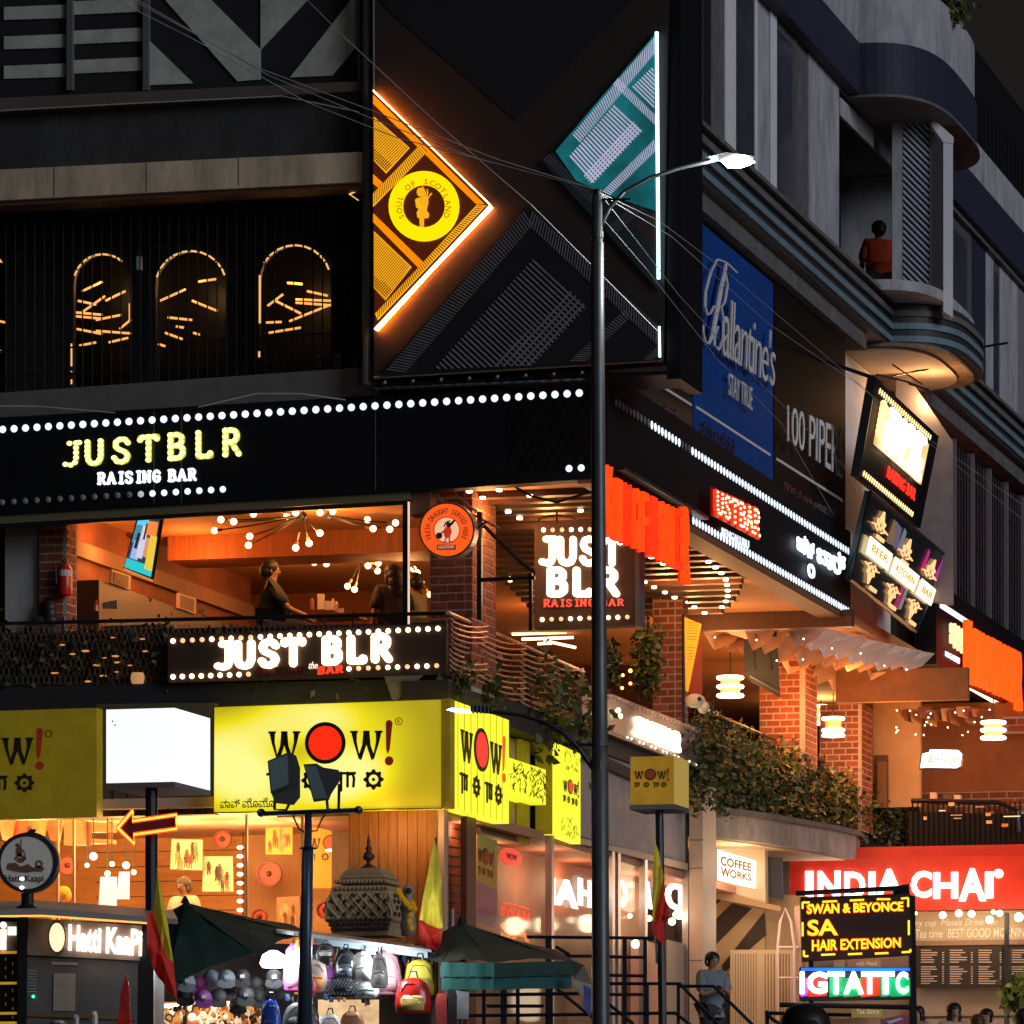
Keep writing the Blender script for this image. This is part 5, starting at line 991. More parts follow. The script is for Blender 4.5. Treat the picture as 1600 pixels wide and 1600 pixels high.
# ================================================================== ground floor, street side: yellow shop signs
def wow_parts():
    k = G(); r_ = G(); e_ = G()
    for cx_ in (445, 572):
        for s_ in (-1, 1):
            x0 = cx_+s_*20; xi = cx_
            k.poly([(x0-s_*-3.5, 1145), (x0-s_*5.5, 1145), (x0-s_*5, 1160), (x0-s_*9, 1180), (cx_+s_*11, 1189), (cx_+s_*15, 1176), (x0-s_*.5, 1162)])
            k.poly([(cx_+s_*4.5, 1145), (cx_, 1145), (cx_, 1165), (cx_+s_*8, 1189), (cx_+s_*13, 1184), (cx_+s_*6.5, 1166)])
            k.stroke([(x0+s_*5, 1145.5), (x0-s_*7, 1145.5)], 3, False); k.stroke([(cx_-5, 1145.5), (cx_+5, 1145.5)], 3, False)
    k.ring(508.5, 1162, 25.5, 31.5)
    r_.disc(508.5, 1162, 25.5)
    e_.poly([(602, 1133), (612, 1133), (608, 1172), (605, 1180), (602.5, 1172)]); e_.disc(607, 1134, 5.2, 6); e_.disc(607, 1190, 6.5, 7)
    for mx_ in (434, 541):
        k.poly([(mx_-17, 1206), (mx_+15, 1206), (mx_+15, 1210), (mx_-17, 1210)])
        k.stroke([(mx_-8, 1207), (mx_-8, 1234)], 4); k.stroke([(mx_+2, 1207), (mx_+2, 1228)], 4); k.stroke([(mx_+2, 1210), (mx_+10, 1209), (mx_+12, 1216), (mx_+11, 1228)], 4)
    for ox in (487, 583): k.ring(ox, 1218, 7.5, 14, wob=.16); k.disc(ox, 1218, 2.5)
    return k, r_, e_
WK, WR, WE = wow_parts(); WBOX = (423, 1130, 615, 1236)
BK = mat("dark_olive_letter", (.018, .018, .004), .5); RDK = mat("brown_red_mark", (.20, .015, .01), .5, emit=.35, ecol=(.25, .015, .005))
def wow(fr, qd, par, kb, rm, emk, th=.01, z=.0):
    part("lettering", fit(WK, qd, fr.n, th, WBOX, None, z), kb, par); part("red_dot", fit(WR, qd, fr.n, th, WBOX, None, z+.003), rm, par); part("exclamation_mark", fit(WE, qd, fr.n, th, WBOX, None, z), emk, par)
YBOX = em("backlit_yellow_face", (.84, .74, .015), 1.0, noise=.18, ns=.5); YDIM = mat("unlit_yellow_face", (.38, .28, .012), .6, noise=.3, ns=2, emit=.12, ecol=(.5, .36, .01))
YHOT = em("bright_yellow_patch", (1, .95, .30), 1.0)
def lightbox_mat(name, spots):     # a face lit from tubes inside: brighter over each tube, measured in the sign's own metres
    m = bpy.data.materials.new(name); m.use_nodes = True; t = m.node_tree; b = t.nodes["Principled BSDF"]; b.inputs["Base Color"].default_value = (.55, .45, .02, 1); b.inputs["Roughness"].default_value = .45
    ge = t.nodes.new("ShaderNodeNewGeometry"); acc = None
    for (c, rx, rz, k) in spots:
        sb = t.nodes.new("ShaderNodeVectorMath"); sb.operation = 'SUBTRACT'; sb.inputs[1].default_value = c; t.links.new(ge.outputs["Position"], sb.inputs[0])
        sc2 = t.nodes.new("ShaderNodeVectorMath"); sc2.operation = 'MULTIPLY'; sc2.inputs[1].default_value = (1/rx, 1/rx, 1/rz); t.links.new(sb.outputs[0], sc2.inputs[0])
        ln = t.nodes.new("ShaderNodeVectorMath"); ln.operation = 'LENGTH'; t.links.new(sc2.outputs[0], ln.inputs[0])
        mr = t.nodes.new("ShaderNodeMapRange"); mr.interpolation_type = 'SMOOTHERSTEP'; mr.inputs[1].default_value = 1; mr.inputs[2].default_value = 0; mr.inputs[3].default_value = 0; mr.inputs[4].default_value = k; t.links.new(ln.outputs["Value"], mr.inputs[0])
        if acc is None: acc = mr.outputs[0]
        else: ad = t.nodes.new("ShaderNodeMath"); ad.operation = 'ADD'; t.links.new(acc, ad.inputs[0]); t.links.new(mr.outputs[0], ad.inputs[1]); acc = ad.outputs[0]
    cr = t.nodes.new("ShaderNodeValToRGB"); cr.color_ramp.elements[0].color = (.36, .28, .008, 1); cr.color_ramp.elements[1].color = (1, .95, .30, 1); e_ = cr.color_ramp.elements.new(.5); e_.color = (.86, .74, .01, 1)
    t.links.new(acc, cr.inputs[0]); t.links.new(cr.outputs[0], b.inputs["Emission Color"]); b.inputs["Emission Strength"].default_value = .95
    return m
w_ = .9
LBM = lightbox_mat("tube_lit_yellow_face", [(tuple(L.P(360, 1185, w_)), 1.6, 1.1, 1), (tuple(L.P(470, 1120, w_)), 1.5, .7, .75), (tuple(L.P(540, 1215, w_)), 1.3, .8, .8), (tuple(L.P(430, 1240, w_)), 2, .8, .6), (tuple(L.P(560, 1160, w_)), 1.5, 1.3, .45)])
ws = thing("yellow_shop_sign", "main glowing yellow sign with a red dot in black letters, behind two floodlights", "sign", L.P(510, 1270, w_))
part("lit_face", MB().panel(L, [(334, 1104), (690, 1092), (690, 1263), (334, 1270)], w_, .3), LBM, ws)
part("edge_trim", MB().tube([L.P(334, 1104, w_+.01), L.P(690, 1092, w_+.01), L.P(690, 1263, w_+.01), L.P(334, 1270, w_+.01), L.P(334, 1104, w_+.01)], .012, 4), BK, ws)
part("corner_return", MB().panel(L, [(690, 1092), (703, 1091), (703, 1262), (690, 1263)], w_-.01, .29), YDIM, ws)
wow(L, quad4(L, [(422, 1128), (616, 1127), (616, 1236), (422, 1239)], w_+.01), ws, BK, em("hot_red_dot", (1, .022, .004), 1.05), RDK)
art(L, G().ring(623, 1127, 5, 6), BK, ws, "registered_ring", w_+.012, .004); text(L, "R", 621, 625, 1124, 1130, BK, ws, w_+.012, .004)
text(L, "ವಾವ್ ಮೊಮೊ", 344, 428, 1248, 1263, BK, ws, w_+.012, .004, .008)
wl = thing("unlit_yellow_sign", "darker unlit yellow sign cut off by the left edge, black letters and a brown mark", "sign", L.P(70, 1280, w_))
part("face", MB().panel(L, [(-70, 1113), (151, 1106), (151, 1277), (-70, 1283)], w_, .3), YDIM, wl)
wow(L, quad4(L, [(-120, 1140), (70, 1139), (70, 1240), (-120, 1242)], w_+.01), wl, mat("olive_black_letter", (.02, .018, .005), .6), RDK, RDK)
art(L, G().ring(76, 1146, 4.6, 5.6), BK, wl, "registered_ring", w_+.012, .004)
ex = RF(703, 81.9); exz = lambda x, y: ex.z(x, y)
sr = thing("yellow_shop_sign", "bright yellow side sign with tall squeezed black letters, facing the side street", "sign", ex.P(750, 1280))
YS = em("bright_side_yellow", (.86, .88, .03), 1.1, noise=.2, ns=.5, stretch=(1, 1, .3))
part("lit_face", MB().box(ex, ex.s(705), ex.s(795), exz(705, 1262), exz(705, 1093), -.3, 0), YS, sr)
for i in range(1, 9): part("face_joint", MB().box(ex, ex.s(705)+(ex.s(795)-ex.s(705))*i/9-.01, ex.s(705)+(ex.s(795)-ex.s(705))*i/9+.01, exz(705, 1262), exz(705, 1093), 0, .004), YDIM, sr)
wow(ex, quad4(ex, [(722, 1124), (791, 1153), (791, 1265), (722, 1240)], .02), sr, BK, em("red_side_dot", (.8, .04, .03), .9), em("orange_mark", (.7, .10, .01), .9), .02)
sp = thing("bamboo_print_band", "lit yellow band printed with bamboo leaves joining the two side signs", "sign", ex.P(830, 1250))
zb_, zt_ = exz(795, 1237), exz(795, 1180); part("lit_face", MB().box(ex, ex.s(795), ex.s(863), zb_, zt_, -.5, -.12), YS, sp)
def bamboo(u0, v0, u1, v1, n, fr, offs, par, seed):
    g_ = G(); rnd = random.Random(seed); Qb = quad4(fr, [(u0, v0[0]), (u1, v0[1]), (u1, v1[1]), (u0, v1[0])], offs)
    for _ in range(n):
        x, y = rnd.uniform(0, 100), rnd.uniform(0, 100); a = rnd.uniform(.9, 2.3); l_ = rnd.uniform(12, 34); dx, dy = math.cos(a)*l_, math.sin(a)*l_; g_.poly([(x, y), (x+dx*.5+1.6, y+dy*.5), (x+dx, y+dy), (x+dx*.5-1.6, y+dy*.5)])
    return part("leaf_print", fit(g_, Qb, fr.n, .004, (0, 0, 110, 115)), mat("bamboo_ink", (.10, .13, .01), .6), par)
bamboo(798, (1183, 1207), 861, (1235, 1254), 90, ex, -.11, sp, 3)
s2 = thing("yellow_shop_sign", "small tall yellow sign at the shop front's far end, beside the lamp post", "sign", ex.P(885, 1315))
f3 = RF(865, 88.8)
part("lit_face", MB().panel(f3, [(865, 1159), (907, 1178), (907, 1319), (865, 1304)], 0, .3), YS, s2); part("left_return", MB().panel(f3, [(862, 1161), (866, 1159), (866, 1304), (862, 1303)], -.02, .3), YDIM, s2)
wow(f3, quad4(f3, [(881, 1214), (905, 1222), (905, 1262), (881, 1253)], .02), s2, BK, em("red_side_dot", (.8, .04, .03), .9), RDK)
bamboo(882, (1166, 1178), 906, (1200, 1210), 26, f3, .01, s2, 5); bamboo(878, (1270, 1282), 906, (1303, 1318), 30, f3, .01, s2, 6)
TANP = mat("tan_painted_board", (.42, .30, .12), .7, noise=.2)
bp("tan_fascia_board", MB().box(ex, ex.s(795), ex.s(864), exz(795, 1300), exz(795, 1135), -.9, -.5), TANP); bp("tan_fascia_post", MB().box(ex, ex.s(848), ex.s(862), exz(795, 1300), exz(795, 1135), -.48, -.4), YDIM)
# shop front wall, street side
sf = L; so_f = -.05
bp("timber_cladding", MB().panel(L, [(545, 1262), (683, 1258), (683, 1660), (545, 1660)], .18, .2), WOODD)
for i in range(9):
    x = 546+i*15.2; bp("timber_board", MB().panel(L, [(x, 1262), (x+14.4, 1262), (x+14.4, 1655), (x, 1655)], .24, .05), WOOD)
bp("corner_post", MB().panel(L, [(681, 1262), (693, 1262), (693, 1660), (681, 1660)], .3, .3), mat("scuffed_grey_post", (.3, .24, .18), .8, noise=.7, ns=5))
bp("shop_ceiling", inner(-30, -3.2, L.z(400, 1262)-.02, L.z(400, 1262)+.15, -10, .6), mat("pink_orange_ceiling", (.7, .42, .28), .7))
sb = LF(88.5); IW = mat("shop_orange_boarding", (.80, .36, .11), .6, noise=.25, ns=2, stretch=(1, 1, 6))
bp("shop_back_wall", MB().box(sb, sb.s(-60), sb.s(700), 3.7, 8.2, -.2, 0), IW)
for r in range(16): bp("wall_board_joint", MB().box(sb, sb.s(150), sb.s(385), 3.9+r*.27, 3.915+r*.27, 0, .012), WOODD)
bp("back_pillar", MB().slab(sb, 384, 545, 1262, 1660, .3, .3), mat("pale_orange_board", (.75, .40, .18), .6, noise=.15, stretch=(5, 5, .5)))
bp("shop_glass", MB().box(L, L.s(-60), L.s(545), 3.9, 8.05, .02, .04), GLASS)
bp("bulkhead_boards", MB().panel(L, [(151, 1100), (335, 1098), (335, 1272), (151, 1276)], .3, .3), mat("grey_brown_boarding", (.10, .085, .05), .8, noise=.4, ns=4, stretch=(6, 6, .5)))
for x in (175, 198, 217, 262, 284, 306, 320): bp("board_gap", MB().panel(L, [(x, 1232), (x+2, 1232), (x+2, 1272), (x, 1272)], .31, .01), HAIR)
for x in (88, 113, 227, 383, 470): bp("window_mullion", MB().panel(L, [(x, 1272), (x+3, 1272), (x+3, 1560), (x, 1560)], .08, .06), mat("pale_mullion", (.6, .38, .22), .5))
for x, y, Y in ((60, 1300, 84.6), (200, 1300, 84.6), (330, 1300, 84.6), (450, 1310, 84.6), (140, 1330, 86.5), (280, 1330, 86.5), (400, 1330, 86.5), (-20, 1330, 86)):
    light("shop_ceiling_light", P(x, y, Y), 140, (1, .50, .17), .35)
for x, y in ((330, 1281), (490, 1287), (520, 1330)): solo("ceiling_panel_light", MB().lathe(P(x, y, 87), [(.12, 0), (.12, .03)], 12), em("white_panel", (1, .9, .7), 6), {330: "small white ceiling light left of the timber post", 490: "small ceiling light above the framed posters", 520: "faint ceiling light next to the yellow poster"}[x], "ceiling light")
for i, (x, y, r) in enumerate(((146, 1338, 6), (136, 1352, 3.5), (175, 1350, 4), (168, 1365, 4.5), (197, 1352, 5.5), (209, 1363, 4))):
    t = thing("hanging_bulb", ("tallest and brightest bulb of the cluster", "smallest bulb at the cluster's left", "bulb just left of the cluster's middle", "lowest bulb of the cluster", "second brightest bulb, right of the middle", "rightmost bulb, next to the arrow pole")[i]+" glowing in the shop window", "lamp", P(x, y, 85.3), "bulbs clustered in the shop window")
    part("globe", MB().ball(P(x, y, 85.3), r/91, 8, 6), em("shop_bulb", (1, .82, .5), 9), t); part("cord", MB().tube([P(x, y, 85.3), P(x, 1272, 85.3)], .01, 4), DKMET, t)
def plate(label, x, y, r, c=(.55, .045, .02)):
    t = thing("red_wall_plate", label, "wall plate", P(x, y+r, 88.1), "round red plates on the shop walls"); f = LF(88.1, x)
    part("disc", fit(G().disc(0, 0, 1), [f.P(x-r, y-r, .1), f.P(x+r, y-r, .1), f.P(x+r, y+r, .1), f.P(x-r, y+r, .1)], f.n, .03), mat("red_plate%d" % (c[0]*100), c, .4), t)
    part("rim", fit(G().ring(0, 0, .88, 1.08), [f.P(x-r, y-r, .13), f.P(x+r, y-r, .13), f.P(x+r, y+r, .13), f.P(x-r, y+r, .13)], f.n, .05), mat("dark_red_rim", (.18, .015, .01), .4), t)
    part("centre_boss", MB().ball(f.P(x, y, .12), .05, 8, 5), WOODD, t)
plate("round red wall clock above the tilted cartoon posters", 347, 1311, 14); plate("large red plate on the pale boards left of the lamp pole", 420, 1365, 20); plate("lower red plate half behind the umbrella", 405, 1432, 12); plate("red plate behind the domed shrine roof's left side", 508, 1422, 14, (.6, .06, .02)); plate("red lantern-like plate seen through the glass near the round coffee sign", 105, 1352, 16, (.7, .10, .04))
def picture(label, pts, cols, Y=88.0, seed=0, kind="framed_poster"):
    f = LF(Y, pts[0][0]); t = thing(kind, label, "poster", f.P(*pts[3], .15)); part("sheet", MB().panel(f, pts, .16, .04), mat("sheet%d" % seed, cols[0], .7), t); rnd = random.Random(seed)
    for k, c in enumerate(cols[1:]):
        g_ = G()
        for _ in range(4):
            u, v = rnd.uniform(.15, .85), rnd.uniform(.25, .8); x = pts[0][0]+(pts[1][0]-pts[0][0])*u; y = pts[0][1]+(pts[3][1]-pts[0][1])*v; s_ = (pts[1][0]-pts[0][0])*.07; g_.disc(x, y-s_*1.5, s_*.7, n=8); g_.poly([(x-s_, y-s_), (x+s_, y-s_*.8), (x+s_*.8, y+s_*2), (x-s_*.7, y+s_*2)]); g_.stroke([(x-s_*.4, y+s_*2), (x-s_*.6, y+s_*4)], s_*.5); g_.stroke([(x+s_*.4, y+s_*2), (x+s_*.6, y+s_*4)], s_*.5)
        art(f, g_, mat("ink%d_%d" % (seed, k), c, .7), t, "drawn_figures", .166+.003*k, .003)
    return t
PC = (.85, .62, .42)
picture("cartoon poster of people seated at a meal, upper of the pair under the red clock", [(268, 1311), (316, 1312), (316, 1360), (266, 1358)], [PC, (.5, .06, .05), (.08, .05, .05), (.2, .3, .1)], seed=1)
picture("cartoon poster of a bearded man with diners, lower of the pair", [(318, 1338), (363, 1338), (364, 1393), (316, 1393)], [PC, (.45, .2, .08), (.06, .1, .1), (.1, .05, .04)], seed=2)
picture("food poster of red dumplings on the pale boards", [(415, 1283), (457, 1283), (457, 1335), (415, 1335)], [(.75, .45, .10), (.5, .08, .03), (.35, .1, .05), (.6, .35, .15)], Y=87.9, seed=3)
picture("poster of steamed dumplings low down beside the lamp pole", [(432, 1402), (468, 1400), (470, 1450), (432, 1450)], [(.35, .2, .1), (.7, .45, .25), (.6, .3, .15), (.15, .06, .04)], Y=87.9, seed=4)
t = thing("yellow_poster", "tall orange-yellow wall poster with dark logo letters right of the lamp pole", "poster", P(500, 1440, 87.7)); f = LF(87.7, 500)
part("sheet", MB().panel(f, [(472, 1275), (518, 1275), (518, 1388), (472, 1388)], .05, .03), mat("orange_yellow_sheet", (.72, .36, .04), .6), t); wow(f, quad4(f, [(482, 1304), (560, 1304), (560, 1346), (482, 1346)], .06), t, BK, mat("poster_red", (.6, .1, .03), .6), RDK)
bp("inner_board_edge", MB().panel(LF(86), [(518, 1264), (548, 1264), (548, 1600), (518, 1600)], 0, .3), WOODD)
t = thing("bulb_string", "vertical string of small white bulbs in the shop between the posters and pale boards", "light string", P(376, 1430, 87.6))
for i in range(9): part("bulb", MB().ball(P(375, 1324+i*14, 87.6), .035, 8, 5, (1.6, 1, 1)), em("string_bulb", (1, .8, .55), 7), t)
part("cord", MB().tube([P(380, 1300, 87.7), P(380, 1450, 87.7)], .01, 4), DKMET, t)
for k, (x0, x1, y0, y1) in enumerate(((153, 181, 1370, 1428), (182, 201, 1362, 1405))):
    solo("white_menu_screen", MB().panel(LF(85.6, x0), [(x0+4, y0), (x1, y0), (x1, y1), (x0, y1)], 0, .05), em("cool_screen", (.75, .85, .9), .95, noise=.3, ns=2), ("larger pale lit screen behind the coffee kiosk roof", "smaller pale lit screen beside the larger one")[k], "screen")
t = thing("wall_cabinet", "orange chairs and shelf hanging inside the left window", "shelf", P(140, 1330, 86)); 
for (x0, y0, x1, y1) in ((100, 1280, 130, 1320), (138, 1284, 176, 1300), (138, 1310, 176, 1318)): part("shelf_board", MB().panel(LF(86, x0), [(x0, y0), (x1, y0+2), (x1, y1), (x0, y1)], 0, .2), mat("shelf_orange", (.65, .32, .12), .6), t)
for x in (140, 173): part("shelf_leg", MB().tube([P(x, 1284, 86), P(x, 1322, 86)], .04, 5), mat("shelf_brown", (.3, .14, .05), .6), t)
for k, (x, c) in enumerate(((10, (.7, .2, .08)), (30, (.55, .12, .06)), (60, (.75, .4, .15)), (84, (.6, .25, .12)))): solo("hanging_paper_fan", MB().panel(LF(86.2, x), [(x-14, 1280), (x+14, 1282), (x+8, 1316), (x-6, 1312)], 0, .05), mat("fan%d" % k, c, .7, noise=.3), ("red", "dark red", "cream", "salmon")[k]+" paper decoration hanging inside the far left window", "decoration", "paper decorations in the far left window")
light("cladding_downlight", L.P(600, 1285, 1.0), 26, (1, .52, .18), .1); light("cladding_downlight", L.P(665, 1290, 1.0), 14, (1, .52, .18), .1)
# side street shop: glazed front
gz = lambda x, y: RG.z(x, y)
RZ = RG
bp("grey_side_wall", MB().panel(RG, [(905, 1150), (1075, 1225), (1075, 1352), (905, 1306)], 0, .3), mat("grey_side_render", (.36, .31, .28), .85, noise=.25, ns=2, bump=.3))
bp("dark_soffit_line", MB().panel(RG, [(703, 1255), (905, 1140), (1090, 1226), (1090, 1236), (905, 1156), (780, 1130)][1:4]+[(905, 1155)], .05, .1), DKMET)
bp("side_bulkhead", MB().panel(RG, [(700, 1095), (1085, 1262), (1085, 1240), (700, 1070)], -.3, .3), mat("dark_bulkhead", (.02, .016, .014), .8))
bp("window_head", MB().panel(RG, [(862, 1298), (1078, 1350), (1078, 1360), (862, 1306)], .06, .2), mat("beige_head_trim", (.5, .35, .24), .6))
STL = mat("brushed_steel_mullion", (.45, .42, .42), .3, .8)
for x in (862, 957, 966, 1008, 1075): bp("window_mullion", MB().panel(RG, [(x, 1300+(x-862)*.25), (x+4, 1301+(x-862)*.25), (x+4, 1680), (x, 1680)], .05, .12), STL)
bp("side_shop_glass", MB().panel(RG, [(690, 1262), (1075, 1352), (1075, 1690), (690, 1690)], -.05, .02), GLASS)
si = RF(640, 84.5)
bp("side_shop_inner_wall", MB().box(si, si.s(645), si.s(1010), 3.7, 8.1, -.1, 0), mat("inner_red_brown_wall", (.42, .20, .10), .6, noise=.3, ns=1))
bp("side_shop_ceiling", MB().box(RG, .1, 24, 8.05, 8.2, -3, -.05), mat("reddish_ceiling", (.45, .2, .12), .7))
for x, y, Y in ((720, 1290, 84.6), (760, 1330, 88), (900, 1380, 94), (990, 1400, 98), (1050, 1410, 101), (860, 1360, 91)): light("side_shop_light", P(x, y, Y), 36, (1, .50, .24), .3)
bp("door_red_boards", MB().panel(RF(690, 84), [(694, 1268), (732, 1282), (732, 1600), (694, 1600)], 0, .1), mat("red_brown_boards", (.35, .07, .02), .6, noise=.3))
for i in range(12): bp("board_groove", MB().panel(RF(690, 84), [(695, 1290+i*15), (730, 1298+i*14), (730, 1300+i*14), (695, 1292+i*15)], .01, .01), HAIR)
bp("door_post", MB().panel(RG, [(694, 1262), (699, 1263), (699, 1680), (694, 1680)], .08, .1), mat("pale_door_post", (.45, .3, .22), .5)); bp("door_post", MB().panel(RG, [(729, 1275), (744, 1279), (744, 1680), (729, 1680)], .02, .1), mat("dark_red_post", (.09, .025, .015), .5)); bp("door_handle", MB().tube([RG.P(707, 1420, .15), RG.P(707, 1452, .15)], .03, 5), STL)
t = thing("door_banner", "yellow and mauve banner with a faded logo hanging inside the side window", "banner", RG.P(760, 1450, -.3)); part("upper_cloth", MB().panel(RG, [(746, 1303), (777, 1314), (777, 1392), (746, 1376)], -.2, .02), mat("mustard_cloth", (.55, .40, .08), .7, emit=.1, ecol=(.6, .4, .08)), t); part("lower_cloth", MB().panel(RG, [(746, 1376), (777, 1392), (777, 1450), (746, 1440)], -.2, .02), mat("mauve_cloth", (.42, .22, .22), .7, emit=.1, ecol=(.5, .25, .25)), t)
wow(RG, quad4(RG, [(748, 1320), (773, 1330), (773, 1375), (748, 1366)], -.18), t, BK, RDK, RDK, .005); text(RG, "300ml", 749, 774, 1415, 1426, mat("pale_letter", (.6, .45, .42), .6), t, -.18, .005)
t = thing("red_disc_light", "glowing red round sign inside the side window", "neon sign", RG.P(801, 1352, -.5)); part("disc", fit(G().disc(0, 0, 1), quad4(RG, [(785, 1322), (816, 1329), (816, 1353), (785, 1351)], -.4), RG.n, .05), em("red_glow_disc", (1, .09, .05), 1), t); text(RG, "WOW", 792, 808, 1332, 1341, RDK, t, -.38, .01)
t = thing("red_led_reflection", "red reflection of LED lettering, modelled as glowing letters low in the side window", "neon sign", RG.P(805, 1460, -.5))  # window reflection built as emissive letters
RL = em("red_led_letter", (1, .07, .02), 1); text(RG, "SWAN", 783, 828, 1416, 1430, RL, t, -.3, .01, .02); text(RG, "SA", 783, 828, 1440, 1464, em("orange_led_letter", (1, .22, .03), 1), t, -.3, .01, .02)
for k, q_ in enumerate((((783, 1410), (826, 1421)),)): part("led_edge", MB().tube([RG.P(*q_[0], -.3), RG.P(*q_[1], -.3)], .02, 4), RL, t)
# reflection of the tea shop letters, modelled as glowing mirrored letters
t = thing("backwards_lettering", "reflection of the tea shop letters, modelled as glowing backwards letters in the glass", "neon sign", RG.P(960, 1420, -.35)); BW_ = em("white_backwards_letter", (1, .88, .74), 2.6)
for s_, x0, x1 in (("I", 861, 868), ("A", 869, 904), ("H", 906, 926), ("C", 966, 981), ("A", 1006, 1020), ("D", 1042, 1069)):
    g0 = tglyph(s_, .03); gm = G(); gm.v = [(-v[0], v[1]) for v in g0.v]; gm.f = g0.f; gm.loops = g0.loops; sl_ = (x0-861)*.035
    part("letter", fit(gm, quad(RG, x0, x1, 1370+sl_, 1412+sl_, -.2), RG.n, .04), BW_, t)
for k, (x, y, r) in enumerate(((984, 1431, 4), (1014, 1435, 5), (1050, 1440, 6), (1062, 1430, 7), (1056, 1429, 5), (968, 1470, 4), (993, 1475, 7), (870, 1455, 5), (893, 1458, 4), (905, 1461, 5), (920, 1460, 4))): bp("glowing_globe", MB().ball(P(x, y, 99), r/79, 8, 6), em("white_globe", (1, .85, .65), 6))
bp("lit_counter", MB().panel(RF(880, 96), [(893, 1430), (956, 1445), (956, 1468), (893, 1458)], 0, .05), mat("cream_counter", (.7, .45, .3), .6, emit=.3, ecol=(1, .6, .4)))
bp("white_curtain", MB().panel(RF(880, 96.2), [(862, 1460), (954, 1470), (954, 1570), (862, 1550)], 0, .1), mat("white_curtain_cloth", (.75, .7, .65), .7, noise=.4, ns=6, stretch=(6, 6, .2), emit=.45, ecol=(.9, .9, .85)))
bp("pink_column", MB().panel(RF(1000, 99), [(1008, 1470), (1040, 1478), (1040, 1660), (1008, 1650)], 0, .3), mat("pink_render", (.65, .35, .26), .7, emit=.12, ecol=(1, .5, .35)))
bp("frosted_panel", MB().panel(RG, [(1042, 1468), (1074, 1476), (1074, 1690), (1042, 1690)], -.02, .02), mat("grey_frosted", (.40, .28, .2), .5))
# beige pier, alcove and the curved canopy
PK = mat("peach_tile_cladding", (.62, .44, .30), .55, noise=.12)
a_ = LF(99.3, 1080)
bp("beige_pier", MB().slab(a_, 1077, 1098, 1225, 1700, .1, 1.2), PK)
for y in (1312, 1356, 1500, 1540): bp("pier_joint", MB().slab(a_, 1077, 1098, y, y+1.3, .104, .01), GREY)
al = LF(104, 1150)
bp("alcove_upper_wall", MB().panel(al, [(1096, 1300), (1195, 1320), (1196, 1412), (1192, 1420), (1096, 1380)], 0, .3), mat("cream_alcove_wall", (.66, .50, .32), .7, noise=.1))
bp("alcove_shelf", MB().panel(al, [(1096, 1380), (1192, 1410), (1220, 1416), (1220, 1424), (1096, 1400)], .1, .35), mat("ochre_shelf", (.42, .26, .12), .7))
bp("alcove_dark_return", MB().panel(al, [(1192, 1338), (1222, 1340), (1222, 1404), (1192, 1400)], -.3, .1), mat("blue_black_return", (.02, .02, .035), .6))
bp("alcove_back_wall", MB().panel(al, [(1090, 1390), (1260, 1400), (1260, 1700), (1090, 1700)], -.6, .2), mat("tan_back_wall", (.45, .29, .16), .8, noise=.15))
dsw = thing("diagonal_stripe_wall", "tan wall with broad dark diagonal stripes behind the woman on the stairs", "wall", al.P(1150, 1600, -.5))
part("backing", MB().panel(al, [(1096, 1398), (1194, 1422), (1198, 1700), (1096, 1700)], -.5, .08), mat("tan_stripe_paint", (.52, .34, .19), .7), dsw)
BS = mat("dark_brown_stripe_paint", (.05, .032, .022), .7, noise=.3)
for pts in ([(1097, 1398), (1127, 1406), (1097, 1435)], [(1097, 1457), (1144, 1411), (1175, 1419), (1108, 1487), (1097, 1492)], [(1128, 1508), (1194, 1425), (1197, 1461), (1172, 1483), (1140, 1508), (1128, 1522)], [(1124, 1525), (1141, 1505), (1141, 1512), (1141, 1512), (1128, 1532)][:3], [(1112, 1575), (1142, 1545), (1142, 1640), (1112, 1660)]): part("stripe", MB().panel(al, pts, -.49, .02), BS, dsw)
gt = thing("cream_gate", "pair of cream slatted gate panels at the foot of the striped wall", "gate", al.P(1190, 1680, .2)); CG = mat("cream_gate_paint", (.62, .48, .33), .6); CGD = mat("tan_gate_groove", (.32, .2, .11), .7)
part("frame", MB().panel(al, [(1141, 1484), (1240, 1484), (1240, 1700), (1141, 1700)], .1, .1), CG, gt)
for x0, x1 in ((1146, 1182), (1192, 1234)):
    for i in range(9): x = x0+(x1-x0)*i/9; part("slat", MB().panel(al, [(x, 1490), (x+2.6, 1490), (x+2.6, 1700), (x, 1700)], .13, .03), CG, gt); part("groove", MB().panel(al, [(x+2.6, 1490), (x+(x1-x0)/9, 1490), (x+(x1-x0)/9, 1700), (x+2.6, 1700)], .105, .005), CGD, gt)
ar = thing("arched_rail", "tall thin pink-white arch of bent tube before the cream gate", "rail", al.P(1227, 1690, .6)); PW = mat("pinkish_white_tube", (.75, .55, .48), .5)
part("arch", MB().tube([al.P(1215, 1690, .5), al.P(1215, 1480, .5), al.P(1219, 1440, .5), al.P(1227, 1419, .5), al.P(1236, 1440, .5), al.P(1241, 1480, .5), al.P(1241, 1690, .5)], .03, 6), PW, ar)
for y in (1480, 1528): part("cross_bar", MB().tube([al.P(1215, y, .5), al.P(1248, y, .5)], .025, 5), PW, ar)
part("wide_post", MB().panel(al, [(1241, 1416), (1251, 1414), (1251, 1700), (1241, 1700)], .4, .1), mat("pink_post", (.6, .36, .28), .6), ar)
ls = thing("lit_lobby_sign", "small white lit lobby sign with dark dotted letters under the concrete canopy", "sign", al.P(1153, 1390, .3)); f = al
part("box", MB().panel(al, [(1120, 1327), (1178, 1344), (1178, 1388), (1120, 1375)], .25, .2), em("sign_white_face", (1, .90, .76), 1.6), ls); part("edge", MB().panel(al, [(1117, 1326), (1120, 1327), (1120, 1376), (1117, 1374)], .27, .24), mat("mauve_edge", (.2, .1, .12), .5), ls)
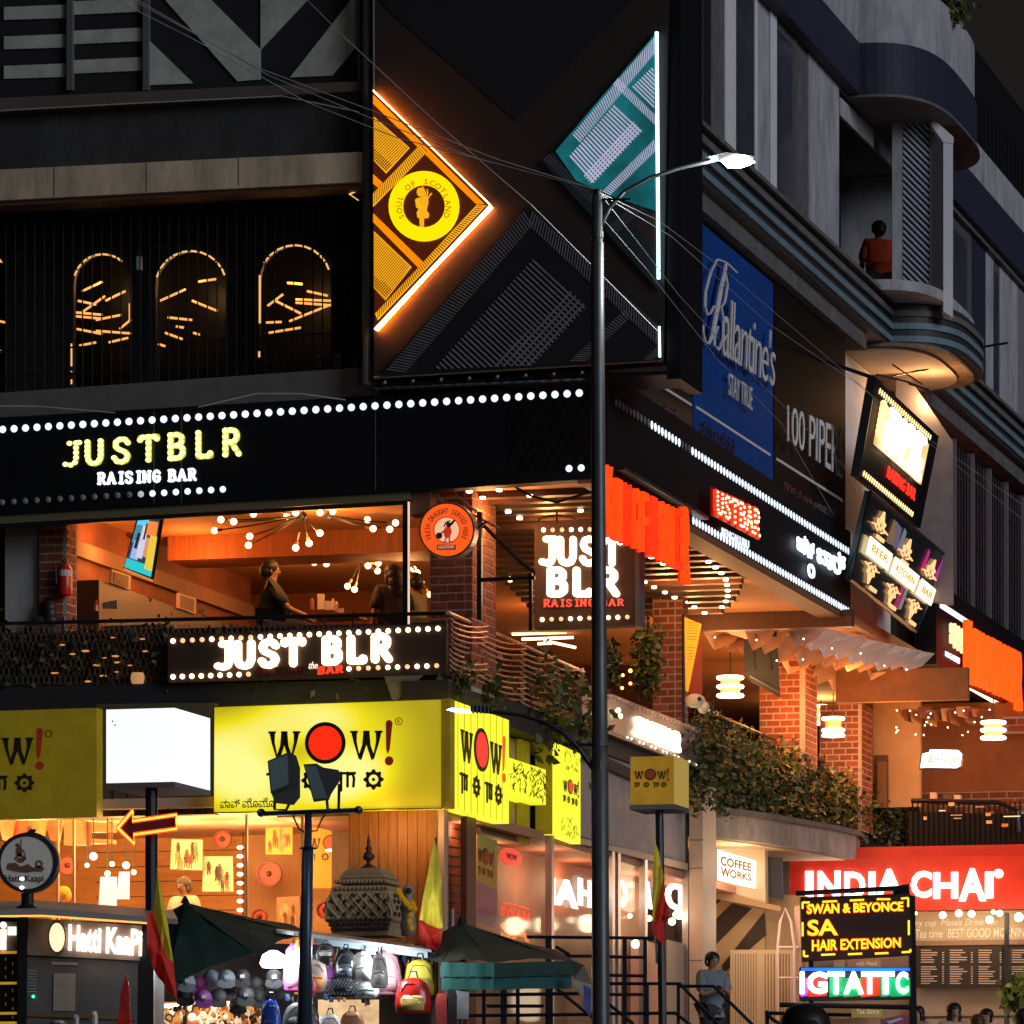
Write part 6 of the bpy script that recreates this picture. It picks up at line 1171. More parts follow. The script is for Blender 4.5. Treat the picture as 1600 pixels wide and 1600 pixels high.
for r, tx in enumerate(("COFFEE", "WORKS")): part("lettering", fit(tglyph(tx, .03), quad4(al, [(1126, 1337+r*17), (1174, 1349+r*17), (1174, 1362+r*15), (1126, 1352+r*17)], .27), al.n, .01), mat("sign_brown_letter", (.25, .16, .08), .6), ls)
light("alcove_light", al.P(1150, 1350, 1.6), 45, (1, .72, .42), .4); light("alcove_light", al.P(1190, 1440, 1.5), 55, (1, .70, .42), .5); light("canopy_wash", P(1230, 1345, 101), 45, (1, .72, .40), .5); light("pier_light", P(1085, 1400, 97.5), 22, (1, .70, .48), .3)
cn = thing("concrete_canopy", "stained concrete canopy slab curving over the lobby entrance, below the hedge", "canopy", P(1210, 1340, 102)); zct, zcb = RG.z(1085, 1258), RG.z(1085, 1305)
def czy(px, y): Y = (zct-CZ)*F/(HY-y); return Vector(((px-800)/F*Y, Y, 0))
fr_ = [czy(1085, 1258), czy(1130, 1262.5), czy(1190, 1270.5), czy(1250, 1281), czy(1310, 1292), czy(1338, 1299), czy(1344, 1304)]
bk_ = [Vector((v.x-2+i*.2, v.y+7, 0)) for i, v in enumerate(fr_)][::-1]
ol = fr_+bk_
part("slab", MB().prism([Vector((v.x, v.y, zcb)) for v in ol], [Vector((v.x, v.y, zct-.10)) for v in ol]), mat("stained_concrete", (.34, .26, .22), .9, noise=.55, ns=2.2, bump=.5, stretch=(1, 1, .5)), cn)
part("coping", MB().prism([Vector((v.x+.08, v.y-.12, zct-.10)) for v in ol], [Vector((v.x+.08, v.y-.12, zct)) for v in ol]), mat("dark_coping", (.14, .11, .10), .9, noise=.5), cn)
part("soffit", MB().prism([Vector((v.x-.15, v.y+.25, zcb-.02)) for v in ol], [Vector((v.x-.15, v.y+.25, zcb-.004)) for v in ol]), mat("cream_canopy_soffit", (.7, .5, .3), .7), cn)
# ================================================================== red tea shop
ic = LF(106.8, 1400); RP = mat("red_enamel_fascia", (.62, .03, .015), .35, noise=.2, emit=.22, ecol=(.9, .04, .015))
T_ = thing("tea_shop", "tea shop with a red fascia, cream chalk band, black menu boards and cream counter", "shop", ic.P(1430, 1690))
part("fascia", MB().slab(ic, 1234, 1720, 1343, 1425, 0, .4), RP, T_); part("upper_fascia", MB().slab(ic, 1338, 1720, 1324, 1343, -.15, .4), RP, T_); part("left_post", MB().slab(ic, 1222, 1234, 1344, 1405, .02, .3), mat("grey_mauve_post", (.25, .18, .16), .6), T_)
part("cream_band", MB().slab(ic, 1424, 1720, 1425, 1470, -.4, .1), mat("cream_chalk_band", (.66, .50, .30), .7, noise=.2), T_)
part("band_ledge", MB().slab(ic, 1424, 1720, 1470, 1478, -.3, .2), mat("brown_ledge_wood", (.35, .2, .12), .6), T_); part("side_wall", MB().slab(ic, 1240, 1450, 1425, 1700, -.6, .2), mat("tan_shop_wall", (.5, .36, .26), .7), T_)
part("counter_wall", MB().slab(ic, 1424, 1720, 1542, 1700, -.4, .2), mat("greige_counter", (.52, .42, .34), .7, noise=.1), T_); part("counter_line", MB().slab(ic, 1424, 1720, 1588, 1591, -.38, .02), WOODD, T_)
IW_ = em("white_fascia_letter", (1, .96, .92), 2.4)
for s_, x0, x1, y0, y1 in (("I", 1258, 1270, 1361, 1406), ("N", 1277, 1312, 1361, 1406), ("D", 1319, 1351, 1362, 1406), ("I", 1357, 1367, 1362, 1403), ("A", 1369, 1409, 1358, 1398), ("C", 1423, 1455, 1361, 1403), ("H", 1458, 1496, 1363, 1404), ("A", 1498, 1540, 1357, 1408), ("I", 1539, 1551, 1362, 1403)): text(ic, s_, x0, x1, y0, y1, IW_, T_, .08, .06, .035, name="letter")
part("letter", fit(G().disc(0, 0, 1), quad(ic, 1553, 1567, 1358, 1372, .08), ic.n, .06), IW_, T_)
chk = mat("chalk_white", (.85, .75, .6), .7, emit=.2, ecol=(1, .85, .6))
text(ic, "my cup  Masala Drink  for", 1426, 1560, 1437, 1450, chk, T_, -.38, .01, 0, .3, name="chalk_lettering"); text(ic, "Tea time  BEST GOOD MORNING", 1430, 1610, 1452, 1466, chk, T_, -.38, .01, .005, .1, name="chalk_lettering")
for k, (x0, x1) in enumerate(((1431, 1566), (1573, 1700))):
    mb_ = part("menu_board", MB().slab(ic, x0, x1, 1480, 1543, -.1, .1), mat("blackboard", (.025, .015, .012), .6), T_); g_ = G(); rnd = random.Random(k+1)
    for cx_ in range(x0+8, x1-20, 45):
        for r in range(15):
            if r == 6: continue
            y = 1484+r*3.7; g_.rect(cx_, y, cx_+rnd.uniform(14, 28), y+1.5)
            if r: g_.rect(cx_+33, y, cx_+36, y+1.5)
    art(ic, g_, mat("menu_print", (.7, .5, .38), .7), mb_, "printed_lines", -.09, .003)
part("pole", MB().slab(ic, 1569, 1576, 1426, 1700, .3, .1), DKMET, T_)
for i, (x, y, r) in enumerate(((1473, 1430, 5.5), (1498, 1427, 5.5), (1518, 1428, 5.5), (1546, 1437, 6), (1562, 1427, 5), (1552, 1425, 3.5), (1592, 1433, 7), (1431, 1427, 2.5))): part("bulb", MB().ball(ic.P(x, y, .35), r/73, 10, 6), em("tea_shop_bulb", (1, .84, .6), 8), T_)
for x in (1470, 1540, 1590): light("tea_shop_light", ic.P(x, 1435, 1.0), 26, (1, .74, .46), .2)
light("tea_shop_low_light", ic.P(1500, 1560, 3), 30, (1, .74, .5), .4)
for k, (x0, x1, y0, y1, c) in enumerate(((1303, 1320, 1500, 1512, (.7, .5, .3)), (1325, 1376, 1497, 1512, (.6, .35, .2)), (1330, 1378, 1572, 1590, (.55, .5, .15)), (1300, 1326, 1576, 1592, (.5, .3, .12)))): part("wall_card", MB().slab(ic, x0, x1, y0, y1, -.35, .02), mat("card%d" % k, c, .7), T_)
text(ic, "with Need", 1338, 1370, 1502, 1509, chk, T_, -.33, .005, 0, .2); text(ic, "Tea Story", 1338, 1374, 1577, 1587, chk, T_, -.33, .005, 0, .2)
pl = thing("green_plant", "small green plant on the tea shop counter at the right edge", "plant", ic.P(1592, 1580, .2)); mbs = leaves("", "", "", [(ic.P(1592, 1548, .3), .35)], 220, .22, [1], seed=2); part("foliage", mbs[0], mat("fresh_leaf", (.10, .16, .03), .5), pl, kind='stuff'); part("pot", MB().lathe(ic.P(1592, 1582, .3), [(.12, 0), (.17, .25)], 10), mat("black_pot", (.02, .02, .02), .4), pl)
# ================================================================== street lamp and poles
sl_ = thing("street_lamp", "tall grey street lamp with a blazing upper lamp and a second lower arm", "street lamp", P(938, 2120, 60))
pz0 = 3.1; px_ = lambda y: 933+(y-305)*.0045
part("pole", MB().tube([Vector((P(px_(2000), 0, 60).x, 60, pz0))]+[P(px_(y), y, 60) for y in (1600, 1180, 1179, 1000, 700, 380, 379, 305)], [.13, .105, .105, .098, .092, .085, .078, .066, .058], 16), POLE, sl_, smooth=True)
part("collar", MB().tube([P(px_(372), 372, 60), P(px_(362), 362, 60)], .075, 14), POLE, sl_); part("collar", MB().tube([P(px_(1202), 1202, 60), P(px_(1192), 1192, 60)], .112, 14), POLE, sl_); part("pole_cap", MB().tube([P(933, 305, 60), P(933, 296, 60)], [.03, .05], 8), DKMET, sl_)
part("collar", MB().tube([P(px_(1166), 1166, 60), P(px_(1162), 1162, 60)], .108, 14), POLE, sl_)
part("upper_arm", MB().tube([P(x, y, 60+i*.1) for i, (x, y) in enumerate(((940, 350), (952, 325), (975, 300), (1015, 278), (1060, 263), (1110, 251)))], [.03, .028, .026, .025, .025, .03], 8), DKMET, sl_)
part("arm_stay", MB().tube([P(938, 312, 60), P(985, 311, 60)], .015, 5), DKMET, sl_)
part("lamp_housing", MB().prism([P(1096, 247, 60.5), P(1135, 238, 60.5), P(1178, 244, 60.5), P(1178, 249, 60.5), P(1130, 250, 60.5), P(1098, 258, 60.5)], [P(1096, 247, 60.8), P(1135, 238, 60.8), P(1178, 244, 60.8), P(1178, 249, 60.8), P(1130, 250, 60.8), P(1098, 258, 60.8)]), mat("lamp_housing_grey", (.25, .26, .27), .4, .4), sl_)
part("lamp_lens", MB().prism([P(1125, 251, 60.45), P(1150, 241, 60.45), P(1168, 243, 60.45), P(1180, 254, 60.45), P(1160, 262, 60.45), P(1138, 263, 60.45)], [P(1125, 251, 60.65), P(1150, 241, 60.65), P(1168, 243, 60.65), P(1180, 254, 60.65), P(1160, 262, 60.65), P(1138, 263, 60.65)]), em("white_lamp_lens", (.95, 1, .97), 14), sl_)
light("street_lamp_light", P(1150, 275, 60.5), 550, (.93, 1, .95), .25)
part("lower_arm", MB().tube([P(x, y, 60) for x, y in ((930, 1205), (905, 1170), (880, 1145), (850, 1128), (815, 1117), (770, 1112))], [.035, .03, .027, .026, .025, .025], 8), DKMET, sl_); part("arm_stay", MB().tube([P(928, 1164, 60), P(880, 1163, 60)], .02, 5), DKMET, sl_)
part("lower_lamp_housing", MB().prism([P(735, 1102, 60), P(768, 1104, 60), P(770, 1116, 60), P(735, 1112, 60)], [P(735, 1102, 60.25), P(768, 1104, 60.25), P(770, 1116, 60.25), P(735, 1112, 60.25)]), DKMET, sl_)
for i in range(5): part("cooling_fin", MB().prism([P(738+i*6, 1100, 59.98), P(741+i*6, 1100, 59.98), P(741+i*6, 1115, 59.98), P(738+i*6, 1115, 59.98)], [P(738+i*6, 1100, 60.2), P(741+i*6, 1100, 60.2), P(741+i*6, 1115, 60.2), P(738+i*6, 1115, 60.2)]), GREY, sl_)
part("lower_lamp_lens", MB().prism([P(697, 1109, 60), P(706, 1106, 60), P(735, 1109, 60), P(737, 1115, 60), P(715, 1114, 60)], [P(697, 1109, 60.25), P(706, 1106, 60.25), P(735, 1109, 60.25), P(737, 1115, 60.25), P(715, 1114, 60.25)]), em("white_led_lens", (.9, .97, 1), 5), sl_)
# overhead wires
wires = [((120, -30, 62), (300, 60, 61.5), (480, 160, 61), (620, 215, 60.5), (933, 297, 60)), ((170, -20, 62), (400, 105, 61), (600, 180, 60.5), (780, 250, 60.2), (933, 297, 60)), ((180, -20, 63), (420, 118, 62), (580, 185, 61), (740, 246, 60.5), (933, 298, 60)), ((450, -30, 64), (540, 60, 63), (680, 190, 62), (830, 320, 61), (1030, 520, 61)),
         ((933, 299, 60), (1030, 345, 64), (1130, 420, 70), (1260, 530, 80), (1400, 650, 90), (1600, 790, 100)), ((933, 300, 60), (1050, 370, 64), (1200, 505, 72), (1340, 600, 82), (1620, 830, 98)), ((935, 299, 60), (1060, 460, 66), (1180, 590, 74), (1320, 730, 84), (1345, 780, 92)), ((945, 345, 60), (1010, 420, 62), (1120, 560, 70), (1220, 660, 80), (1300, 800, 90)),
         ((0, 173, 83), (180, 163, 82.5), (440, 150, 82), (560, 175, 81.5)), ((-20, 634, 82), (60, 635, 82), (180, 645, 81.8)), ((310, 636, 81.5), (400, 615, 81.4), (470, 615, 81.3), (540, 625, 81.3))]
wl_ = ["upper of the wires sweeping from the top left to the lamp post", "middle wire of the bundle running from the top left to the lamp post", "lowest wire of the bundle from the top left to the lamp post", "thin wire crossing the hoarding from the top edge down to its right", "wire running from the lamp post across the posters to the right edge", "second wire from the lamp post crossing under the rounded balcony", "wire from the lamp post down to the tilted signs", "faint wire dropping past the round script letters", "wire clipped under the brown ledge at the upper left", "short wire lying on the grey ledge at the far left", "wire looping on the grey ledge under the last arch"]
for w, lb_ in zip(wires, wl_):
    pts = [P(*p) for p in w]; sm = []
    for i in range(len(pts)-1):
        for k in range(4): sm.append(pts[i].lerp(pts[i+1], k/4))
    sm.append(pts[-1]); solo("overhead_wire", MB().tube(sm, (.006 if w[-1][2] <= 61 else .005) if w[0][2] < 80 else .010, 4, False), mat("pale_grey_cable", (.42, .42, .42), .6), lb_, "wire", "overhead wires")
# blank light box and arrow
FL = lambda Y, px=800: LF(Y, px)
def lightbox(name, label, x0, xc, x1, yt, yb, Y, mfront, mside, slope=10):
    f = LF(Y, xc); t = thing(name, label, "sign", f.P(xc, yb)); z1, z0 = f.z(xc, yt), f.z(xc, yb); a0 = f.s(x0); a1 = f.s(xc); r = RF(xc, f.P(xc, 0).y); dpt = r.s(x1)-r.s(xc)
    part("front_face", MB().box(f, a0, a1, z0, z1, -.02, 0), mfront, t); part("body", MB().box(f, a0+.01, a1-.012, z0+.005, z1-.005, -dpt, -.021), mside if mside else mfront, t); part("side_face", MB().box(f, a1-.01, a1+.012, z0, z1, -dpt, -.001), mside or mfront, t); part("bottom_frame", MB().box(f, a0-.01, a1+.02, z0-.07, z0-.004, -dpt, .01), GREY, t); return t, f
wb_ = em("blank_white_lightbox", (.86, .91, .95), 1.02)
t, f = lightbox("blank_light_box", "blank glowing white box sign on a dark pole, above the neon arrow", 166, 271, 327, 1106, 1221, 66, wb_, em("blank_white_side", (.86, .9, .94), 1.0))
for x, y in ((176, 1127), (180, 1133)): part("dirt_speck", MB().ball(f.P(x, y, .005), .012, 6, 4), GREY, t)
ap_ = thing("neon_arrow_sign", "red-orange neon arrow pointing left on the dark pole under the blank white box", "neon sign", P(230, 1320, 65.8)); f = FF(65.8)
AR = [(184, 1294), (208, 1266), (207, 1283), (276, 1273), (276, 1295), (209, 1304), (210, 1319)]
part("panel", MB().panel(f, [(188, 1294), (206, 1271), (206, 1285), (274, 1275), (274, 1294), (207, 1303), (208, 1314)], -.02, .06), mat("dark_maroon_panel", (.05, .008, .012), .5), ap_)
NO = em("orange_neon_tube", (1, .30, .03), 3); part("neon_tube", MB().tube([f.P(x, y, .03) for x, y in AR+[AR[0]]], .018, 6), NO, ap_); part("neon_backing", MB().tube([f.P(x, y, .0) for x, y in AR+[AR[0]]], .035, 6), em("deep_red_neon", (1, .05, .01), 1.2), ap_)
t = solo("sign_pole", MB().tube([P(237, 1230, 66.3), Vector((P(237, 0, 66.3).x, 66.3, 3.1))], .085, 10), DKMET, "dark pole carrying the blank white box and the neon arrow", "pole")
def flag(label, X, Y, yel_, red_, pole=None):
    t = thing("flag", label, "flag", P(X, max(p[1] for p in red_), Y), "yellow and red cloth flags"); 
    def cloth(pts, m, n_):
        mb = MB(); c = (sum(p[0] for p in pts)/len(pts), sum(p[1] for p in pts)/len(pts)); cw = P(*c, Y-.10); vs = [P(x, y, Y+.07*math.sin(i*2.1)) for i, (x, y) in enumerate(pts)]
        q = []
        for i in range(len(vs)): q += [vs[i], (vs[i]+vs[(i+1) % len(vs)])/2]
        mb.add(q+[cw], [(i, (i+1) % len(q), len(q)) for i in range(len(q))]); wrinkle(part(n_, mb, m, t).data, 4, .035, 26, 3)
    cloth(yel_, mat("yellow_flag_cloth", (.62, .50, .03), .75, noise=.3, ns=4, bump=.3, emit=.05, ecol=(1, .8, .05)), "yellow_half"); cloth(red_, mat("red_flag_cloth", (.55, .018, .012), .75, noise=.3, ns=4, bump=.3, emit=.05, ecol=(1, .03, .02)), "red_half")
    if pole: part("staff", MB().tube([P(*p, Y+.12) for p in pole], .016, 5), DKMET, t)
flag("yellow and red flag draped down the pole right of the coffee kiosk", 250, 63.5, [(245, 1352), (251, 1385), (262, 1440), (271, 1505), (258, 1492), (252, 1470), (240, 1430)], [(230, 1424), (240, 1428), (251, 1468), (258, 1492), (271, 1505), (277, 1562), (262, 1548), (240, 1515), (230, 1480)])
flag("yellow and red flag hanging before the timber wall beside the shrine", 672, 70, [(679, 1312), (686, 1335), (690, 1380), (692, 1453), (672, 1446), (655, 1437), (665, 1380)], [(655, 1438), (672, 1447), (692, 1454), (689, 1476), (681, 1485), (668, 1480), (653, 1475)], [(681, 1308), (683, 1600)])
flag("limp yellow and red flag on the small yellow box sign's pole", 1030, 69.8, [(1023, 1312), (1029, 1330), (1037, 1371), (1030, 1405), (1024, 1440), (1019, 1440), (1020, 1370)], [(1036, 1372), (1039, 1400), (1045, 1430), (1038, 1440), (1039, 1478), (1026, 1466), (1019, 1458), (1020, 1440), (1030, 1404)], [(1024, 1460), (1026, 1505)])
solo("small_red_pennant", MB().panel(FF(63), [(197, 1520), (202, 1545), (208, 1650), (178, 1650), (188, 1555)], 0, .03), mat("crinkled_red_plastic", (.5, .02, .015), .3, noise=.5, ns=6, bump=.8), "crumpled shiny red pennant in front of the coffee kiosk counter", "pennant")
sy = mat("amber_box_face", (.62, .32, .02), .5, noise=.3, ns=2, emit=.12, ecol=(1, .5, .03))
t, f = lightbox("small_yellow_box_sign", "small dull amber box sign on a pole right of the lamp post", 985, 1053, 1075, 1181, 1256, 70, sy, mat("pale_amber_side", (.72, .48, .10), .5, emit=.2, ecol=(1, .65, .15)))
wow(f, quad4(f, [(992, 1201), (1046, 1201), (1046, 1231), (992, 1231)], .01), t, BK, mat("amber_red", (.4, .08, .02), .5), RDK)
solo("sign_pole", MB().tube([P(1030, 1258, 70.3), Vector((P(1037, 0, 70.3).x, 70.3, 3.1))], .06, 10), DKMET, "dark pole carrying the small amber box sign", "pole")
# floodlights
fl = thing("floodlight_mast", "dark mast with two floodlights on a cross bar in front of the yellow sign", "floodlight mast", Vector((P(480, 0, 68).x, 68, 3.1)))
part("mast", MB().tube([P(482, 1272, 68), P(481, 1325, 68), P(481, 1326, 68), P(478, 1455, 68), Vector((P(475, 0, 68).x, 68, 3.1))], [.05, .055, .075, .09, .11], 12), mat("blue_black_mast", (.03, .05, .08), .35, .3), fl, smooth=True)
part("mast_cap", MB().lathe(P(481, 1327, 68), [(.11, 0), (.12, .02), (.06, .04)], 12), DKMET, fl); part("cross_bar", MB().tube([P(408, 1272, 68), P(560, 1266, 68)], .035, 8), DKMET, fl)
for x, y in ((408, 1270), (560, 1266)): part("bar_end", MB().ball(P(x, y, 68), .06, 8, 6), DKMET, fl)
FB_ = mat("floodlight_black", (.035, .04, .045), .45, noise=.3); FG = mat("floodlight_glass", (.09, .13, .14), .25)
def flood(face, back, yo):
    o = part("floodlight", MB().prism([P(x, y, 67.6) for x, y in face], [P(x*.96+back[0]*.04, y, 67.75) for x, y in face]), FB_, fl); c = (sum(p[0] for p in face)/4, sum(p[1] for p in face)/4)
    part("glass", MB().prism([P(x*.88+c[0]*.12, y*.88+c[1]*.12, 67.58) for x, y in face], [P(x*.88+c[0]*.12, y*.88+c[1]*.12, 67.62) for x, y in face]), FG, o); return o
o = flood([(418, 1189), (451, 1175), (453, 1228), (423, 1240)], (470, 1210), 0)
part("housing", MB().prism([P(x, y, 67.65) for x, y in ((451, 1174), (463, 1181), (469, 1200), (469, 1246), (459, 1258), (430, 1255), (424, 1240), (453, 1228))], [P(x, y, 68.0) for x, y in ((455, 1178), (463, 1183), (468, 1200), (467, 1240), (458, 1250), (432, 1250), (426, 1240), (453, 1226))]), FB_, o)
part("yoke", MB().tube([P(430, 1225, 67.9), P(429, 1265, 67.9), P(447, 1266, 67.9), P(455, 1250, 67.9)], .022, 5), DKMET, o)
o = flood([(474, 1194), (494, 1193), (514, 1250), (490, 1253)], (540, 1210), 0)
part("housing", MB().prism([P(x, y, 67.65) for x, y in ((494, 1193), (505, 1199), (529, 1203), (533, 1212), (530, 1222), (518, 1240), (514, 1250))], [P(x, y, 68.05) for x, y in ((496, 1196), (507, 1200), (528, 1205), (531, 1212), (528, 1221), (517, 1238), (513, 1247))]), FB_, o)
part("yoke", MB().tube([P(508, 1218, 67.9), P(512, 1264, 67.9), P(529, 1265, 67.9), P(530, 1225, 67.9)], .022, 5), DKMET, o); part("cable", MB().tube([P(x, y, 68) for x, y in ((458, 1275), (467, 1295), (475, 1300), (495, 1298), (502, 1282), (508, 1272))], .012, 4), DKMET, fl)
# ================================================================== coffee kiosk
kk = thing("coffee_kiosk", "grey coffee kiosk with glowing white lettering and amber-edged roof at the lower left", "kiosk", Vector((P(110, 0, 65).x, 65, 3.1))); kf_ = FF(65)
part("roof", MB().prism([P(x, y, 64.2) for x, y in ((-40, 1421), (67, 1419), (278, 1436), (278, 1444), (67, 1429), (-40, 1430))], [P(x, y-12, 67) for x, y in ((-40, 1421), (67, 1419), (270, 1434), (270, 1442), (67, 1429), (-40, 1430))]), mat("grey_roof_sheet", (.26, .26, .27), .5, noise=.2), kk)
part("roof_edge_light", MB().tube([P(-40, 1432, 64.22), P(66, 1431, 64.22), P(250, 1444, 64.22)], .012, 4), em("amber_edge", (1, .48, .10), 1.3), kk)
part("body", MB().panel(kf_, [(-40, 1431), (240, 1444), (240, 1700), (-40, 1700)], -.3, 2), mat("charcoal_kiosk_body", (.035, .035, .035), .6), kk)
part("sign_board", MB().panel(kf_, [(45, 1434), (222, 1446), (218, 1501), (42, 1492)], .02, .12), mat("mauve_grey_sign_board", (.28, .23, .20), .5, noise=.2), kk)
part("corner_post", MB().panel(kf_, [(28, 1432), (43, 1433), (40, 1700), (28, 1700)], .05, .2), DKMET, kk); part("right_post", MB().panel(kf_, [(218, 1446), (240, 1447), (240, 1700), (212, 1700)], -.05, .2), DKMET, kk)
part("glass_panel", MB().panel(kf_, [(42, 1494), (216, 1502), (212, 1700), (38, 1700)], -.04, .03), mat("grey_glazed_panel", (.16, .16, .155), .25, noise=.4, ns=1.5), kk)
part("counter_line", MB().panel(kf_, [(38, 1584), (212, 1590), (212, 1594), (38, 1588)], .0, .03), mat("brass_strip", (.35, .2, .06), .4, .6), kk)
part("paper_notice", MB().panel(kf_, [(84, 1521), (118, 1521), (117, 1580), (83, 1579)], -.02, .01), mat("dull_paper", (.42, .38, .30), .8, noise=.2), kk); part("pink_shelf", MB().panel(kf_, [(80, 1503), (121, 1504), (121, 1508), (80, 1507)], -.02, .02), mat("pink_shelf_edge", (.5, .35, .28), .6), kk)
g_ = G(); [g_.rect(41, 1516+k*4.6, 57, 1518+k*4.6) for k in range(8)]; art(kf_, g_, mat("blind_slat", (.30, .33, .32), .6), kk, "vent_slats", -.02, .005)
part("indicator_light", MB().ball(kf_.P(52, 1557, .02), .02, 6, 4), em("green_led", (.1, 1, .4), 3), kk)
kl = em("kiosk_white_letter", (1, .86, .76), 1.5)
part("lettering", fit(tglyph("Hatti KaaPi", .032, 0, .95), quad4(kf_, [(107, 1444), (222, 1452), (221, 1494), (106, 1485)], .10), kf_.n, .08), kl, kk)
part("medallion", fit(G().disc(0, 0, 1), quad4(kf_, [(75, 1438), (103, 1439), (103, 1491), (75, 1490)], .16), kf_.n, .1), em("medallion_face", (1, .72, .45), 1.3), kk); part("medallion_rim", fit(G().ring(0, 0, .92, 1.06), quad4(kf_, [(75, 1438), (103, 1439), (103, 1491), (75, 1490)], .17), kf_.n, .14), mat("medallion_brown", (.2, .06, .02), .5), kk)
part("side_panel", MB().panel(kf_, [(-40, 1440), (27, 1440), (27, 1486), (-40, 1486)], -.02, .08), mat("brown_side_panel", (.12, .09, .06), .6), kk); text(kf_, "i", 0, 10, 1440, 1484, kl, kk, .03, .04, .03)
part("square_lamp", MB().panel(kf_, [(12, 1448), (25, 1448), (25, 1461), (12, 1461)], .02, .04), em("greenish_lamp", (.75, 1, .75), 1.6), kk)
YL_ = mat("ochre_strip", (.6, .36, .03), .5, emit=.3, ecol=(1, .55, .05))
for y in (1487, 1535, 1582, 1597): part("menu_strip", MB().panel(kf_, [(-40, y), (26, y-1), (26, y+3), (-40, y+4)], .0, .02), YL_, kk)
g_ = G(); rnd = random.Random(4); [g_.rect(8+11*(k % 2), 1496+k*7, 9.5+11*(k % 2), 1501+k*7) for k in range(14) if k not in (5, 6, 12)]; art(kf_, g_, mat("grey_menu_ink", (.35, .35, .35), .6), kk, "printed_menu", .0, .005)
light("kiosk_light", P(130, 1475, 63.6), 2.5, (1, .75, .55), .3)
for i, (x, w, h, c) in enumerate(((90, 30, 14, (.2, .2, .22)), (118, 12, 22, (.5, .5, .5)), (147, 12, 26, (.6, .6, .6)))): solo("counter_item", MB().lathe(P(x, 1612, 64), [(w/240, 0), (w/240, h/120), (w/400, h/100)], 10), mat("counter%d" % i, c, .3, .6), ("dark round canister", "steel cup", "tall steel cylinder")[i]+" on the coffee kiosk counter at the bottom edge", "container")
rs_ = thing("round_kiosk_sign", "round silver drum sign with a brown chariot emblem and black lettering on the kiosk roof", "sign", P(43, 1418, 64.6)); f = FF(64.3); ra = 44/F*64.3
part("drum", MB().lathe(f.P(48, 1349, -.25), [(ra*1.05, -.02), (ra*1.08, .04), (ra*1.08, .2), (ra*1.03, .25)], 36, f.n), mat("drum_black", (.02, .02, .022), .4), rs_)
art(f, G().disc(42, 1348, 41, n=40), mat("silver_sign_face", (.42, .41, .38), .35, emit=.05, ecol=(1, 1, .95), noise=.1), rs_, "face", .02, .02)
art(f, G().ring(42, 1348, 41, 47), mat("rim_black", (.02, .022, .03), .35), rs_, "rim", .03, .04)
g_ = G(); g_.poly([(12, 1349), (24, 1348), (32, 1354), (44, 1350), (52, 1356), (60, 1352), (70, 1356), (66, 1362), (52, 1362), (40, 1364), (20, 1361), (10, 1358)]); g_.ring(61, 1350, 3, 6); g_.disc(30, 1330, 5, 9); g_.disc(27, 1320, 3); g_.stroke([(24, 1342), (30, 1334), (40, 1342)], 3); g_.stroke([(36, 1328), (40, 1336), (36, 1346)], 1.5); g_.disc(32, 1344, 6, 4); g_.stroke([(33, 1312), (33, 1322)], 1.5)
art(f, g_, mat("emblem_brown", (.15, .06, .03), .6), rs_, "emblem", .03, .006); text(f, "Hatti Kaapi", 8, 68, 1367, 1381, BK, rs_, .03, .006, .01)
for y in (1373, 1387): part("reflection_spot", MB().ball(f.P(34, y, .03), .03, 8, 5, (1, .3, .7)), em("spot_reflection", (1, .98, .95), 4), rs_)
part("foot", MB().lathe(P(43, 1420, 64.4), [(.18, 0), (.08, .06), (.08, .2)], 10), DKMET, rs_); part("top_knob", MB().panel(f, [(42, 1302), (48, 1295), (57, 1296), (52, 1303)], -.1, .05), DKMET, rs_)
# ================================================================== umbrellas
def umbrella(label, apex, rim, Yp, mats, valance=None):
    A = P(*apex); t = thing("market_umbrella", label, "umbrella", Vector((A.x, A.y, 3.1)), "market umbrellas"); Rm = [P(*r) for r in rim]; n = len(Rm)
    for i in range(n):
        a, b = Rm[i], Rm[(i+1) % n]; m1, m2 = A.lerp(a, .5)+Vector((0, 0, -.05)), A.lerp(b, .5)+Vector((0, 0, -.05)); sag = (a+b)/2+Vector((0, 0, .05)); ms = (m1+m2)/2
        wrinkle(part("canopy_panel", MB().add([A, m1, a, sag, b, m2, ms], [(0, 1, 6), (0, 6, 5), (1, 2, 3, 6), (6, 3, 4, 5)]), mats[i % len(mats)], t).data, 4, .014, 17, 6)
        part("rib", MB().tube([A-Vector((0, 0, .03)), a-Vector((0, 0, .03))], .012, 4), DKMET, t)
        if valance:
            for j, (z0, z1, m_, ins) in enumerate(valance):
                c = sum(Rm, Vector((0, 0, 0)))/n; a2, b2 = a.lerp(c, ins), b.lerp(c, ins)
                if i in (1, 2): wrinkle(part("valance", MB().add([a2-Vector((0, 0, z0)), b2-Vector((0, 0, z0)), b2-Vector((0, 0, z1)), a2-Vector((0, 0, z1))], [(0, 1, 2, 3)]), m_[i % len(m_)], t).data, 9, .02, 30, 2)
    part("pole", MB().tube([Vector((A.x, A.y, 3.1)), A], .03, 8), DKMET, t); part("finial", MB().lathe(A-Vector((0, 0, .02)), [(.07, 0), (.05, .04), (.02, .1)], 8), DKMET, t); return t
UGR = mat("dark_bottle_green_canvas", (.012, .05, .042), .85, noise=.3, ns=3, bump=.3); UGY = mat("grey_green_canvas", (.026, .042, .03), .85, noise=.3, ns=3, bump=.3); UTL = mat("teal_valance", (.005, .09, .08), .8, noise=.3, ns=5)  # bottle green and a greyer green for different panels
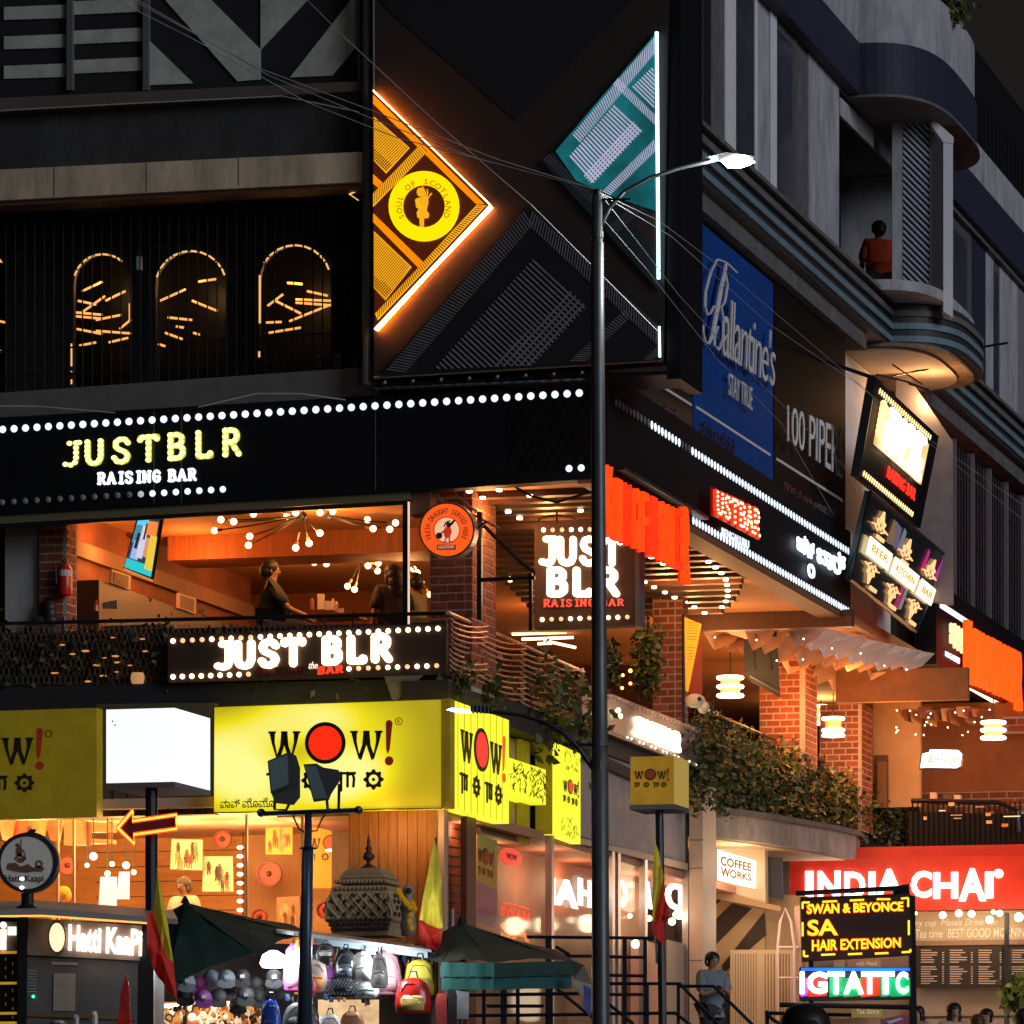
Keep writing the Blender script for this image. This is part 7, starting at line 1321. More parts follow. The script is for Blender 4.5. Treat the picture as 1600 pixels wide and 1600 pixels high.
umbrella("dark green market umbrella behind the coffee kiosk and the caps stall", (289, 1409, 70), [(200, 1470, 70.2), (256, 1545, 68.4), (398, 1488, 68.6), (485, 1460, 70), (430, 1440, 71.6), (250, 1428, 71.8)], 70, [UGR, UGR, UGY, UGY, UGR, UGR])
umbrella("green market umbrella with a teal valance left of the lamp post", (721, 1440, 71), [(600, 1497, 71), (688, 1504, 69.4), (772, 1504, 69.2), (898, 1502, 70.2), (840, 1478, 72.6), (650, 1478, 72.8)], 71, [UGY, UGY, UGY, UGY, UGR, UGR], [(0, .20, [UTL, UTL, UGR], 0), (.18, .38, [UTL, UTL, UTL], .03)])
t = thing("wind_flap", "grey cloth flap at the green umbrella's right corner beside the lamp post", "cloth", P(905, 1560, 69.8)); part("cloth", MB().add([P(897, 1500, 69.9), P(912, 1508, 69.7), P(928, 1540, 69.9), P(926, 1580, 69.8), P(900, 1548, 69.7), P(896, 1530, 69.8)], [(0, 1, 5), (1, 2, 4, 5), (2, 3, 4)]), mat("grey_cloth", (.28, .26, .22), .8, noise=.3), t); part("blue_print", MB().add([P(912, 1538, 69.6), P(924, 1545, 69.6), P(923, 1592, 69.6), P(911, 1570, 69.6)], [(0, 1, 2, 3)]), mat("blue_print_cloth", (.08, .10, .35), .7, noise=.6, ns=9), t)
# ================================================================== shrine roof
def sqstack(c, prof, d, n):
    mb = MB(); vs = []
    for hw, h in prof: vs += [c+d*sx*hw+n*sy*hw+Vector((0, 0, h)) for sx, sy in ((-1, 1), (1, 1), (1, -1), (-1, -1))]
    fs = [(4*i+k, 4*i+(k+1) % 4, 4*i+4+(k+1) % 4, 4*i+4+k) for i in range(len(prof)-1) for k in range(4)]+[(3, 2, 1, 0), tuple(range(4*len(prof)-4, 4*len(prof)))]
    return mb.add(vs, fs)
Ys = 74; kx = Ys/F; sd = Vector((L.d.x, L.d.y, 0)); sn = Vector((L.n.x, L.n.y, 0)); sc0 = P(576, 1464, Ys+.5)
sh = thing("shrine_roof", "carved domed shrine roof with brown lattice, tiers and pointed finial before the timber wall", "shrine", sc0)
STN = mat("carved_dun_stone", (.55, .38, .20), .8, noise=.4, ns=7, bump=.6); STD = mat("dark_carving", (.05, .035, .022), .8)
H_ = lambda y: (1464-y)*kx
part("dome", sqstack(sc0, [(w_*kx, H_(y)) for y, w_ in ((1464, 44), (1452, 47), (1444, 50), (1440, 54), (1425, 56), (1410, 54), (1400, 50), (1393, 45))], sd, sn), STN, sh)
for y, w_ in ((1393, 46), (1382, 42), (1373, 37), (1366, 32)): part("tier", sqstack(sc0, [((w_-4)*kx, H_(y+1)), (w_*kx, H_(y)), (w_*kx, H_(y-3)), ((w_-7)*kx, H_(y-8))], sd, sn), STN, sh)
part("cap_plate", sqstack(sc0, [(26*kx, H_(1362)), (24*kx, H_(1357)), (12*kx, H_(1356))], sd, sn), STN, sh)
part("finial", MB().lathe(sc0+Vector((0, 0, H_(1357))), [(r_*kx, h_*kx) for r_, h_ in ((16, 0), (12, 3), (9, 5), (4, 8), (3, 12), (8, 15), (10, 20), (7, 25), (3, 28), (6, 31), (4, 35), (2.5, 38), (3.5, 42), (1, 52), (.3, 56))], 14), mat("dark_bronze_finial", (.10, .05, .03), .5, .3), sh, smooth=True)
for sgn in (0, 1):
    for r, (y, w_) in enumerate(((1402, 51.3), (1411, 54.3), (1421, 55.8), (1431, 55.6))):
        for i in range(5 if r % 2 else 4):
            u = (-.8+.4*i) if r % 2 else (-.6+.4*i)
            base = sc0+(sn*w_*kx+sd*u*w_*kx if sgn == 0 else sd*w_*kx-sn*u*w_*kx)+Vector((0, 0, H_(y)))
            part("lattice_hole", MB().ball(base, .038, 8, 5), STD, sh)
mb = MB()
for s_ in (-1, 1):
    for i in range(-3, 4):
        a = []
        for y, w_ in ((1398, 49), (1408, 53.5), (1418, 56), (1428, 56.3), (1438, 55)):
            u = i*.3+s_*(y-1418)/60; u = max(-.96, min(.96, u)); a.append(sc0+sn*(w_*kx+.012)+sd*u*w_*kx+Vector((0, 0, H_(y))))
        mb.tube(a, .014, 4)
part("lattice", mb, mat("light_carving", (.62, .46, .28), .8), sh, kind='stuff')
for y, w_ in ((1440, 55), (1447, 51), (1454, 48), (1390, 47), (1379, 43)):
    for i in range(14): u = -.93+i*.143; part("scallop", MB().ball(sc0+sn*w_*kx+sd*u*w_*kx+Vector((0, 0, H_(y))), .03, 6, 4), STD if y > 1400 else STN, sh)
idl = thing("garlanded_idol", "small pale idol with a yellow flower garland at the shrine roof's right side", "idol", P(640, 1462, 73.4))
part("figure", MB().lathe(P(638, 1462, 73.4), [(.10, 0), (.12, .15), (.09, .3), (.13, .42), (.08, .52), (.05, .56), (.09, .62), (.08, .70), (.02, .76)], 10), mat("pale_idol", (.5, .42, .36), .6, noise=.5, ns=10), idl, smooth=True)
mb = MB(); [mb.ball(P(x, y, 73.2), .045, 6, 4) for x, y in ((622, 1392), (626, 1398), (631, 1405), (636, 1412), (641, 1418), (645, 1412), (648, 1420), (642, 1430), (640, 1440), (643, 1450), (628, 1402), (634, 1410))]
part("garland", mb, mat("marigold", (.8, .42, .01), .7, emit=.1, ecol=(1, .5, 0)), idl, kind='stuff'); part("dark_crown", MB().ball(P(638, 1392, 73.2), .05, 8, 5), STD, idl)
# ================================================================== caps and bags stall
st = thing("bag_stall", "street stall with a sloping roof sheet and blazing bulb under which caps and bags hang", "stall", Vector((P(470, 0, 70).x, 70, 3.1)))
part("roof_sheet", MB().prism([P(432, 1452, 69.4), P(674, 1484, 69.4), P(674, 1488, 69.4), P(432, 1458, 69.4)], [P(450, 1450, 71.5), P(668, 1478, 71.5), P(668, 1482, 71.5), P(450, 1456, 71.5)]), mat("grey_roof_metal", (.16, .17, .18), .5), st)
part("under_strip", MB().panel(FF(69.6), [(490, 1463), (668, 1487), (668, 1497), (490, 1474)], 0, .03), mat("blue_grey_strip", (.25, .32, .38), .5), st)
for x in (248, 676): part("post", MB().tube([Vector((P(x, 0, 70).x, 70, 3.1)), P(x, 1462 if x < 400 else 1488, 70)], .03, 6), DKMET, st)
part("back_cloth", MB().panel(FF(71.3), [(250, 1470), (672, 1480), (672, 1700), (250, 1700)], 0, .05), mat("dark_back_cloth", (.035, .03, .035), .8), st)
part("shelf_glow_left", MB().panel(FF(70.8), [(250, 1566), (415, 1562), (415, 1650), (250, 1650)], 0, .05), em("lit_shelf_amber", (1, .40, .09), .8, noise=.85, ns=9), st); part("shelf_glow_right", MB().panel(FF(70.8), [(497, 1562), (592, 1562), (592, 1650), (497, 1650)], 0, .05), em("lit_shelf_cream", (1, .66, .34), .9, noise=.5, ns=4), st)
part("shelf_tube", MB().tube([P(252, 1572, 70.4), P(412, 1566, 70.4)], .03, 5), em("shelf_tube_white", (1, .85, .68), 2.5), st)
bs = part("bulb_shade", MB().lathe(P(427, 1512, 69.6), [(.15, 0), (.19, .06), (.15, .18), (.05, .24)], 14), em("blazing_bulb", (.95, 1, 1), 5), st, smooth=True)
light("stall_bulb", P(430, 1500, 69.0), 80, (.92, .98, 1), .15); light("stall_bulb", P(600, 1496, 68.9), 85, (.92, .98, 1), .15); light("stall_bulb", P(330, 1520, 68.9), 5, (.95, .95, 1), .15); light("stall_warm", P(320, 1575, 69.9), 7, (1, .6, .3), .2)
part("tube_glow", MB().tube([P(572, 1487, 69.5), P(586, 1486, 69.5)], .05, 6), em("blue_white_tube", (.8, .95, 1), 6), st); part("tube_glow", MB().tube([P(604, 1484, 69.5), P(616, 1483, 69.5)], .04, 6), MATS["blue_white_tube"], st)
capm = {}
caplist = [(292, 1536, "pale blue-grey", (.16, .2, .25)), (312, 1541, "magenta", (.35, .03, .22)), (331, 1530, "slate grey", (.16, .19, .24)), (354, 1530, "grey with a pale badge", (.14, .16, .2)), (378, 1529, "black with white mark", (.012, .012, .015)), (400, 1541, "plain black", (.02, .018, .02)), (318, 1561, "purple", (.25, .03, .3)), (341, 1560, "charcoal", (.06, .065, .07)), (355, 1548, "light charcoal", (.13, .13, .14)), (384, 1558, "dark grey", (.05, .05, .055)), (406, 1562, "jet black", (.01, .01, .012)), (432, 1548, "grey brimmed", (.11, .11, .12)), (428, 1530, "black banded", (.03, .03, .035)), (290, 1558, "dull brown", (.06, .04, .04)), (372, 1571, "black small", (.015, .015, .015))]
for i, (x, y, nm_, c) in enumerate(caplist):
    Yc = 69.5+(i % 3)*.2; b_ = P(x, y+8, Yc); t = thing("baseball_cap", nm_+" cap, "+("upper" if y < 1545 else "lower")+" row of the stall at column "+("left" if x < 325 else "middle" if x < 390 else "right"), "cap", b_, "caps hung on the stall")
    m_ = mat("cap%d" % i, tuple(q*.45 for q in c), .7, noise=.2, ns=8); mb = MB().lathe(P(x, y+3, Yc), [(.12, 0), (.125, .05), (.105, .11), (.06, .15), (.01, .165)], 12, Vector((0, -.35, 1))); part("crown", mb, m_, t, smooth=True)
    fr2 = FF(Yc-.12); part("brim", MB().panel(fr2, [(x-12, y+1), (x+12, y+1), (x+14, y+10), (x+7, y+14), (x-7, y+14), (x-14, y+10)], 0, .02), m_, t)
    if i % 3 == 0 or i == 4: part("badge", MB().panel(FF(Yc-.15), [(x-3, y-6), (x+4, y-7), (x+4, y-1), (x-3, y-1)], 0, .01), mat("badge%d" % (i % 2), ((.3, .3, .32), (.15, .2, .22))[i % 2], .5), t)
def bag(name, label, x0, x1, y0, y1, c, Y=69.3, strap=True, flap=None, rough=.5, pattern=None, body=None):
    w, h = (x1-x0)/F*Y, (y1-y0)/F*Y; cx_ = (x0+x1)/2; b_ = P(cx_, y1, Y); t = thing(name, label, "bag", b_); m_ = mat("bagmat_"+label.replace(" ", "_")[:28], c, rough, noise=.25, ns=7, bump=.2)
    mb = MB(); prof = ((.40, 0), (.5, .06), (.52, .3), (.48, .6), (.40, .85), (.22, .97), (.05, 1.0)); vs = []
    for hw, v in prof: vs += [b_+Vector((math.cos(a*math.pi/6)*hw*w, math.sin(a*math.pi/6)*hw*w*.45, v*h)) for a in range(12)]
    rb = random.Random(label); jit = [Vector((rb.uniform(-1, 1)*w*.035, rb.uniform(-1, 1)*w*.03, rb.uniform(-1, 1)*h*.02)) for _ in vs]; vs = [a+b for a, b in zip(vs, jit)]
    fs = [(12*i+k, 12*i+(k+1) % 12, 12*i+12+(k+1) % 12, 12*i+12+k) for i in range(len(prof)-1) for k in range(12)]+[tuple(range(11, -1, -1)), tuple(range(12*len(prof)-12, 12*len(prof)))]
    part("body", mb.add(vs, fs), m_, t, smooth=True)
    pk_ = [b_+Vector((px1*w, -w*(.24 if q_ else .16), pz1*h)) for q_ in (1, 0) for px1, pz1 in ((-.33, .1), (.33, .09), (.35, .38), (.26, .5), (-.25, .51), (-.35, .40))]; part("front_pocket", MB().prism(pk_[:6], pk_[6:]), mat("pock_"+label.replace(" ", "_")[:26], flap or tuple(q*.7 for q in c), rough), t, smooth=True)
    part("zip", MB().tube([b_+Vector((-w*.33, -w*.25, h*.40)), b_+Vector((0, -w*.26, h*.46)), b_+Vector((w*.33, -w*.25, h*.40))], .006, 4), GREY, t); part("zip", MB().tube([b_+Vector((-w*.36, -w*.16, h*.62)), b_+Vector((-w*.2, -w*.19, h*.84)), b_+Vector((w*.2, -w*.19, h*.84)), b_+Vector((w*.36, -w*.16, h*.62))], .006, 4), GREY, t)
    if strap: part("strap", MB().tube([b_+Vector((-w*.15, 0, h*.95)), b_+Vector((-w*.05, 0, h*1.18)), b_+Vector((w*.1, 0, h*1.18)), b_+Vector((w*.15, 0, h*.95))], .012, 5), DKMET, t)
    if pattern:
        mb = MB()
        for k in range(-4, 5):
            mb.tube([b_+Vector((k*w*.12-w*.2, -w*.235, h*.1)), b_+Vector((k*w*.12+w*.2, -w*.21, h*.8))], .006, 3); mb.tube([b_+Vector((k*w*.12+w*.2, -w*.235, h*.1)), b_+Vector((k*w*.12-w*.2, -w*.21, h*.8))], .006, 3)
        part("quilting", mb, mat("quilt_line", (.35, .4, .45), .4), t, kind='stuff')
    return t
bag("backpack", "hot pink backpack left of the orange and white bag", 443, 482, 1472, 1550, (.75, .12, .38), flap=(.85, .35, .6)); bag("backpack", "orange and green topped bag overlapping the pink backpack", 460, 484, 1464, 1508, (.75, .28, .06), Y=69.1, flap=(.75, .6, .1))
bag("drawstring_bag", "white and orange patterned bag beside the pink backpack", 468, 512, 1500, 1550, (.75, .6, .5), Y=69.0, flap=(.8, .3, .06)); bag("pouch", "crimson pouch under the white and orange bag", 472, 494, 1530, 1553, (.6, .03, .08), Y=68.9)
bag("handbag", "small black handbag with a silver oval at the top of the stall", 495, 522, 1474, 1496, (.02, .02, .022), flap=(.5, .5, .5)); bag("handbag", "glossy black cylinder bag left of the white backpack", 524, 556, 1484, 1530, (.025, .028, .035), rough=.2, flap=(.12, .15, .2)); bag("handbag", "black quilted handbag under the glossy cylinder bag", 515, 557, 1524, 1558, (.015, .017, .02), Y=69.0, rough=.3, pattern=1)
bag("backpack", "bright white backpack blazing under the tube light", 551, 583, 1486, 1533, (.85, .83, .8), Y=69.0, flap=(.9, .9, .88)); bag("backpack", "mauve backpack at the right of the white ones", 576, 628, 1486, 1556, (.30, .13, .16), Y=69.5, flap=(.45, .22, .25)); bag("backpack", "white backpack with a black emblem over the mauve one", 580, 606, 1490, 1544, (.80, .76, .74), Y=68.8, flap=(.85, .82, .8)); bag("handbag", "pale green cushion bag under the white backpacks", 552, 592, 1530, 1560, (.5, .58, .55), Y=69.2)
bag("round_bag", "round yellow-green bag with dark straps at the stall's right end", 632, 679, 1500, 1556, (.42, .36, .03), Y=69.6); bag("gift_bag", "shiny red foil gift bag hanging right of the backpacks", 618, 672, 1528, 1584, (.5, .02, .015), Y=69.1, rough=.18, flap=(.7, .5, .15)); bag("gift_bag", "purple and pink small bag behind the patterned one", 505, 528, 1508, 1545, (.30, .08, .4), Y=69.4)
bag("blue_bag", "shiny royal blue cloth bag at the bottom edge of the stall", 406, 440, 1562, 1625, (.02, .08, .5), Y=68.8, rough=.25); bag("handbag", "grey flap handbag left of the cream lit shelf", 443, 498, 1566, 1612, (.12, .13, .13), Y=69.0); bag("handbag", "black leather handbag with a gold clasp at the bottom edge", 460, 500, 1582, 1630, (.02, .018, .02), Y=68.7, rough=.3); bag("handbag", "white square handbag at the bottom of the stall", 497, 534, 1584, 1630, (.75, .72, .7), Y=68.8); bag("handbag", "tan leather shoulder bag at the bottom of the stall", 530, 570, 1580, 1625, (.40, .17, .08), Y=68.9)
for i, (x0, x1, y0, y1, c, lb_) in enumerate(((680, 700, 1552, 1640, (.5, .06, .05), "red cloth hanging at the stall's right post"), (698, 714, 1545, 1640, (.02, .02, .025), "black cloth strip between the red and grey ones"), (712, 733, 1536, 1592, (.30, .30, .31), "light grey cloth bag at the far right of the stall"))):
    solo("hanging_cloth", MB().panel(FF(69.4), [(x0+3, y0), (x1-3, y0), (x1, y0+12), (x1-1, y1), (x0+2, y1), (x0, y0+14)], 0, .08), mat("hcloth%d" % i, c, .8, noise=.3, ns=8, bump=.5), lb_, "cloth")
rnd = random.Random(91); gd = thing("hanging_goods", "jumble of small keyrings, straps and pouches hanging between the stall's bags", "goods", P(540, 1600, 70.2))
for k, c in enumerate(((.6, .6, .62), (.02, .02, .03), (.55, .1, .25), (.08, .2, .45), (.6, .3, .05), (.3, .3, .1), (.25, .05, .05))):
    mb = MB()
    for _ in range(26):
        x, y, Yg = rnd.uniform(440, 672), rnd.uniform(1478, 1562), rnd.uniform(69.7, 70.6); w_, h_ = rnd.uniform(2, 7), rnd.uniform(4, 14); a = [P(x-w_/2, y, Yg), P(x+w_/2, y+rnd.uniform(-2, 2), Yg), P(x+w_*.6, y+h_, Yg-.02), P(x-w_*.4, y+h_, Yg)]
        mb.prism(a, [v+Vector((0, .06, 0)) for v in a]); mb.tube([P(x, y, Yg), P(x+rnd.uniform(-2, 2), y-8, Yg)], .005, 3)
    part("small_goods", mb, mat("goods%d" % k, c, .35, noise=.3, ns=12), gd, kind='stuff')
rnd = random.Random(77); tr = thing("trinket_tray", "brightly lit jumble of small trinkets on the stall's left shelf", "tray", P(330, 1640, 70)); part("tray_base", MB().panel(FF(70.5), [(250, 1602), (415, 1602), (415, 1640), (250, 1640)], 0, .6), WOODD, tr)
TM = [mat("trinket%d" % i, c, .35, emit=e_, ecol=c) for i, (c, e_) in enumerate((((.85, .5, .2), .5), ((.9, .75, .5), .7), ((.4, .15, .05), .1), ((.7, .25, .08), .4), ((.9, .85, .7), .9), ((.12, .05, .03), 0)))]
tmesh = [[MB().ball((0, 0, 0), .05, 6, 4).mesh("trinket", m_) for m_ in TM], [MB().tube([Vector((.05*math.cos(a*.785), 0, .05*math.sin(a*.785))) for a in range(9)], .014, 4, False).mesh("trinket", m_) for m_ in TM]]
for i in range(170): inst("trinket", tmesh[i % 2][rnd.randrange(6)], tr, P(rnd.uniform(256, 412), rnd.uniform(1572, 1606), 69.9+rnd.random()*.6), rnd.random()*3, [rnd.uniform(.6, 1.3)]*3)
# ================================================================== stair railings
BL_ = mat("blue_black_handrail", (.015, .02, .032), .3, .3)
def rail(label, tubes, posts, Y):
    t = thing("stair_railing", label, "railing", P(posts[0][0], 1700, Y))
    for pts in tubes: part("rail", MB().tube([P(x, y, Y) for x, y in pts], pts and .03, 6), BL_, t)
    for x, y0, w in posts: part("post", MB().panel(FF(Y), [(x-w/2, y0), (x+w/2, y0), (x+w/2, 1700), (x-w/2, 1700)], 0, .08), BL_, t)
rail("dark upper landing railing behind the green umbrella, left of the lamp post", [[(823, 1464), (1024, 1466)], [(870, 1494), (925, 1494)], [(950, 1495), (1008, 1496)], [(868, 1479), (890, 1492)], [(950, 1524), (1008, 1525)], [(950, 1554), (1008, 1554)]], [(857, 1466, 10), (976, 1466, 7), (1008, 1466, 6)], 80)
rail("lower dark railing beneath the green umbrella", [[(732, 1555), (935, 1552)], [(732, 1587), (935, 1585)], [(760, 1572), (850, 1572)]], [(756, 1545, 6), (787, 1545, 10), (809, 1545, 6), (858, 1540, 12)], 76)
rail("sloping stair handrails descending in front of the woman", [[(950, 1537), (1062, 1537), (1160, 1640)], [(1062, 1541), (1115, 1541), (1200, 1625)], [(950, 1584), (1055, 1583), (1090, 1610)], [(870, 1545), (950, 1610)], [(950, 1568), (990, 1600)]], [(1010, 1537, 8), (1060, 1537, 5)], 78)
rail("black bar railing before the LED signs at the bottom right", [[(1200, 1583), (1330, 1586)], [(1196, 1580), (1206, 1592), (1225, 1604)]], [(1199, 1580, 6)], 72)
# ================================================================== LED signs on the right
le = thing("led_sign", "dark LED sign with yellow lettering about hair extension inside a dashed border", "LED sign", P(1340, 1500, 72)); f = FF(72)
part("housing", MB().panel(f, [(1251, 1402), (1421, 1396), (1426, 1492), (1254, 1502)], 0, .25), mat("brown_black_led_panel", (.035, .012, .010), .5), le)
LY = em("yellow_led", (1, .62, .02), 1.6); LR_ = em("red_orange_led_halo", (1, .10, .005), .9)
def ledtext(s, q_, bold=.03):
    part("lettering", fit(tglyph(s, bold), quad4(f, q_, .035), f.n, .01), LY, le); part("lettering_halo", fit(tglyph(s, bold+.012), [v for v in quad4(f, [(q_[0][0]-1.2, q_[0][1]-1.2), (q_[1][0]+1.2, q_[1][1]-1.2), (q_[2][0]+1.2, q_[2][1]+1.2), (q_[3][0]-1.2, q_[3][1]+1.2)], .02)], f.n, .01), LR_, le)
ledtext("SWAN & BEYONCE", [(1261, 1413), (1411, 1409), (1411, 1423), (1261, 1428)]); ledtext("SA", [(1262, 1438), (1307, 1436), (1309, 1461), (1262, 1462)], .02); ledtext("HAIR EXTENSION", [(1269, 1469), (1407, 1465), (1407, 1480), (1269, 1486)], .02)
for a, b in (((1254, 1410), (1265, 1410)), ((1254, 1410), (1254, 1420)), ((1285, 1409), (1308, 1408)), ((1328, 1407), (1350, 1406)), ((1370, 1405), (1391, 1405)), ((1408, 1404), (1419, 1403)), ((1419, 1403), (1419, 1417)), ((1254, 1441), (1254, 1463)), ((1420, 1438), (1420, 1461)), ((1256, 1485), (1256, 1494)), ((1256, 1494), (1263, 1494)), ((1283, 1492), (1305, 1491)), ((1325, 1491), (1347, 1490)), ((1367, 1490), (1388, 1489)), ((1409, 1488), (1423, 1487)), ((1423, 1487), (1422, 1483))): part("border_dash", MB().tube([f.P(*a, .03), f.P(*b, .03)], .014, 4), LY, le)
part("top_bar", MB().tube([f.P(1243, 1396, .1), f.P(1418, 1387, .1)], .04, 6), DKMET, le); part("corner_hood", MB().panel(f, [(1395, 1385), (1420, 1381), (1422, 1398), (1396, 1398)], -.02, .2), DKMET, le)
part("support_post", MB().panel(f, [(1420, 1398), (1430, 1400), (1434, 1700), (1422, 1700)], -.05, .12), DKMET, le); part("short_post", MB().panel(f, [(1264, 1498), (1271, 1498), (1271, 1700), (1264, 1700)], -.1, .06), DKMET, le)
lt = thing("led_sign", "lower LED sign of white letters glowing over red, green and blue", "LED sign", P(1340, 1566, 72)); 
part("housing", MB().panel(f, [(1250, 1511), (1424, 1511), (1424, 1561), (1250, 1564)], 0, .2), mat("dark_led_panel", (.02, .015, .02), .5), lt)
for i, (x0, x1, c) in enumerate(((1251, 1262, (.6, .1, 1)), (1262, 1292, (1, .04, .03)), (1296, 1318, (0, .55, .18)), (1318, 1345, (0, .5, .15)), (1345, 1375, (1, .06, .01)), (1376, 1392, (.02, .5, .2)), (1392, 1422, (0, .6, .2)))): part("colour_glow", MB().panel(f, [(x0, 1528), (x1, 1528), (x1, 1556), (x0, 1558)], .01, .01), em("glow%d" % i, c, .45, noise=.4, ns=3), lt)
part("blue_glow", MB().panel(f, [(1252, 1512), (1422, 1512), (1422, 1517), (1252, 1517)], .012, .01), em("blue_glow", (.01, .2, .8), .8), lt)
WLD = em("white_led_letter", (1, 1, .98), 2.4)
for s_, x0, x1 in (("I", 1250, 1257), ("G", 1261, 1293), ("T", 1293, 1320), ("A", 1318, 1350), ("T", 1346, 1372), ("T", 1370, 1398), ("C", 1400, 1419)): text(f, s_, x0, x1, 1518, 1553, WLD, lt, .04, .02, .045, name="letter")
part("base_bar", MB().tube([P(1218, 1570, 71.8), P(1424, 1574, 71.8)], .04, 6), DKMET, lt)
light("led_glow", P(1335, 1535, 71.2), 5, (1, .6, .4), .3)
t = thing("pink_striped_box", "pink and white striped box behind the lower LED sign at the bottom edge", "box", P(1390, 1640, 74)); part("box", MB().panel(FF(74), [(1378, 1592), (1410, 1586), (1422, 1586), (1420, 1640), (1376, 1640)], 0, .3), mat("pink_box", (.6, .15, .22), .6, noise=.6, ns=9), t); part("white_stripe", MB().panel(FF(73.98), [(1384, 1596), (1408, 1590), (1412, 1592), (1390, 1600)], 0, .01), WHITE, t)
# ================================================================== people
def skinmesh(name, pts, edges, rad, m, parent, lvl=1):
    me = bpy.data.meshes.new(name); me.from_pydata(pts, edges, []); o = bpy.data.objects.new("t", me); COL.objects.link(o)
    md = o.modifiers.new("s", 'SKIN'); md.use_smooth_shade = True; sb = o.modifiers.new("u", 'SUBSURF'); sb.levels = sb.render_levels = lvl
    for i, r in enumerate(rad): me.skin_vertices[0].data[i].radius = (r, r) if not isinstance(r, tuple) else r
    me.skin_vertices[0].data[0].use_root = True
    dg = bpy.context.evaluated_depsgraph_get(); dg.update(); out = bpy.data.meshes.new_from_object(o.evaluated_get(dg)); out.materials.clear(); out.materials.append(m)
    COL.objects.unlink(o); bpy.data.objects.remove(o)
    q = bpy.data.objects.new(name, out); COL.objects.link(q); q.parent = parent; return q
def person(label, head, Y, yaw, s=1.0, sit=False, shirt=(.1, .1, .1), pants=(.03, .03, .04), skin=SKIN, hair='short', hm=HAIR, armL=None, armR=None, group=None, tilt=0, sleeve=.5, lean=0):
    Hc = P(*head, Y); t = thing("person", label, "person", (0, 0, 0), group); c_, s_ = math.cos(yaw), math.sin(yaw)
    hz = 1.58; org = Hc-Vector((0, 0, hz*s)); t.location = org
    X = lambda x, y, z: ((x*c_-y*s_)*s, (x*s_+y*c_)*s, z*s)
    ln = lambda z: lean*(z-.95)
    J = {'pel': (0, 0, .95), 'wai': (0, ln(1.1), 1.10), 'che': (0, ln(1.28), 1.28), 'neb': (0, ln(1.43), 1.43), 'nec': (0, ln(1.48)+.01, 1.49), 'jaw': (0, ln(1.5)+.03+tilt*.3, 1.535), 'hed': (0, ln(1.5)+.015+tilt, 1.60), 'cro': (0, ln(1.5)+tilt*1.2, 1.67), 'nos': (0, ln(1.5)+.115+tilt, 1.565)}
    R_ = {'pel': (.15, .11), 'wai': (.13, .095), 'che': (.15, .105), 'neb': .07, 'nec': .053, 'jaw': .062, 'hed': .093, 'cro': .07, 'nos': .012}
    E_ = [('pel', 'wai'), ('wai', 'che'), ('che', 'neb'), ('neb', 'nec'), ('nec', 'jaw'), ('jaw', 'hed'), ('hed', 'cro'), ('hed', 'nos')]
    y0 = ln(1.38)
    for sd_, nm_, arm in ((-1, 'l', armL), (1, 'r', armR)):
        el, wr = arm or ((.24*sd_, y0+.0, 1.12), (.25*sd_, y0+.08, .88)); sh_ = (.175*sd_, y0, 1.39)
        dv = Vector(wr)-Vector(el); dv.normalize(); side = Vector((0, 1, 0)).cross(dv) if abs(dv.y) < .8 else Vector((1, 0, 0)); side.normalize()
        pm = Vector(wr)+dv*.06
        J.update({'sh'+nm_: sh_, 'el'+nm_: el, 'wr'+nm_: wr, 'pa'+nm_: tuple(pm), 'hp'+nm_: (.09*sd_, 0, .90)}); R_.update({'sh'+nm_: .062, 'el'+nm_: .042, 'wr'+nm_: .028, 'pa'+nm_: (.038, .02), 'hp'+nm_: .095})
        E_ += [('che', 'sh'+nm_), ('sh'+nm_, 'el'+nm_), ('el'+nm_, 'wr'+nm_), ('wr'+nm_, 'pa'+nm_), ('pel', 'hp'+nm_)]
        for k, off in enumerate((-.03, -.01, .01, .03)):
            a = pm+side*off+dv*.05; b = a+dv*(.035-.006*abs(k-1.5))+Vector((0, 0, -.012)); J['f%d%s' % (k, nm_)] = tuple(a); J['g%d%s' % (k, nm_)] = tuple(b); R_['f%d%s' % (k, nm_)] = .009; R_['g%d%s' % (k, nm_)] = .008; E_ += [('pa'+nm_, 'f%d%s' % (k, nm_)), ('f%d%s' % (k, nm_), 'g%d%s' % (k, nm_))]
        th = Vector(wr)+dv*.03-side*.045*sd_; J['th'+nm_] = tuple(th+dv*.03); R_['th'+nm_] = .010; E_.append(('wr'+nm_, 'th'+nm_))
        kn, an, to = ((.11*sd_, .45, .92), (.12*sd_, .42, .48), (.12*sd_, .58, .45)) if sit else ((.10*sd_, .03, .50), (.10*sd_, -.01, .08), (.11*sd_, .14, .04))
        J.update({'kn'+nm_: kn, 'an'+nm_: an, 'to'+nm_: to}); R_.update({'kn'+nm_: .058, 'an'+nm_: .04, 'to'+nm_: .04}); E_ += [('hp'+nm_, 'kn'+nm_), ('kn'+nm_, 'an'+nm_), ('an'+nm_, 'to'+nm_)]
    ks = list(J); ix = {k: i for i, k in enumerate(ks)}; sc1 = lambda r, g=0: tuple((q+g)*s for q in (r if isinstance(r, tuple) else (r, r)))
    def grow(keys, es, g, m, nm, lvl=1):
        kk_ = [k for k in keys]; xi = {k: i for i, k in enumerate(kk_)}; return skinmesh(nm, [X(*J[k]) for k in kk_], [(xi[a], xi[b]) for a, b in es if a in xi and b in xi], [sc1(R_[k], g) for k in kk_], m, t, lvl)
    grow(ks, E_, 0, skin, "body", 1)
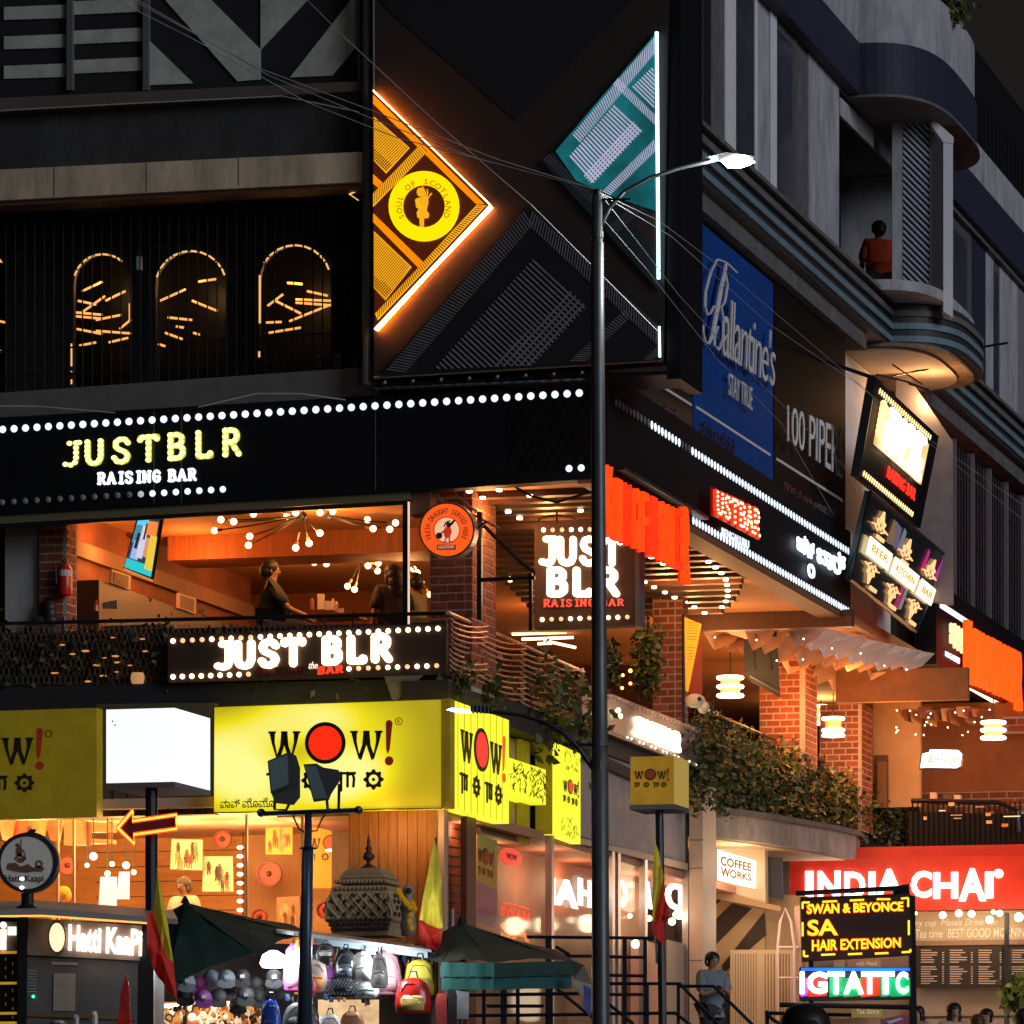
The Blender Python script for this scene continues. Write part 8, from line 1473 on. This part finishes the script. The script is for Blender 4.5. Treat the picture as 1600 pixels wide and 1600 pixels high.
    J['cl'] = tuple(Vector(J['shl']).lerp(Vector(J['ell']), sleeve+.4)); J['cr'] = tuple(Vector(J['shr']).lerp(Vector(J['elr']), sleeve+.4)); R_['cl'] = R_['cr'] = .048; J['hem'] = (0, 0, .90); R_['hem'] = (.16, .12); 
    grow(['pel', 'wai', 'che', 'shl', 'shr', 'cl', 'cr', 'hem'], [('hem', 'pel'), ('pel', 'wai'), ('wai', 'che'), ('che', 'shl'), ('che', 'shr'), ('shl', 'cl'), ('shr', 'cr')], .036, mat("cloth_%d_%d_%d" % tuple(int(q*255) for q in shirt), shirt, .8, noise=.2, ns=8), "shirt")
    grow(['pel', 'hpl', 'hpr', 'knl', 'knr', 'anl', 'anr'], [('pel', 'hpl'), ('pel', 'hpr'), ('hpl', 'knl'), ('hpr', 'knr'), ('knl', 'anl'), ('knr', 'anr')], .03, mat("trousers", pants, .8), "trousers")
    hy = ln(1.5)+tilt
    def bl(x, y, z, r, q=(1, 1, 1)): v = Vector(X(x, y, z)); return v+org, r*s, q
    mb = MB()
    for p_, r_, q_ in ([bl(0, hy-.015, 1.635, .108, (1, 1, .9)), bl(0, hy-.045, 1.59, .098, (1, 1, 1))]+([bl(0, hy-.07, 1.50, .095, (1, .8, 1.2)), bl(0, hy-.08, 1.38, .10, (1.1, .6, 1.3)), bl(.075, hy-.01, 1.53, .045, (.7, .9, 2)), bl(-.075, hy-.01, 1.53, .045, (.7, .9, 2))] if hair == 'long' else [])+([bl(0, hy-.10, 1.66, .05)] if hair == 'bun' else [])): mb.ball(p_, r_, 12, 8, q_)
    part("hair", mb, hm, t, smooth=True)
    for sx in (-1, 1): part("eye", MB().ball(Vector(X(sx*.032, hy+.098, 1.595))+org, .010*s, 6, 4), HAIR, t); part("ear", MB().ball(Vector(X(sx*.093, hy+.005, 1.575))+org, .022*s, 6, 4, (.5, 1, 1.4)), skin, t)
    part("mouth", MB().ball(Vector(X(0, hy+.085, 1.525))+org, .018*s, 6, 4, (1, .4, .3)), mat("lips", (.3, .08, .06), .5), t)
    return t
person("man in a black short-sleeved shirt seated in profile at the balcony table, facing right", (424, 893), 86.2, -math.pi/2, 1.42, True, (.02, .02, .022), armL=((-.22, .22, 1.12), (-.16, .42, 1.03)), armR=((.22, .22, 1.10), (.14, .44, 1.02)), skin=SKIN)
person("long-haired woman in a dark jacket seated left of the thin black post", (613, 900), 86, math.pi*.15, 1.42, True, (.025, .02, .02), hair='long')
person("companion in a pale green shirt seated right of the thin post", (646, 912), 86.8, math.pi*.35, 1.35, True, (.30, .30, .14), armL=((-.24, .12, 1.12), (-.2, .3, 1.0)))
person("dark-haired diner seen from behind low at the far left balcony rail", (76, 951), 85.4, math.pi*.1, 1.15, True, (.03, .02, .02), hair='long')
person("person in a rust-red shirt standing with their back turned on the upper open balcony", (1373, 361), 106, math.pi*.05, 1.5, False, (.7, .07, .02), sleeve=.6)
person("shop worker in a pale collared shirt bending his head inside the lit shop", (288, 1387), 85.6, math.pi*.8, 1.25, False, (.75, .62, .5), hm=mat("greying_hair", (.10, .08, .07), .6), tilt=.02, skin=SKIN)
person("shop worker in a yellow cap and yellow shirt behind the round coffee sign", (98, 1400), 85.8, math.pi*.7, 1.15, False, (.75, .45, .05), hm=mat("yellow_cap_cloth", (.75, .42, .03), .7))
wm = person("woman in a blue-grey top looking down at her phone on the stairs", (1112, 1503), 84, math.pi*1.15, 1.18, False, (.20, .25, .30), hair='bun', tilt=.03, armL=((-.22, .10, 1.12), (-.08, .28, 1.18)), armR=((.22, .10, 1.10), (.06, .28, 1.17)), skin=SKINL)
solo("mobile_phone", MB().panel(FF(83.6), [(1120, 1539), (1128, 1541), (1127, 1546), (1119, 1544)], 0, .02), DKMET, "black mobile phone held by the woman on the stairs", "phone")
person("young woman with shoulder-length black hair facing the street before the tea shop", (1491, 1583), 80, math.pi*1.05, 1.15, False, (.75, .55, .45), hair='long', skin=SKINL)
person("man with short dark hair half hidden behind another customer at the tea shop", (1541, 1591), 81, math.pi*.9, 1.1, False, (.6, .5, .42), skin=SKINL)
person("customer with long brown hair turned away, bottom edge of the tea shop", (1527, 1600), 78, 0, 1.05, False, (.3, .2, .18), hair='long', hm=mat("brown_hair", (.07, .03, .02), .5))
person("dark-haired customer cut off by the right edge of the picture", (1597, 1592), 79, math.pi*.2, 1.15, False, (.1, .06, .05), hair='long')
person("person standing behind the LED sign post, dark hair and pink top", (1434, 1585), 84, math.pi*.8, 1.0, False, (.5, .3, .25), hair='long', skin=SKINL)
person("passer-by with a big head of black hair near the camera at the bottom edge", (1258, 1622), 40, 0, 1.9, False, (.03, .03, .035), hair='short')
# restaurant table by the seated man, with condiments
tb = thing("balcony_table", "dark restaurant table between the seated man and the couple", "table", P(500, 1040, 86.4)); part("table_top", MB().box(LF(86.4), LF(86.4).s(445), LF(86.4).s(560), P(0, 957, 86.4).z, P(0, 953, 86.4).z, -.5, .3), WOODD, tb)
for x in (452, 552): part("leg", MB().tube([P(x, 957, 86.4), Vector((P(x, 0, 86.4).x, 86.4, zfloor))], .03, 6), DKMET, tb)
ti = [("menu_card", "tall white folded card on the balcony table", 496, 507, 928, 952, (.8, .62, .5)), ("menu_card", "shorter cream card right of the tall one on the table", 508, 519, 939, 953, (.75, .58, .42)), ("sauce_bottle", "amber sauce bottle left of the tall card", 485, 491, 935, 953, (.4, .12, .03)), ("salt_shaker", "round-topped shaker above the cards", 518, 523, 935, 953, (.75, .6, .5)), ("sauce_bottle", "pale glass bottle at the right end of the condiments", 522, 529, 940, 956, (.6, .42, .3)), ("napkin_box", "low pink napkin box at the table's right edge", 526, 537, 950, 957, (.75, .45, .32))]
for n_, lb_, x0, x1, y0, y1, c in ti: solo(n_, MB().lathe(P((x0+x1)/2, y1, 86.1), [((x1-x0)/2/90, 0), ((x1-x0)/2/90, (y1-y0)*.7/90), ((x1-x0)/4/90, (y1-y0)/90)], 8) if 'bottle' in n_ or 'shaker' in n_ else MB().panel(FF(86.1), [(x0, y0), (x1, y0), (x1, y1), (x0, y1)], 0, .06), mat("ti%s%d" % (n_, x0), c, .4), lb_, n_.split("_")[-1])
t2 = thing("balcony_table", "dark table with red sauce bottle near the brick pier at the left", "table", P(160, 1040, 85)); part("table_top", MB().box(LF(85), LF(85).s(90), LF(85).s(270), P(0, 966, 85).z, P(0, 961, 85).z, -.5, .3), DKMET, t2)
for x in (100, 260): part("leg", MB().tube([P(x, 964, 85), Vector((P(x, 0, 85).x, 85, zfloor))], .03, 6), DKMET, t2)
solo("sauce_bottle", MB().lathe(P(150, 955, 84.9), [(.05, 0), (.05, .1), (.02, .14), (.03, .19)], 8), mat("ketchup_red", (.6, .03, .01), .3), "red sauce bottle with a white cap on the left balcony table", "bottle")
solo("condiment_caddy", MB().panel(FF(84.9), [(160, 942), (183, 937), (183, 950), (160, 950)], 0, .1), mat("wire_caddy", (.25, .12, .07), .5, noise=.8, ns=20), "small caddy of sachets right of the red sauce bottle", "caddy")
